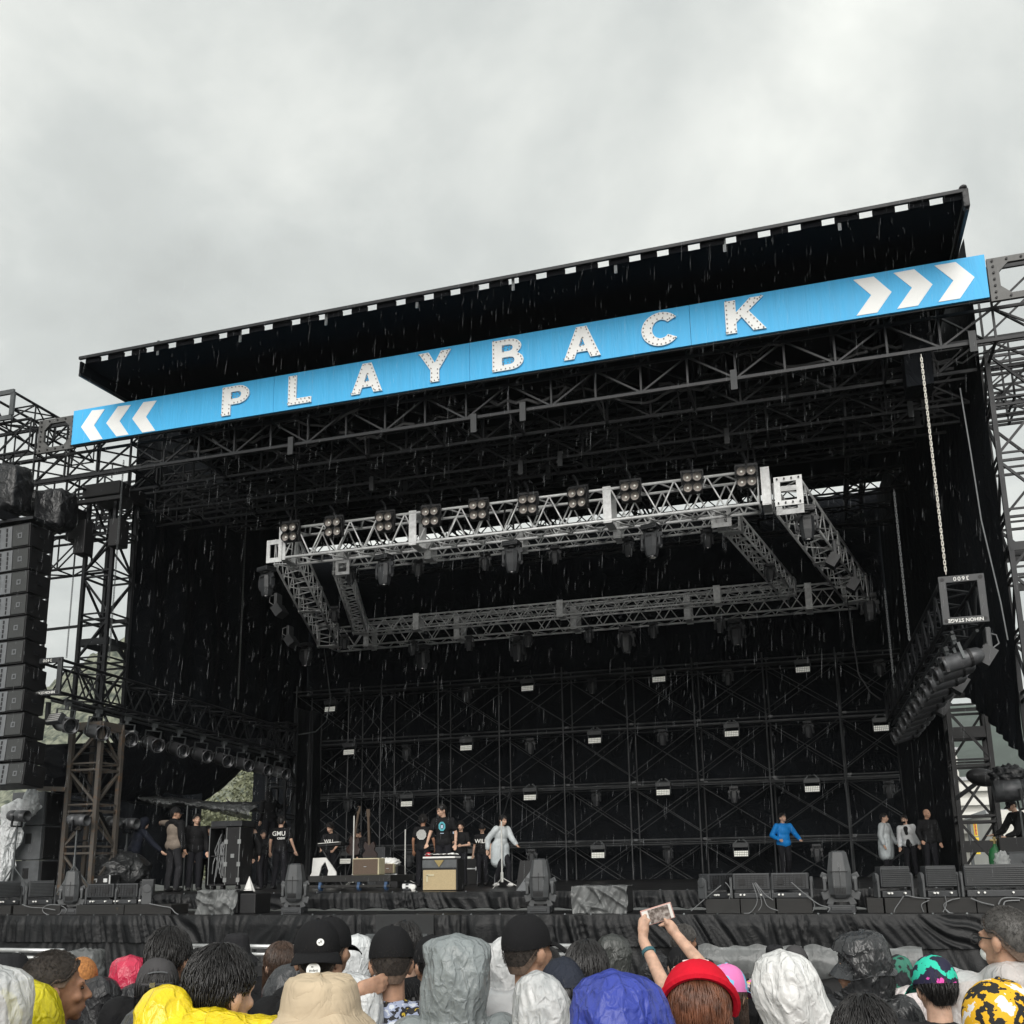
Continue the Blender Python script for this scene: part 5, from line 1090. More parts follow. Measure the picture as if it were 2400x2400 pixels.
def blob(name, shapes, vox, mt, parent, smooth=4, wr=0, wf=9, key=None, cut=None):
    if key and key in BC: me = BC[key]
    else:
        b = MB()
        for s in shapes:
            if s[0] == 'c': q = cap_v(*s[1:5])
            else:
                q = MB(); q.ell(s[1], s[2], 16, 12, s[3] if len(s) > 3 else None)
            b.add(q.v, q.f)
        me0 = bpy.data.meshes.new('t'); me0.from_pydata(b.v, [], b.f); bm = bmesh.new(); bm.from_mesh(me0); bmesh.ops.remove_doubles(bm, verts=bm.verts, dist=1e-5); bmesh.ops.recalc_face_normals(bm, faces=bm.faces); bm.to_mesh(me0); bm.free()
        o = bpy.data.objects.new('t', me0); C.objects.link(o); r = o.modifiers.new('r', 'REMESH'); r.mode = 'VOXEL'; r.voxel_size = vox
        s_ = o.modifiers.new('s', 'SMOOTH'); s_.factor = .5; s_.iterations = smooth
        me = bpy.data.meshes.new_from_object(o.evaluated_get(bpy.context.evaluated_depsgraph_get())); bpy.data.objects.remove(o); bpy.data.meshes.remove(me0)
        if wr:
            nn = [v.normal.copy() for v in me.vertices]
            for v, n_ in zip(me.vertices, nn):
                c = v.co; q = nz(c.x*wf+3*nz(c.z*2, c.y*3), c.y*wf, c.z*wf*.55); q2 = nz(c.x*wf*2.3, c.y*wf*2.3, c.z*wf*1.4+c.x*9)
                v.co = c+n_*wr*((1-abs(q)*2.4)*.7+(1-abs(q2)*2)*.35)
        me.polygons.foreach_set('use_smooth', [True]*len(me.polygons))
        if not me.materials: me.materials.append(mt)
        if key: BC[key] = me
    o = bpy.data.objects.new(name, me); C.objects.link(o); o.parent = parent; W0[o.name] = V((0, 0, 0))
    o.material_slots[0].link = 'OBJECT'; o.material_slots[0].material = mt
    return o
HC = V((0, .012, 1.625)); HP = V((0, .01, 1.50))
class Rig:
    def __init__(s, pose):
        s.p = pose; s.lean = pose.get('lean', 0); s.side = pose.get('side', 0); s.drop = pose.get('drop', 0)
        s.hy, s.hp = pose.get('head', (0, 0)); s.T = Matrix.Translation((0, 0, .93-s.drop)) @ Euler((s.lean, s.side, pose.get('twist', 0))).to_matrix().to_4x4() @ Matrix.Translation((0, 0, -.93))
        s.Hd = s.T @ Matrix.Translation(HP) @ Euler((s.hp, 0, s.hy)).to_matrix().to_4x4() @ Matrix.Translation(-HP)
    def u(s, p): return s.T @ V(p)
    def h(s, p): return s.Hd @ V(p)
    def arm(s, sd):
        sh = s.u((sd*.175, .005, 1.385)); a = s.p.get('arm%+d' % sd)
        if a: return sh, V(a[0]), V(a[1])
        return sh, s.u((sd*.245, .03, 1.12)), s.u((sd*.262, -.05, .88))
    def leg(s, sd):
        l = s.p.get('leg%+d' % sd); hip = V((sd*.088, .01, .90-s.drop))
        if l: return hip, V(l[0]), V(l[1])
        return hip, V((sd*.10, -.02-s.drop*.8, .49-s.drop*.4)), V((sd*.11, .03, .09))
def hand_shapes(e, w_, sd, curl=.4):
    d = (w_-e).normalized(); x = d.cross(V((0, 1, 0))); x = x.normalized() if x.length > .1 else V((1, 0, 0)); n_ = x.cross(d).normalized(); out = [('c', w_, w_+d*.035, .024, .026), ('e', w_+d*.055, (.022, .038, .045), Matrix((n_, x, d)).transposed())]
    for k, (off, ln) in enumerate(((-.028, .062), (-.01, .075), (.009, .07), (.027, .055))):
        a = w_+d*.085+x*off; m1 = a+d*ln*.55-n_*.012*curl*2; out += [('c', a, m1, .0095, .009), ('c', m1, m1+d*ln*.4-n_*.03*curl*2, .009, .008)]
    a = w_+d*.03-x*.03*sd; b_ = a+d*.035-x*.022*sd-n_*.012; out += [('c', a, b_, .0125, .011), ('c', b_, b_+d*.028-n_*.012, .011, .009)]
    return out
def head_shapes(R, age=0):
    h = R.h; Q = R.Hd.to_3x3(); E = lambda c, r, q=None: ('e', h(c), r, Q if q is None else Q @ q)
    L_ = [E((0, .015, 1.63), (.075, .094, .09)), E((0, -.02, 1.585), (.062, .075, .085)), E((0, -.045, 1.535), (.046, .05, .035)), E((0, -.07, 1.512), (.023, .02, .018)), ('c', h((0, -.093, 1.608)), h((0, -.112, 1.573)), .0085, .0135), E((-.012, -.1, 1.568), (.011, .011, .009)), E((.012, -.1, 1.568), (.011, .011, .009)), ('c', h((-.038, -.078, 1.622)), h((.038, -.078, 1.622)), .013, .013), E((0, -.09, 1.545), (.023, .013, .007)), E((0, -.089, 1.534), (.02, .013, .008)), E((-.04, -.066, 1.575), (.023, .02, .02)), E((.04, -.066, 1.575), (.023, .02, .02)), ('c', R.u((0, .02, 1.40)), h((0, .012, 1.56)), .058, .054)]
    for s in (-1, 1): L_ += [E((s*.078, .014, 1.585), (.009, .021, .034), rotm(.15, 0, s*.5)), E((s*.084, .024, 1.592), (.007, .014, .024), rotm(.15, 0, s*.6)), E((s*.074, .006, 1.558), (.008, .01, .012))]
    return L_
def body_shapes(R, hands=True):
    u = R.u; Q = R.T.to_3x3(); L_ = head_shapes(R)
    L_ += [('e', u((0, .01, 1.26)), (.155, .10, .19), Q), ('e', u((0, .005, 1.06)), (.135, .095, .17), Q), ('e', V((0, .015, .93-R.drop)), (.15, .11, .12)), ('c', u((-.16, .01, 1.385)), u((.16, .01, 1.385)), .055, .055)]
    for s in (-1, 1):
        sh, e, w_ = R.arm(s); L_ += [('c', sh, e, .05, .038), ('c', e, w_, .038, .026)]
        if hands: L_ += hand_shapes(e, w_, s)
        hp, k, a = R.leg(s); L_ += [('c', hp, k, .082, .052), ('c', k, a, .055, .036), ('e', a+V((0, -.06, -.05)), (.04, .11, .038))]
    return L_
def top_shapes(R, kind):
    u = R.u; Q = R.T.to_3x3(); g = {'tee': .014, 'jacket': .032, 'coat': .045, 'rain': .06}[kind]; L_ = [('e', u((0, .01, 1.25)), (.155+g, .10+g, .19), Q), ('e', u((0, .005, 1.08)), (.14+g, .1+g, .17), Q), ('c', u((-.155, .01, 1.38)), u((.155, .01, 1.38)), .06+g*.35, .06+g*.35), ('e', u((0, .015, 1.42)), (.085+g*.3, .075+g*.3, .05), Q), ('c', u((-.06, .01, .95)), u((.06, .01, .95)), .115+g*.7, .115+g*.7)]
    if kind == 'rain': L_.append(('e', u((0, .025, 1.455)), (.115, .105, .065), Q))
    if kind in ('coat', 'rain'): L_ += [('c', u((-.07, .01, .95)), V((-.09, .015, .62)), .13+g, .12+g), ('c', u((.07, .01, .95)), V((.09, .015, .62)), .13+g, .12+g)]
    for s in (-1, 1):
        sh, e, w_ = R.arm(s)
        if kind == 'tee': L_.append(('c', sh, lerp(sh, e, .62), .066, .064))
        else: L_ += [('c', sh, e, .062+g*.5, .052+g*.45), ('c', e, lerp(e, w_, .9), .052+g*.4, .038+g*.35)]
    return L_
def trouser_shapes(R, loose=.012):
    L_ = [('e', V((0, .015, .93-R.drop)), (.155+loose, .115+loose, .12))]
    for s in (-1, 1): hp, k, a = R.leg(s); L_ += [('c', hp, k, .085+loose, .062+loose), ('c', k, a+V((0, 0, -.01)), .062+loose, .05+loose)]
    return L_
def scalp(p, a, e=1.0, rr=(.080, .099, .099)):
    if p <= PI/2: x = V((rr[0]*math.sin(p)*math.sin(a), -rr[1]*math.sin(p)*math.cos(a), rr[2]*math.cos(p)))
    else:
        t = (p-PI/2)/rad(50); k = 1-.24*t*t; x = V((rr[0]*k*math.sin(a), -rr[1]*k*math.cos(a), -.115*t))
    return V((x.x*e, x.y*e, x.z*(e if x.z > 0 else 1)))
def strands(b, R, n, p_rng, dl, thick, seed, lift=.004, hang=0, whorl=(0, .35), front=58, side=88, back=118, jit=.35, curl=0, rr=(.082, .1, .1)):
    rg = random.Random(seed)
    def lim(a):                                   # how far down the hairline runs; a = 0 faces front (-Y)
        c = math.cos(a); return front+(side-front)*min(1, (1-c)/.75) if c > 0 else side+(back-side)*min(1, -c/.8)
    for k in range(n):
        a = rg.uniform(-PI, PI); p0 = rad(rg.uniform(*p_rng)); L_ = rad(lim(a)); p0 = min(p0, L_-.02); p1 = min(p0+rad(dl*rg.uniform(.7, 1.25)), L_+.12+hang*.3); sw = rg.uniform(-jit, jit); lf = rg.uniform(.3, 1)*lift; pts = []; m_ = 6
        for i in range(m_):
            s = i/(m_-1); p = p0+(p1-p0)*s; aa = a+sw*s*s; e = 1.03+lf/.1*math.sin(PI*min(1, s*.85+.15)); x = scalp(p, aa, e)
            if curl: x += V((math.sin(s*9+k), math.cos(s*8+k*2), math.sin(s*7+k*3)))*curl
            pts.append(R.h(HC+x))
        if hang and p1 > rad(80) and abs(a) > .6:
            ln = hang*rg.uniform(.6, 1.1); base = pts[-1]; d = (R.h(HC+V((0, 0, 1)))-R.h(HC)); d = V((0, 0, -1))
            for i in range(1, 6): pts.append(base+d*ln*i/5+V((.012*math.sin(i+k), .012*math.cos(i*1.3+k), 0)))
        b.tube(pts, thick*rg.uniform(.7, 1.3), 3, tip=thick*.25)
FADE = mat('hair_fade', (.14, .095, .07), .7, var=.35, vs=90)
def hair(t, R, style='short', m_=None, seed=1, n=None):
    b = MB(); bk = {'buzz': 122, 'short': 134, 'wet': 136, 'long': 138, 'curly': 130, 'bob': 136}[style]; fr = {'buzz': 50}.get(style, 56); sd_ = {'buzz': 84, 'short': 96, 'wet': 100}.get(style, 102)
    def lim(a):
        c = math.cos(a)
        if c > 0: q = min(1, (1-c)/.75); return fr+(sd_-fr)*q*q*(3-2*q)
        q = min(1, -c/.8); return sd_+(bk-sd_)*q
    def shell(uu, v):
        a = -PI+2*PI*uu; p = rad(lim(a)+(3*nz(uu*40, seed) if style == 'buzz' else 0))*(1-v)+.001; e = 1.012 if style == 'buzz' else 1.03+.03*abs(nz(uu*20, v*6, seed)); e -= .045*max(0, 1-v/.1)**2 if style != 'buzz' else .03*max(0, 1-v/.06)
        return R.h(HC+scalp(p, a, e))
    b.grid(shell, 64, 24, True)
    if style == 'buzz' and m_ is None: m_ = mat('hair_buzz', (.03, .024, .02), .85, var=.5, vs=120, bump=.4, bs=220)
    if style == 'buzz':
        b.cur = 1
        def fade(uu, v): a = -PI+2*PI*uu; c = math.cos(a); return R.h(HC+scalp(rad(lim(a)-3+(10 if c > .3 else 14)*(1-v)), a, 1.002+.008*v))
        b.grid(fade, 64, 4, True); b.cur = 0
    K = dict(seed=seed, back=bk, front=fr+2, side=sd_)
    if style == 'buzz': strands(b, R, 2400, (0, 118), 4, .0010, lift=.010, jit=.1, **K)
    elif style == 'short': strands(b, R, n or 1500, (0, 100), 40, .0027, lift=.016, **{**K, 'front': fr+12})
    elif style == 'wet': strands(b, R, n or 1300, (0, 105), 46, .0032, lift=.008, jit=.25, **{**K, 'back': bk+6, 'front': fr+10})
    elif style == 'curly': strands(b, R, n or 800, (0, 118), 26, .0044, lift=.045, curl=.011, **K)
    elif style == 'long': strands(b, R, n or 1300, (0, 100), 70, .0028, lift=.012, hang=.24, **K)
    elif style == 'bob': strands(b, R, n or 700, (0, 100), 60, .0038, lift=.014, hang=.1, **K)
    return b.build('hair', [m_ or HAIRB, FADE], t, smooth=True)
def cap(t, R, m_, back=False, brim=None, tilt=0, name='cap', m2=None, yaw=0, hi=1.0, big=1.0):
    b = MB(); K = Matrix.Translation(HC+V((0, 0, .0))) @ Euler((tilt, 0, (PI if back else 0)+yaw)).to_matrix().to_4x4()
    def dome(uu, v):
        a = 2*PI*uu; p = PI/2*1.06*v; g = 1-.012*math.exp(-((math.sin(3*a)/.12)**2)); x = V((.0905*big*math.sin(p)**.85*math.sin(a), -.108*big*math.sin(p)**.85*math.cos(a), .115*hi*max(-.1, math.cos(p))))*g; x *= 1+.012*nz(a*2, v*4)
        return R.h(K @ (x+V((0, 0, .005))))
    b.grid(dome, 60, 18, True); b.ell(R.h(K @ V((0, 0, .121*hi))), (.008, .008, .005), 8, 5); o = b.build(name, m_, t, smooth=True); b = MB()
    def br(uu, v):
        a = (uu-.5)*2.1; r0 = V((.0915*big*math.sin(a), -.109*big*math.cos(a), 0)); ex = .078*math.cos(a*.72)**.8; q = r0*(1+0*v)+V((r0.x*.22*v, -ex*v, -.03*v*v-.018*(math.sin(a)**2)*v)); return R.h(K @ (q+V((0, 0, -.004))))
    b.grid(br, 24, 8); b.build('brim', m2 or m_, o, smooth=True, solid=.003); return o
def bucket(t, R, m_, tilt=0, w_=.062, drop=.055, name='bucket_hat', hi=1.0, up=0):
    b = MB(); K = Matrix.Translation(HC+V((0, 0, up))) @ Euler((tilt, 0, 0)).to_matrix().to_4x4(); prof = [(0, .128*hi), (.05, .126*hi), (.078, .118*hi), (.088, .10*hi), (.096, .03), (.099, .005), (.101, 0), (.104, -.004), (.101+w_*.35, -drop*.3), (.101+w_*.7, -drop*.65), (.101+w_, -drop)]
    def fn(uu, v):
        i = v*(len(prof)-1); k = min(int(i), len(prof)-2); f = i-k; r = prof[k][0]*(1-f)+prof[k+1][0]*f; z = prof[k][1]*(1-f)+prof[k+1][1]*f; a = 2*PI*uu; wv = 1+.05*nz(math.cos(a)*2, math.sin(a)*2, z*8); zz = z+(.02*nz(math.cos(a)*1.7+5, math.sin(a)*1.7) if v > .65 else .006*nz(math.cos(a)*3, math.sin(a)*3, z*12))*1.0
        st = .0012*math.sin(v*140) if v > .68 else 0
        return R.h(K @ V((r*.93*wv*math.sin(a), -r*1.08*wv*math.cos(a), zz+st)))
    b.grid(fn, 64, 50, True); return b.build(name, m_, t, smooth=True, solid=.002)
def hood(t, R, m_, seed=0, wr=.012, size=1.0, peak=0, open_=.95, name='hood', fr=8, down=1.36, face=True, lean=0, taper=0, flat=0):
    sec = [(1.772, .0, .0), (1.770, .036, .04), (1.758, .076, .085), (1.733, .105, .118), (1.69, .121, .138), (1.64, .13, .148), (1.58, .131, .147), (1.52, .125, .138), (1.47, .122, .13), (1.43, .14, .135), (1.40, .18, .15), (down, .225, .165)]
    b = MB(); nu, nv = 132, 100
    def fn(uu, v):
        i = v*(len(sec)-1); k = min(int(i), len(sec)-2); f = i-k; f = f*f*(3-2*f)*.5+f*.5; z = sec[k][0]*(1-f)+sec[k+1][0]*f; rx = sec[k][1]*(1-f)+sec[k+1][1]*f; ry = sec[k][2]*(1-f)+sec[k+1][2]*f; a = 2*PI*uu; d = V((math.sin(a), -math.cos(a), 0))
        q = nz(d.x*1.6+seed, d.y*1.6, z*4); g_ = V((d.x*2.3+seed+.5*nz(z*6, d.x*2), d.y*2.3+.5*nz(z*5, d.y*2, seed), z*7+d.x*.8*math.sin(seed))); f1 = noise.voronoi(g_)[0]; e1 = f1[1]-f1[0]; f2 = noise.voronoi(g_*2.3)[0]; e2 = f2[1]-f2[0]
        w_ = wr*(1.35*q-1.1*min(.55, e1)+.35-.45*min(.4, e2)); w_ *= min(1, v*4+.15); q2 = q
        x = V((rx*d.x, ry*d.y, 0))*size*(1+w_/.12); x.z = (z-1.6)*(size if z > 1.5 else 1)+.003*q2
        x.z += peak*max(0, d.y+.2)*math.exp(-((z-1.72)/.06)**2)+.008*math.exp(-(x.x/.018)**2)*(z > 1.6)
        x.x += .012*nz(z*7+seed, 2)+.02*math.sin(seed*1.7)*max(0, z-1.62)/.15; x *= 1; k_ = max(0, z-1.5); x.x = x.x*(1-taper*k_)*(1+flat*min(1, max(0, z-1.66)/.08))+lean*k_; x += V((0, .015, 1.6)); return R.h(x) if z > 1.46 else R.h(x).lerp(R.u(x), min(1, (1.46-z)/.05))
    b.grid(fn, nu, nv, True)
    if face:
        keep = []
        for f_ in b.f:
            c = sum((b.v[i] for i in f_), V((0, 0, 0)))/4; q = R.Hd.inverted() @ c; a = math.atan2(q.x, -q.y)
            lim = open_*max(0, 1-abs((q.z-1.595)/.12)**2.4)
            if not (abs(a) < lim and q.z < 1.72): keep.append(f_)
        b.f = keep; b.mi = [0]*len(keep)
    return b.build(name, m_, t, smooth=True, solid=.0015)
def face_bits(t, R, eyes=True):
    if not eyes: return
    b = MB()
    for s in (-1, 1): b.ell(R.h((s*.03, -.082, 1.603)), (.013, .007, .006), 8, 6, R.Hd.to_3x3())
    b.build('eyes', EYE, t, smooth=True); b = MB()
    for s in (-1, 1): b.tube([R.h((s*.014, -.094, 1.622)), R.h((s*.033, -.091, 1.627)), R.h((s*.05, -.078, 1.621))], .003, 5)
    b.build('eyebrows', HAIRB, t); b = MB(); b.ell(R.h((0, -.0985, 1.5395)), (.02, .004, .004), 8, 6, R.Hd.to_3x3()); b.build('lips', LIP, t, smooth=True)
def fabric(n, c, **k): 
    d = dict(rough=.8, var=.2, vs=7, wrinkle=.4, ws=9, spec=.2); d.update(k); return mat(n, c, **d)
F = {'black': fabric('fabric_black', (.009, .009, .010)), 'navy': fabric('fabric_navy', (.009, .011, .019)), 'charcoal': fabric('fabric_charcoal', (.022, .022, .025)), 'taupe': fabric('fabric_taupe', (.2, .165, .135)), 'blue': fabric('fabric_blue', (.012, .22, .62), rough=.5), 'teal': fabric('fabric_teal', (.015, .07, .14)), 'grey': fabric('raincoat_grey', (.62, .67, .69), rough=.4, trans=.08), 'white': fabric('raincoat_white', (.75, .78, .8), rough=.4, trans=.12), 'jeans': fabric('trouser_dark', (.011, .011, .014)), 'shoe': mat('shoe_black', (.02, .02, .02), .5), 'wshoe': mat('shoe_white', (.6, .6, .58), .5)}
def stage_person(label, px, yt, Y, pose, top='tee', tm='black', tr='jeans', sk='light', hs='short', hat=None, rz=0, deck=ZU, seed=1, topz=1.735, shoe='shoe', face=True, prints=None, hm=None, yoke=0):
    R = Rig(pose); P = at(px, yt, Y); tz = R.h((0, .01, topz)).z; s = (P.z-deck)/tz; t = thing('person', label, 'person', (0, 0, 0), 'crew on the stage')
    blob('body', body_shapes(R), .0125, SK[sk], t, 3); blob('top', top_shapes(R, top), .017, F[tm], t, 3, wr=.006); blob('trousers', trouser_shapes(R), .018, F[tr], t, 3, wr=.005)
    for q in (-1, 1): a = R.leg(q)[2]; blob('shoe', [('e', a+V((0, -.055, -.045)), (.05, .135, .05)), ('c', a+V((0, 0, 0)), a+V((0, 0, -.03)), .05, .052)], .017, F[shoe], t, 2)
    if hs: hair(t, R, hs, hm, seed, 260)
    if hat == 'cap': cap(t, R, F['black'])
    elif hat == 'hood': blob('hood', [('e', R.h((0, .035, 1.64)), (.1, .11, .125), R.Hd.to_3x3()), ('c', R.u((0, .06, 1.42)), R.h((0, .04, 1.56)), .1, .1)], .016, F[tm], t, 3, wr=.006)
    if face: face_bits(t, R)
    if prints: prints(t, R)
    if yoke: blob('jacket_yoke', [('c', R.u((-.17, .01, 1.37)), R.u((.17, .01, 1.37)), .092, .092), ('e', R.u((0, .05, 1.44)), (.11, .09, .06))]+[x for q in (-1, 1) for x in (('c', R.arm(q)[0], R.arm(q)[1], .082, .07), ('c', R.arm(q)[1], lerp(R.arm(q)[1], R.arm(q)[2], .9), .07, .054))][:2 if yoke == 1 else 4], .016, F['black'], t, 3, wr=.005)
    hx = R.h(HC); M = Matrix.Rotation(rz, 3, 'Z'); off = M @ V((hx.x, hx.y, 0))*s
    t.location = (P.x-off.x, P.y-off.y, deck); t.rotation_euler = (0, 0, rz); t.scale = (s, s, s); return t
def back_text(txt, size, z, sub=None, m_=None, front=False, x=0):
    def fn(t, R):
        b = MB(); y = -.135 if front else .142
        M = plane_M(R.u((x, y, z)), R.T.to_3x3() @ V((1 if front else -1, 0, 0)), R.T.to_3x3() @ V((0, 0, 1))); add_text(b, txt, size, M, .006, .002)
        if sub: M = plane_M(R.u((x-.06, y, z-size*.75)), R.T.to_3x3() @ V((1 if front else -1, 0, 0)), R.T.to_3x3() @ V((0, 0, 1))); add_text(b, sub, size*.45, M, .006, .002)
        b.build('shirt_print', m_ or WHITE, t)
    return fn
def octagon_print(t, R):
    b = MB(); v, f = poly_mesh([[(.075*math.cos(a*PI/4+.4), .10*math.sin(a*PI/4+.4)) for a in range(8)], [(.042*math.cos(a*PI/4+.4), .06*math.sin(a*PI/4+.4)) for a in range(8)]], .006); b.add([R.u((p.x, -.14-p.z, 1.27+p.y)) for p in v], f); b.build('shirt_print', mat('print_teal', (.08, .36, .42), .7), t)
    b = MB(); b.box(R.u((0, -.142, 1.265)), (.05, .006, .07)); b.box(R.u((0, -.138, 1.13)), (.07, .006, .012)); b.build('shirt_mark', mat('print_pale', (.4, .5, .62), .7), t)
def round_print(t, R):
    b = MB()
    for i in range(11):
        z = (i-5)*.022; w_ = math.sqrt(max(0, .125**2-z*z)); b.box(R.u((rnd(-.01, .01), .138, 1.25+z)), (2*w_, .008, .011))
    b.build('shirt_print', WHITE, t)
PH = PI
stage_person('person in a dark navy hooded top leaning to press on the dark tarp', 340, 1917, 18.3, {'lean': .28, 'head': (0, .3), 'arm-1': ((-.32, -.28, 1.12), (-.52, -.42, .92))}, 'jacket', 'navy', hat='hood', hs=None, rz=PH-.5, face=False, topz=1.765)
stage_person('person in a cap and brown and black jacket pointing one arm to the left', 412, 1890, 18.5, {'head': (-.75, 0), 'arm+1': ((.40, -.12, 1.42), (.68, -.2, 1.44)), 'leg-1': ((-.12, -.06, .5), (-.13, .0, .09))}, 'jacket', 'taupe', 'charcoal', 'mid', 'short', 'cap', rz=PH-.25, topz=1.75, face=True, seed=3, yoke=1)
stage_person('person with black hair in a black jacket standing behind the capped man at left', 462, 1907, 18.9, {'head': (.15, .05)}, 'jacket', 'black', hs='short', rz=.75, seed=4)
stage_person('person in a teal jacket stretching an arm to the open rack', 488, 1935, 19.7, {'lean': .2, 'arm+1': ((.35, -.25, 1.18), (.55, -.42, 1.10))}, 'jacket', 'teal', hs='short', rz=.9, seed=5)
stage_person('person in black bending behind the right side of the open rack', 592, 1932, 19.6, {'lean': .35, 'head': (0, .2), 'arm-1': ((-.3, -.3, 1.05), (-.38, -.5, .95))}, 'jacket', 'black', hs='curly', rz=-1.1, seed=6)
stage_person('person in black standing between the open rack and the crew shirt', 618, 1945, 21.4, {'head': (.3, .25), 'lean': .1, 'arm+1': ((.24, -.15, 1.1), (.1, -.3, 1.0))}, 'jacket', 'black', hs='short', rz=.5, seed=26)
stage_person('person in a black crew shirt with white lettering on the back', 660, 1912, 20.2, {'head': (.1, .1), 'arm-1': ((-.27, .0, 1.13), (-.33, -.1, .9)), 'arm+1': ((.25, .03, 1.12), (.28, -.04, .88)), 'leg+1': ((.12, -.05, .5), (.15, 0, .09))}, 'tee', 'black', hs='short', rz=PH+.15, prints=back_text('GMU', .15, 1.30, 'CREW'), face=False, seed=7)
stage_person('person in dark clothes climbing on the left rear tower', 630, 1850, 25.6, {'lean': .25, 'arm-1': ((-.35, -.25, 1.28), (-.62, -.4, 1.30))}, 'jacket', 'black', hs='short', hat='hood', rz=PH+.9, deck=2.55, face=False, topz=1.765)
stage_person('person with wavy black hair in a printed black shirt behind the keyboard', 774, 1930, 22.2, {'lean': .15, 'head': (-.3, .2), 'arm-1': ((-.24, -.15, 1.12), (-.16, -.35, 1.0)), 'arm+1': ((.24, -.15, 1.12), (.2, -.35, .98))}, 'tee', 'black', hs='curly', rz=.1, prints=back_text('WILL', .13, 1.25, None, front=True), seed=8)
stage_person('person in black crouching behind the pale mic stand and dark guitar', 838, 1945, 22.6, {'lean': .4, 'head': (0, .4)}, 'jacket', 'black', hs='short', rz=-.3, seed=9)
stage_person('person with curly hair turned away, a round white print on the back', 992, 1910, 21.0, {'head': (0, .1), 'arm-1': ((-.26, -.02, 1.12), (-.28, -.12, .9))}, 'tee', 'black', sk='tan', hs='curly', rz=PH+.1, prints=round_print, face=False, seed=10)
stage_person('person in a black shirt with a blue octagon print behind the tan amp', 1035, 1885, 18.4, {'head': (-.8, .35), 'lean': .06, 'arm-1': ((-.27, -.06, 1.13), (-.3, -.22, .92)), 'arm+1': ((.26, .0, 1.12), (.27, -.1, .9))}, 'tee', 'black', hs='short', rz=.15, prints=octagon_print, seed=11)
t = stage_person('person with glasses and messy hair holding a pale phone at the chest', 1080, 1926, 21.5, {'head': (0, .05), 'arm-1': ((-.27, -.1, 1.12), (-.1, -.26, 1.2)), 'arm+1': ((.27, -.12, 1.1), (.1, -.27, 1.08))}, 'tee', 'black', hs='curly', rz=.1, seed=12)
b = MB(); b.box((t.location.x-.04, t.location.y-.3, t.location.z+1.2), (.075, .012, .15)); tag(b.build('phone', mat('phone_pale', (.4, .5, .62), .3), bevel=.006), 'pale blue phone in the hand of the messy haired person on stage', 'phone')
stage_person('person in a black cap and shirt reading WILL standing on stage', 1130, 1930, 22.0, {'head': (.1, 0)}, 'tee', 'black', hs='buzz', hat='cap', rz=.05, prints=back_text('WILL', .16, 1.24, None, front=True), topz=1.75, seed=13)
stage_person('person in a pale grey raincoat hurrying past the white mic stand', 1178, 1910, 20.4, {'lean': .16, 'head': (.2, .05), 'arm-1': ((-.3, .1, 1.15), (-.33, .1, .9)), 'arm+1': ((.22, -.2, 1.14), (.2, -.38, 1.0)), 'leg-1': ((-.1, -.12, .5), (-.1, .12, .1)), 'leg+1': ((.1, -.2, .52), (.1, -.18, .09))}, 'coat', 'grey', hs='short', rz=1.0, shoe='wshoe', seed=14)
stage_person('person in a bright blue jacket walking across the stage at right', 1832, 1905, 26.4, {'lean': .08, 'head': (.5, -.12), 'arm-1': ((-.3, .02, 1.14), (-.18, -.22, 1.02)), 'arm+1': ((.33, -.02, 1.16), (.36, -.26, 1.02)), 'leg-1': ((-.1, -.14, .5), (-.1, -.12, .09)), 'leg+1': ((.1, -.02, .5), (.1, .18, .12))}, 'jacket', 'blue', 'jeans', hs='short', rz=.35, seed=15)
stage_person('person in a pale grey raincoat seen from the side by the right curtain', 2070, 1905, 26.6, {'head': (.2, .1), 'arm+1': ((.26, -.05, 1.12), (.24, -.2, .9))}, 'coat', 'grey', hs='short', rz=1.1, seed=16)
t = stage_person('person in an open white rain jacket and dark mask by the right curtain', 2118, 1910, 26.2, {'lean': .05, 'head': (-.2, .1), 'side': -.1}, 'jacket', 'white', hs='short', rz=-.25, seed=17)
def child_blob(t, name, shapes, vox, m_): return blob(name, shapes, vox, m_, t, 2)
R_ = Rig({'lean': .05, 'head': (-.2, .1), 'side': -.1}); child_blob(t, 'face_mask', [('e', R_.h((0, -.075, 1.545)), (.05, .05, .038))], .012, F['black']); child_blob(t, 'shirt_front', [('c', R_.u((0, -.085, 1.36)), R_.u((0, -.10, 1.22)), .065, .05), ('c', R_.u((0, -.112, 1.02)), R_.u((0, -.10, .92)), .05, .09)], .016, F['black'])
stage_person('bald person in black security clothes by the right curtain', 2170, 1895, 25.8, {'head': (.5, .05), 'arm-1': ((-.27, -.02, 1.13), (-.24, -.16, .93))}, 'jacket', 'black', sk='mid', hs=None, rz=.25, seed=18)
stage_person('person in a black cap and hooded top bending over cases at the right edge', 2368, 1872, 20.0, {'lean': .3, 'head': (0, .1), 'arm-1': ((-.2, -.34, 1.05), (-.2, -.55, .98)), 'arm+1': ((.24, -.3, 1.0), (.2, -.5, .92))}, 'jacket', 'black', sk='light', hs='buzz', hat='cap', rz=-1.2, topz=1.75, seed=19)
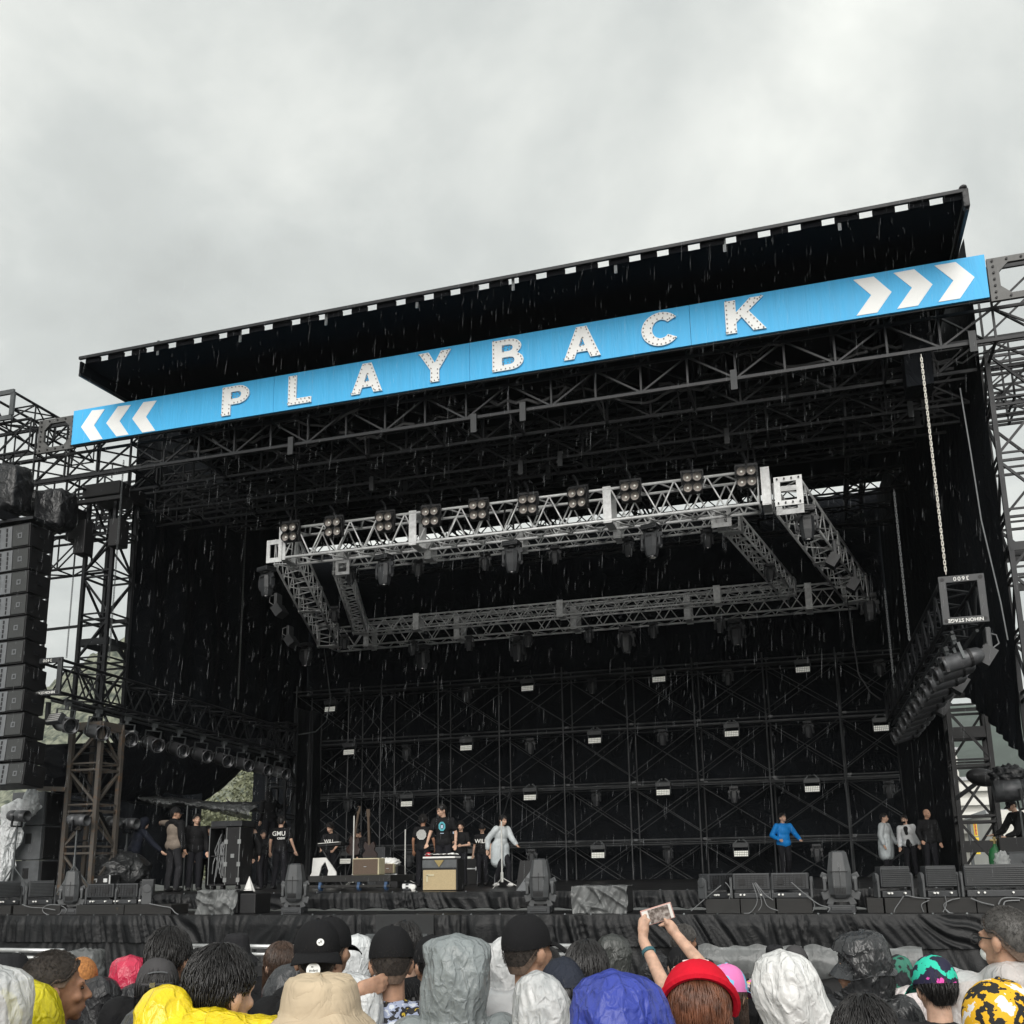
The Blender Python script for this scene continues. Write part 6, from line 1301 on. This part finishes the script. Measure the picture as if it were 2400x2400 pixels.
# ================================================================ the crowd
RC = lambda n, c, tr=0, **k: mat(n, c, **{**dict(wrinkle=0, rough=.27, var=.12, vs=9, crumple=.55, cs=30, stretch=(1, 1, .6), coat=.15, bump=.1, bs=160, trans=tr, spec=.45), **k})
CR = {'clear': RC('poncho_clear', (.80, .83, .84), .38, var=.25, vs=14), 'clear2': RC('poncho_milky', (.82, .84, .85), .15), 'white': RC('poncho_white', (.86, .86, .85), .03), 'pink': RC('poncho_blush', (.85, .78, .77), .05), 'yellow': RC('poncho_yellow', (.80, .60, .012)), 'yellow2': RC('poncho_lemon', (.72, .64, .02), .1), 'blue': RC('poncho_blue', (.03, .05, .32), rough=.45), 'grey': RC('poncho_grey', (.22, .245, .25), rough=.42), 'red': RC('poncho_red', (.52, .03, .075)), 'black': RC('hood_black', (.016, .016, .018), rough=.45), 'char': RC('hood_charcoal', (.032, .034, .037), rough=.42), 'olive': RC('hood_olive', (.05, .053, .05), rough=.38), 'bag': RC('hood_shiny_black', (.03, .031, .033), rough=.25, crumple=.6, cs=20), 'cream': RC('hood_cream', (.72, .66, .45)), 'navy': RC('cap_navy', (.018, .022, .034), rough=.7, spec=.25, coat=0, wrinkle=.25, ws=12),
      'capb': RC('cap_black', (.011, .011, .012), rough=.85, spec=.15, coat=0, wrinkle=.25, ws=14, crumple=.06), 'capg': RC('cap_grey', (.06, .058, .06), rough=.85, spec=.15, coat=0, crumple=.06), 'tanhat': RC('hat_beige', (.5, .405, .285), rough=.9, spec=.15, coat=0, wrinkle=.5, ws=10, crumple=.065), 'redcap': RC('cap_red', (.58, .012, .028), rough=.9, spec=.1, coat=0, wrinkle=.2, ws=12, crumple=.06), 'bucket': RC('bucket_black', (.02, .02, .022), rough=.9, spec=.15, coat=0, wrinkle=.3, ws=10, crumple=.06)}
KNIT = mat('knit_rust', (.36, .15, .045), .9, var=.4, vs=60, bump=.6, bs=70)
PAT = lambda n, a, c, th=(.48, .52), vs=5: mat(n, a, .7, col2=c, thr=th, vs=vs)
def patch_mat(n, cols, vs):
    m_ = mat(n, cols[0], .75, vs=vs); rp = [x for x in m_.node_tree.nodes if x.type == 'VALTORGB'][0].color_ramp; rp.interpolation = 'CONSTANT'
    rp.elements[0].position = 0; rp.elements[0].color = tuple(cols[0])+(1,); rp.elements[1].position = .40; rp.elements[1].color = tuple(cols[1])+(1,)
    for k, c in enumerate(cols[2:]): e_ = rp.elements.new(.40+.1*(k+1)); e_.color = tuple(c)+(1,)
    return m_
MULTI = patch_mat('cap_multicolour', [(.01, .01, .035), (.02, .55, .38), (.012, .01, .04), (.75, .08, .42)], 7)
TIGER = patch_mat('cap_blotched', [(.75, .75, .74), (.75, .42, .01), (.012, .012, .012), (.75, .42, .01)], 16)
PINKB = patch_mat('cap_pink_blue', [(.2, .52, .74), (.2, .52, .74), (.75, .2, .48), (.78, .3, .55)], 4); TIE = patch_mat('shirt_pink_yellow', [(.75, .2, .45), (.78, .55, .03), (.72, .5, .55), (.1, .1, .14)], 9); GRNB = patch_mat('hood_green_black', [(.012, .014, .016), (.03, .16, .11), (.014, .014, .018)], 6); SHIRT = patch_mat('shirt_patchwork', [(.62, .66, .72), (.35, .4, .55), (.02, .02, .025), (.6, .42, .04)], 24)
def body_key(R): return ('body', str(R.p))
def crowd(label, px, yt, wpx, W_, topz=1.73, pose=None, face_to=None, sk='light', seed=1, coat=None, cm=None, hood_=None, hs=None, hm=None, hat=None, vox=.011, eyes=False, hk=None, extra=None, n=None):
    pose = pose or {}; R = Rig(pose); D = F_PX*W_/wpx; P = atD(px, yt, D); tz = R.h((0, .01, topz)).z; s = P.z/tz; t = thing('person', label, 'person', (0, 0, 0), 'people in the crowd')
    blob('body', body_shapes(R), vox, SK[sk], t, 3, key=(vox, str(sorted(pose.items()))))
    k = coat or 'jacket'; blob('raincoat' if k == 'rain' else 'top', top_shapes(R, k), .013, cm or F['black'], t, 3, wr=.011 if k == 'rain' else .007, wf=8, key=('top', k, str(sorted(pose.items()))))
    blob('trousers', trouser_shapes(R), .02, F['jeans'], t, 3, key=('tr', str(sorted(pose.items()))))
    for q in (-1, 1): a = R.leg(q)[2]; blob('shoe', [('e', a+V((0, -.055, -.045)), (.05, .135, .05)), ('c', a, a+V((0, 0, -.03)), .05, .052)], .017, F['shoe'], t, 2, key=('shoe', q, str(pose.get('leg%+d' % q))))
    if hs: hair(t, R, hs, hm, seed, n)
    if hood_: hood(t, R, hood_, seed, **(hk or {}))
    if hat: hat(t, R)
    if eyes: face_bits(t, R)
    if extra: extra(t, R)
    face_to = math.atan2(P.x, -P.y) if face_to is None else face_to
    hx = R.h(HC); M = Matrix.Rotation(face_to, 3, 'Z'); off = M @ V((hx.x, hx.y, 0))*s; t.location = (P.x-off.x, P.y-off.y, 0); t.rotation_euler = (0, 0, face_to); t.scale = (s, s, s); return t
def seam(t, R, par, m_): pass
def badge_extra(t, R):
    b = MB(); K = plane_M(R.h(V((0, .125, 1.575))), R.Hd.to_3x3() @ V((-1, 0, 0)), R.Hd.to_3x3() @ V((0, -.25, 1))); v, f = poly_mesh([[(.026*math.cos(a*PI/12), .026*math.sin(a*PI/12)) for a in range(24)]], .002)
    b.add([K @ V((p.x-.012, p.y-.012, p.z+.062)) for p in v], f); st = b.build('brim_sticker', WHITE, t); b = MB(); K2 = K @ Matrix.Translation((-.012, -.012, .065)); [b.box(K2 @ V((-.013+.0045*i, -.003+.001*(i % 2), .0006)), (.0022, .008-.002*(i % 3), .001), K2.to_3x3()) for i in range(7)]; b.box(K2 @ V((-.004, .011, .0006)), (.008, .003, .001), K2.to_3x3()); b.build('sticker_lettering', DARK, st)
    b = MB(); K3 = plane_M(R.h(V((-.012, .112, 1.668))), R.Hd.to_3x3() @ V((-1, 0, 0)), R.Hd.to_3x3() @ V((0, -.5, 1))); v, f = poly_mesh([[(.014*math.cos(a*PI/10), .014*math.sin(a*PI/10)) for a in range(20)]], .003); b.add([K3 @ V((p.x, p.y, p.z+.002)) for p in v], f); em = b.build('emblem', WHITE, t); b = MB(); b.box(K3 @ V((.002, .001, .005)), (.004, .004, .018), K3.to_3x3()); b.box(K3 @ V((-.005, -.003, .005)), (.004, .003, .011), K3.to_3x3()); b.build('emblem_mark', DARK, em)
def glasses(t, R):
    b = MB()
    for s in (-1, 1):
        b.tube([R.h((s*.082, .01, 1.607)), R.h((s*.078, -.05, 1.61)), R.h((s*.068, -.095, 1.606))], .0028, 5)
        b.tube([R.h((s*.036+.026*math.cos(a*PI/8), -.112, 1.6+.019*math.sin(a*PI/8))) for a in range(17)], .0022, 5)
    b.tube([R.h((-.012, -.114, 1.606)), R.h((.012, -.114, 1.606))], .0022, 5); b.build('glasses', DARK, t)
def maskf(m_):
    def fn(t, R): blob('face_mask', [('e', R.h((0, -.07, 1.545)), (.044, .042, .036), R.Hd.to_3x3())], .008, m_, t, 2)
    return fn
def earring(t, R):
    b = MB(); b.tube([R.h((-.088+.0, .008+.014*math.cos(a*PI/8), 1.538+.014*math.sin(a*PI/8))) for a in range(17)], .0018, 5); b.build('earring', mat('gold', (.7, .5, .15), .25, 1), t)
def both(*fs):
    def fn(t, R):
        for f in fs: f(t, R)
    return fn
capf = lambda m_, **k: (lambda t, R: cap(t, R, m_, **k)); bkt = lambda m_, **k: (lambda t, R: bucket(t, R, m_, **k))
def knit(t, R):
    b = MB()
    def fn(u, v):
        a = 2*PI*u; p = PI*.56*v; g = 1+.018*math.sin(u*2*PI*30+(v*26 % 2)*PI)*math.sin(v*60); return R.h(HC+V((.098*math.sin(p)*math.sin(a), -.115*math.sin(p)*math.cos(a), .005+.118*math.cos(p)))*g)
    b.grid(fn, 120, 60, True); b.build('knit_hat', KNIT, t, smooth=True)
def strap_cap(t, R):
    o = cap(t, R, CR['capg'], back=False); b = MB(); b.tube([R.h(HC+V((.094*math.sin(a), .112*math.cos(a), .012))) for a in [(-.7+i*.14) for i in range(11)]], .007, 6); b.build('strap', CR['capg'], o); b = MB(); b.box(R.h(HC+V((.02, .115, .012))), (.022, .006, .02)); b.build('buckle', CHROME, o); b = MB()
    b.tube([R.h(HC+V((.045*math.sin(a), .093+.01*math.cos(a), .052+.012*math.cos(a)))) for a in [(-1.1+i*.22) for i in range(11)]], .003, 5); b.build('piping', HORN, o)
def slipped_hood(t, R): blob('slipped_hood', [('e', R.u((.05, .12, 1.485)), (.19, .11, .085)), ('e', R.u((.13, .10, 1.55)), (.075, .08, .08)), ('e', R.u((-.10, .10, 1.465)), (.17, .12, .075))], .009, CR['yellow'], t, 3, wr=.012, wf=11)
# -------- middle and far rows first
crowd('person with thick black hair seen from behind at left, ear showing', 398, 2172, 92, .175, 1.735, {'head': (-.45, .12)}, sk='mid', hs='short', seed=21, cm=F['black'])
crowd('person in a black bucket hat among black hair at left', 556, 2188, 112, .31, 1.752, hat=bkt(CR['bucket']), hs='short', seed=22, n=250)
crowd('person in a black cap turned left, brim toward the raincoats', 440, 2232, 95, .185, 1.748, {'head': (.9, .1)}, hat=capf(CR['capb']), hs='short', seed=23, n=250)
crowd('person in a black cap half hidden behind the badge cap', 775, 2147, 96, .19, 1.748, {'head': (-.5, 0)}, hat=capf(CR['capb']), hs='buzz', sk='mid', seed=24)
crowd('person in a milky rain hood between two black caps', 832, 2190, 92, .27, 1.775, hood_=CR['clear2'], coat='rain', cm=CR['clear2'], seed=3, hs='short', n=150)
crowd('person with wavy wet black hair behind the black cap with ears showing', 950, 2155, 78, .175, 1.735, {'head': (-.3, 0)}, hs='wet', seed=26)
crowd('person in a dark cap with brim to the right, bare neck and ear', 1232, 2140, 105, .19, 1.748, {'head': (-.75, -.1)}, hat=capf(CR['capb']), hs='buzz', sk='mid', seed=27, cm=F['white'])
crowd('person with flat dark hair low behind the bare necked dark cap', 1283, 2219, 66, .175, 1.735, hs='short', seed=28)
crowd('person in a dark olive rain hood right of the wet black hair', 1437, 2189, 94, .27, 1.775, {'head': (-.2, 0)}, hood_=CR['olive'], coat='rain', cm=CR['olive'], seed=9, hs='short', n=150)
crowd('person with greying swept hair and black mask behind the raised arms', 1600, 2166, 54, .175, 1.735, {'head': (-.9, 0)}, hs='short', hm=HAIRG, sk='tan', seed=30, cm=F['black'], extra=maskf(F['black']), eyes=True)
crowd('person in a black cap low behind the raised arms', 1592, 2217, 70, .19, 1.748, hat=capf(CR['capb']), hs='short', seed=31, n=200)
crowd('person in a dark rounded cap left of the arms, turned away', 1530, 2232, 88, .27, 1.775, hood_=CR['black'], seed=32, cm=F['black'])
crowd('person in a black bucket hat left of the big white hood', 1815, 2216, 92, .31, 1.752, {'head': (0, -.1)}, hat=bkt(CR['bucket']), hs='long', seed=33, n=250)
crowd('person in a dark cap peeping over the big white hood', 1862, 2214, 68, .19, 1.748, hat=capf(CR['capg']), hs='short', seed=34, n=200)
crowd('person in a green and black patterned hood right of the shiny black hood', 2105, 2238, 84, .27, 1.775, {'head': (.3, 0)}, hood_=GRNB, seed=35, cm=GRNB)
crowd('person in a multicoloured cap of pink, mint and navy patches', 2185, 2236, 108, .2, 1.752, {'head': (.4, .15)}, hat=capf(MULTI, big=1.06), hs='short', seed=36, cm=F['charcoal'])
crowd('person with greying cropped hair and glasses in a clear rain coat at right', 2352, 2122, 100, .185, 1.735, {'head': (.95, .0)}, sk='mid', hs='buzz', hm=HAIRG, seed=37, coat='rain', cm=CR['clear'], extra=both(glasses, maskf(WHITE)), eyes=True, vox=.008)
crowd('person in a rust coloured knitted hat at left', 193, 2243, 80, .195, 1.748, {'head': (-.2, .1)}, hat=knit, seed=38, hs='short', n=150)
crowd('person in a bright red rain hood at left', 312, 2240, 112, .28, 1.775, {'head': (-.2, .1)}, hood_=CR['red'], coat='rain', cm=CR['red'], seed=12)
crowd('person in a faded grey cap with a strap and buckle at the back', 372, 2241, 100, .185, 1.748, hat=strap_cap, hs='bob', seed=40, cm=mat('shirt_blue', (.03, .12, .4), .7))
# -------- nearer rows
crowd('person with long wet brown hair left of the badge cap', 660, 2205, 78, .18, 1.735, {'head': (.5, 0)}, hs='long', hm=HAIRBR, seed=41)
crowd('person in a backwards black cap with a round white sticker on the brim', 745, 2150, 112, .20, 1.752, {'head': (0, -.05), 'arm-1': ((.08, .2, 1.42), (-.13, .16, 1.475))}, hat=capf(CR['capb'], back=True, tilt=-.08), hs='buzz', sk='mid', seed=42, extra=badge_extra, vox=.007)
crowd('person in a smooth black cap with both ears and a shaved neck, patterned collar', 918, 2165, 108, .195, 1.752, hat=capf(CR['capb'], tilt=.1), hs='buzz', sk='mid', seed=43, cm=SHIRT, coat='jacket', vox=.008)
crowd('person in a black cap low left of the grey hood, ear showing', 1012, 2190, 90, .19, 1.748, {'head': (.45, 0)}, hat=capf(CR['capb']), hs='short', sk='mid', seed=44, n=250)
crowd('person in a crumpled grey rain hood near the middle', 1070, 2190, 166, .28, 1.775, {'head': (-.12, 0)}, hood_=CR['grey'], coat='rain', cm=CR['grey'], seed=5, hk=dict(wr=.016, taper=.2, lean=-.1, flat=.3))
crowd('person in a clear plastic hood just right of the grey hood', 1190, 2190, 112, .28, 1.775, {'head': (-.2, 0)}, hood_=CR['clear'], coat='rain', cm=CR['clear'], seed=14, hs='short', n=200)
crowd('person with wet combed black hair in front of the olive hood', 1372, 2199, 108, .18, 1.735, {'head': (-.15, .05)}, hs='wet', seed=46, sk='mid')
crowd('person in a rain speckled navy cap above the blue hood', 1322, 2243, 122, .2, 1.748, {'head': (.1, .2)}, hat=capf(CR['navy'], big=1.08), hs='short', seed=47, n=200)
crowd('person in a pink and pale blue cap with brown hair beside the red cap', 1700, 2257, 104, .2, 1.75, {'head': (-.4, .1)}, hat=capf(PINKB, big=1.06), hs='long', hm=HAIRBR, seed=48)
crowd('person in a pink and yellow top between the pink cap and the white hood', 1768, 2310, 80, .3, 1.7, {'head': (-.2, .3)}, cm=TIE, hood_=TIE, seed=49)
crowd('person in a shiny black plastic hood, cheek and gold earring showing', 2012, 2184, 136, .28, 1.775, {'head': (1.45, .0)}, hood_=CR['bag'], coat='rain', cm=CR['bag'], seed=17, sk='mid', hs='short', n=200, hk=dict(wr=.018, peak=.02, lean=.1, open_=1.5), extra=earring, eyes=True, vox=.008, hat=lambda t, R: bucket(t, R, CR['char'], tilt=.05, w_=.05))
crowd('person in a soft black hood behind the buzz cut man', 237, 2290, 118, .28, 1.775, {'head': (.3, .2)}, hood_=CR['black'], coat='rain', cm=CR['black'], seed=19, hk=dict(wr=.011))
crowd('person in a second soft black hood below the red hood', 322, 2308, 116, .28, 1.775, {'head': (-.4, .2)}, hood_=CR['black'], coat='rain', cm=CR['black'], seed=23, hk=dict(wr=.011))
crowd('person in a dark hooded jacket left of the beige hat', 680, 2260, 140, .29, 1.775, {'head': (-.5, .2)}, hood_=CR['char'], coat='rain', cm=CR['char'], seed=25, hk=dict(wr=.008))
crowd('person in a black cap bent forward left of the grey hood', 962, 2295, 102, .2, 1.75, {'head': (.5, .35), 'lean': .1}, hat=capf(CR['capb']), hs='short', seed=53, n=250)
crowd('person with a buzz cut in profile looking right at the left edge', 126, 2230, 132, .2, 1.728, {'head': (-1.4, -.02)}, sk='tan', hs='buzz', seed=54, cm=F['charcoal'], eyes=True, vox=.006)
crowd('person with full black hair above a yellow raincoat, ear showing', 517, 2211, 142, .185, 1.738, {'head': (-.85, .1)}, sk='light', hs='short', seed=55, coat='rain', cm=CR['yellow'], vox=.008, n=1600, extra=slipped_hood)
crowd('person in a big white rain hood in the middle right', 1865, 2227, 186, .285, 1.775, {'head': (.2, 0)}, hood_=CR['white'], coat='rain', cm=CR['white'], seed=29, hk=dict(wr=.016, lean=.28, taper=.5))
crowd('person in a white plastic hood behind the beige hat', 832, 2280, 205, .36, 1.775, {'head': (-.3, .1)}, hood_=CR['clear2'], coat='rain', cm=CR['clear2'], seed=31)
crowd('person in a blush white rain hood low at right', 2128, 2312, 122, .28, 1.775, {'head': (.3, .1)}, hood_=CR['pink'], coat='rain', cm=CR['pink'], seed=33)
crowd('person in a large translucent white hood below the multicoloured cap', 2235, 2270, 150, .29, 1.775, {'head': (-.2, .1)}, hood_=CR['clear2'], coat='rain', cm=CR['clear2'], seed=35)
crowd('person in a clear speckled plastic hood left of the blue hood', 1262, 2278, 180, .285, 1.775, {'head': (.3, .1)}, hood_=CR['clear'], coat='rain', cm=CR['clear'], seed=37, hs='short', n=200, hk=dict(wr=.017, taper=.8))
# -------- nearest row
def red_cap(t, R):
    TL = .78; o = cap(t, R, CR['redcap'], back=False, big=1.16, hi=1.0, tilt=TL); KT = rotm(TL); b = MB()
    for k, (a, z) in enumerate(((2.2, .085), (2.75, .1), (3.45, .095))):
        p = math.acos(z/.121); q = HC+V((.1035*math.sin(p)*math.sin(a), -.1235*math.sin(p)*math.cos(a), z)); v, f = poly_mesh([[((.016+.007*math.sin(3*i*PI/10+k))*math.cos(i*PI/10), (.011+.004*math.cos(2*i*PI/10))*math.sin(i*PI/10)) for i in range(20)]], .004); q = HC+KT @ (q-HC)*1.02; nrm = (q-HC).normalized(); x = V((0, 0, 1)).cross(nrm).normalized(); M = plane_M(q, x, nrm.cross(x)); b.add([R.h(M @ p_) for p_ in v], f)
    b.build('white_patches', WHITE, o); b = MB(); b.tube([R.h(HC+KT @ V((.107*math.sin(a), .128*math.cos(a), .0))) for a in [(-1.9+i*.2) for i in range(20)]], .012, 6); b.build('sweatband', CR['redcap'], o)
crowd('person in a bright red and white cap over loose auburn hair', 1632, 2252, 182, .228, 1.745, {'head': (.05, 0)}, hat=red_cap, hs='long', hm=HAIRAU, seed=61, n=1700)
crowd('person in a vivid blue rain hood in the nearest row', 1468, 2282, 268, .30, 1.775, {'head': (.1, .05)}, hood_=CR['blue'], coat='rain', cm=CR['blue'], seed=41, hk=dict(wr=.016, size=1.04, lean=.1))
crowd('person in a beige cloth bucket hat in the nearest row', 752, 2286, 330, .34, 1.754, {'head': (.1, .0)}, hat=bkt(CR['tanhat'], tilt=-.04, hi=.62, drop=.075, w_=.075, up=.05), hs='short', seed=63, cm=F['taupe'], n=250)
crowd('person in a dark grey hood at the bottom between yellow and beige', 372, 2346, 240, .30, 1.775, {'head': (-.2, .15)}, hood_=CR['char'], coat='rain', cm=CR['char'], seed=43, hk=dict(wr=.009))
crowd('person with smooth black hair at the bottom right', 2022, 2330, 170, .19, 1.738, {'head': (0, .1)}, hs='short', seed=65, n=2000, cm=F['black'])
crowd('person in a yellow, black and white blotched cap at the right edge', 2335, 2285, 178, .215, 1.755, {'head': (-.55, .05)}, hat=capf(TIGER, big=1.1, m2=CR['capb']), hs='short', seed=66, n=300)
crowd('person in a pale cream hood at the bottom right corner', 2368, 2366, 180, .29, 1.775, hood_=CR['cream'], coat='rain', cm=CR['cream'], seed=45, hk=dict(wr=.008))
crowd('person in a clear white hood at the bottom, before the smooth black hair', 2030, 2384, 180, .29, 1.775, hood_=CR['clear'], coat='rain', cm=CR['clear'], seed=47)
crowd('person in a lemon yellow hood beside the black bucket hat at far left', 82, 2292, 158, .225, 1.755, {'head': (-.3, .1)}, hood_=CR['yellow2'], coat='rain', cm=CR['yellow2'], seed=49, hk=dict(size=.84, wr=.011))
crowd('person in a black stitched bucket hat at the far left edge', 22, 2240, 170, .32, 1.752, {'head': (0, .15)}, hat=bkt(CR['bucket'], drop=.085, tilt=.15), hs='short', seed=70, n=200)
crowd('person in a clear white plastic hood cut by the left edge', -38, 2262, 240, .29, 1.775, {'head': (-.2, 0)}, hood_=CR['clear'], coat='rain', cm=CR['clear'], seed=51)
crowd('person in a bright orange top glimpsed between the yellow hood and the black bucket hat', 462, 2258, 62, .2, 1.6, {'head': (0, .5), 'lean': .35}, cm=mat('orange_top', (.75, .24, .01), .7), hs='short', seed=81, n=300, coat='jacket')
# -------- the raised phone
D_ = 4.3; hp = atD(1628, 2300, D_); s_ = hp.z/1.735; R0 = Rig({}); th = PI; org = V((hp.x, hp.y, 0))
def loc_(px, py, D): p = (atD(px, py, D)-org)/s_; return V((-p.x, -p.y, p.z))
Ph = atD(1541, 2143, D_+.33)
armL = (loc_(1562, 2322, D_+.05), loc_(1507, 2203, D_+.28)); armR = (loc_(1668, 2290, D_+.05), loc_(1586, 2192, D_+.28))
pose = {'arm+1': tuple(map(tuple, armL)), 'arm-1': tuple(map(tuple, armR)), 'head': (0, -.15)}; R = Rig(pose); t = thing('person', 'person hidden behind the red cap, both bare arms raised to hold a phone', 'person', (0, 0, 0), 'people in the crowd')
sh = body_shapes(R, hands=False); pc = loc_(1541, 2143, D_+.33)
for sd, wr_, pal, tips, thb in ((1, armL[1], loc_(1508, 2168, D_+.3), [(1516, 2133), (1512, 2139), (1511, 2146), (1512, 2153)], (1522, 2157)), (-1, armR[1], loc_(1572, 2172, D_+.3), [(1561, 2158), (1556, 2163), (1551, 2166), (1546, 2169)], (1558, 2154))):
    sh += [('c', wr_, lerp(wr_, pal, .6), .025, .027), ('e', pal, (.03, .024, .042), None) if 0 else ('c', lerp(wr_, pal, .7), lerp(wr_, pal, 1.25), .03, .027)]
    for k, tp in enumerate(tips):
        q = loc_(tp[0], tp[1], D_+.345-.004*k); b0 = lerp(wr_, pal, 1.25)+V((0, 0, .012-.008*k)); m1 = lerp(b0, q, .55)+V((-.004*sd, -.018, .006)); sh += [('c', b0, m1, .0105, .0095), ('c', m1, q, .0095, .008)]
    q = loc_(thb[0], thb[1], D_+.30); b0 = lerp(wr_, pal, .8); m1 = lerp(b0, q, .55)+V((.0, .012, 0)); sh += [('c', b0, m1, .013, .0115), ('c', m1, q, .0115, .0085)]
blob('body', sh, .006, SK['light'], t, 3); blob('top', top_shapes(R, 'tee'), .016, F['black'], t, 3, wr=.006); blob('trousers', trouser_shapes(R), .02, F['jeans'], t, 3)
for q in (-1, 1): a = R.leg(q)[2]; blob('shoe', [('e', a+V((0, -.055, -.045)), (.05, .135, .05))], .017, F['shoe'], t, 2)
hair(t, R, 'bob', None, 77); b = MB(); w0 = lerp(armL[1], armL[0], .22); dd = (armL[0]-armL[1]).normalized()
b.cyl(w0, w0+dd*.02, .034, .035, n=18); b.box(w0+V((-.036, .012, -.04)), (.006, .014, .1)); b.build('wristband', mat('band_teal', (.03, .10, .12), .6), t)
t.location = org; t.rotation_euler = (0, 0, PI); t.scale = (s_,)*3
t = thing('phone', 'pink cased phone held up by two raised hands', 'phone', tuple(Ph)); M = plane_M(Ph, RT*.97+UP*.3, -RT*.3+UP*.97); R3 = M.to_3x3()
b = MB(); b.box(Ph, (.148, .075, .008), R3); b.build('case', mat('phone_case_pink', (.55, .32, .28), .5), t, bevel=.003)
PHS = patch_mat('phone_picture', [(.09, .075, .065), (.16, .13, .115), (.3, .26, .24), (.42, .38, .35)], 55); b = MB(); b.box(Ph+M.to_3x3() @ V((0, 0, .0045)), (.138, .066, .001), R3); sc_ = b.build('screen', WHITE, t); b = MB(); b.box(Ph+R3 @ V((.008, 0, .0055)), (.096, .064, .001), R3); b.build('screen_picture', PHS, sc_)
# ================================================================ air and rain
hz = bpy.data.materials.new('damp_air'); hz.use_nodes = True; t_ = hz.node_tree; t_.nodes.remove(t_.nodes['Principled BSDF']); pv = t_.nodes.new('ShaderNodeVolumePrincipled'); pv.inputs['Color'].default_value = (.86, .9, .93, 1); pv.inputs['Density'].default_value = .00022; pv.inputs['Anisotropy'].default_value = 0
t_.links.new(pv.outputs[0], t_.nodes['Material Output'].inputs['Volume'])
b = MB(); b.box((0, 500, 124), (2400, 1100, 250)); o = b.build('haze', hz); o['kind'] = 'stuff'
rm = mat('rain_water', (.8, .83, .86), .3, var=.02, trans=.35)
b = MB(); rg = random.Random(3)
for k in range(5600):
    d = rg.uniform(3.5, 15.5)**1.0; px = rg.uniform(-60, 2460); py = rg.uniform(350, 2100); P = atD(px, py, d)
    if P.y > 14.2 or P.z < 1.9: continue
    ln = rg.uniform(.02, .085)*(1.5 if rg.random() < .1 else 1); w_ = rg.uniform(.00008, .0003)*(d/8)**.6; sl = V((.06+rg.uniform(-.03, .03), 0, 1)).normalized()*ln
    q = P+sl; vs = []
    for e_, kk in ((P, .5), (lerp(P, q, .4), 1), (q, .15)):
        for j in range(3): a = j*2.094; vs.append(e_+V((w_*kk*math.cos(a), w_*kk*math.sin(a), 0)))
    b.add(vs, [(i+j, i+(j+1) % 3, i+3+(j+1) % 3, i+3+j) for i in (0, 3) for j in range(3)])
o = b.build('rain', rm); o['kind'] = 'stuff'
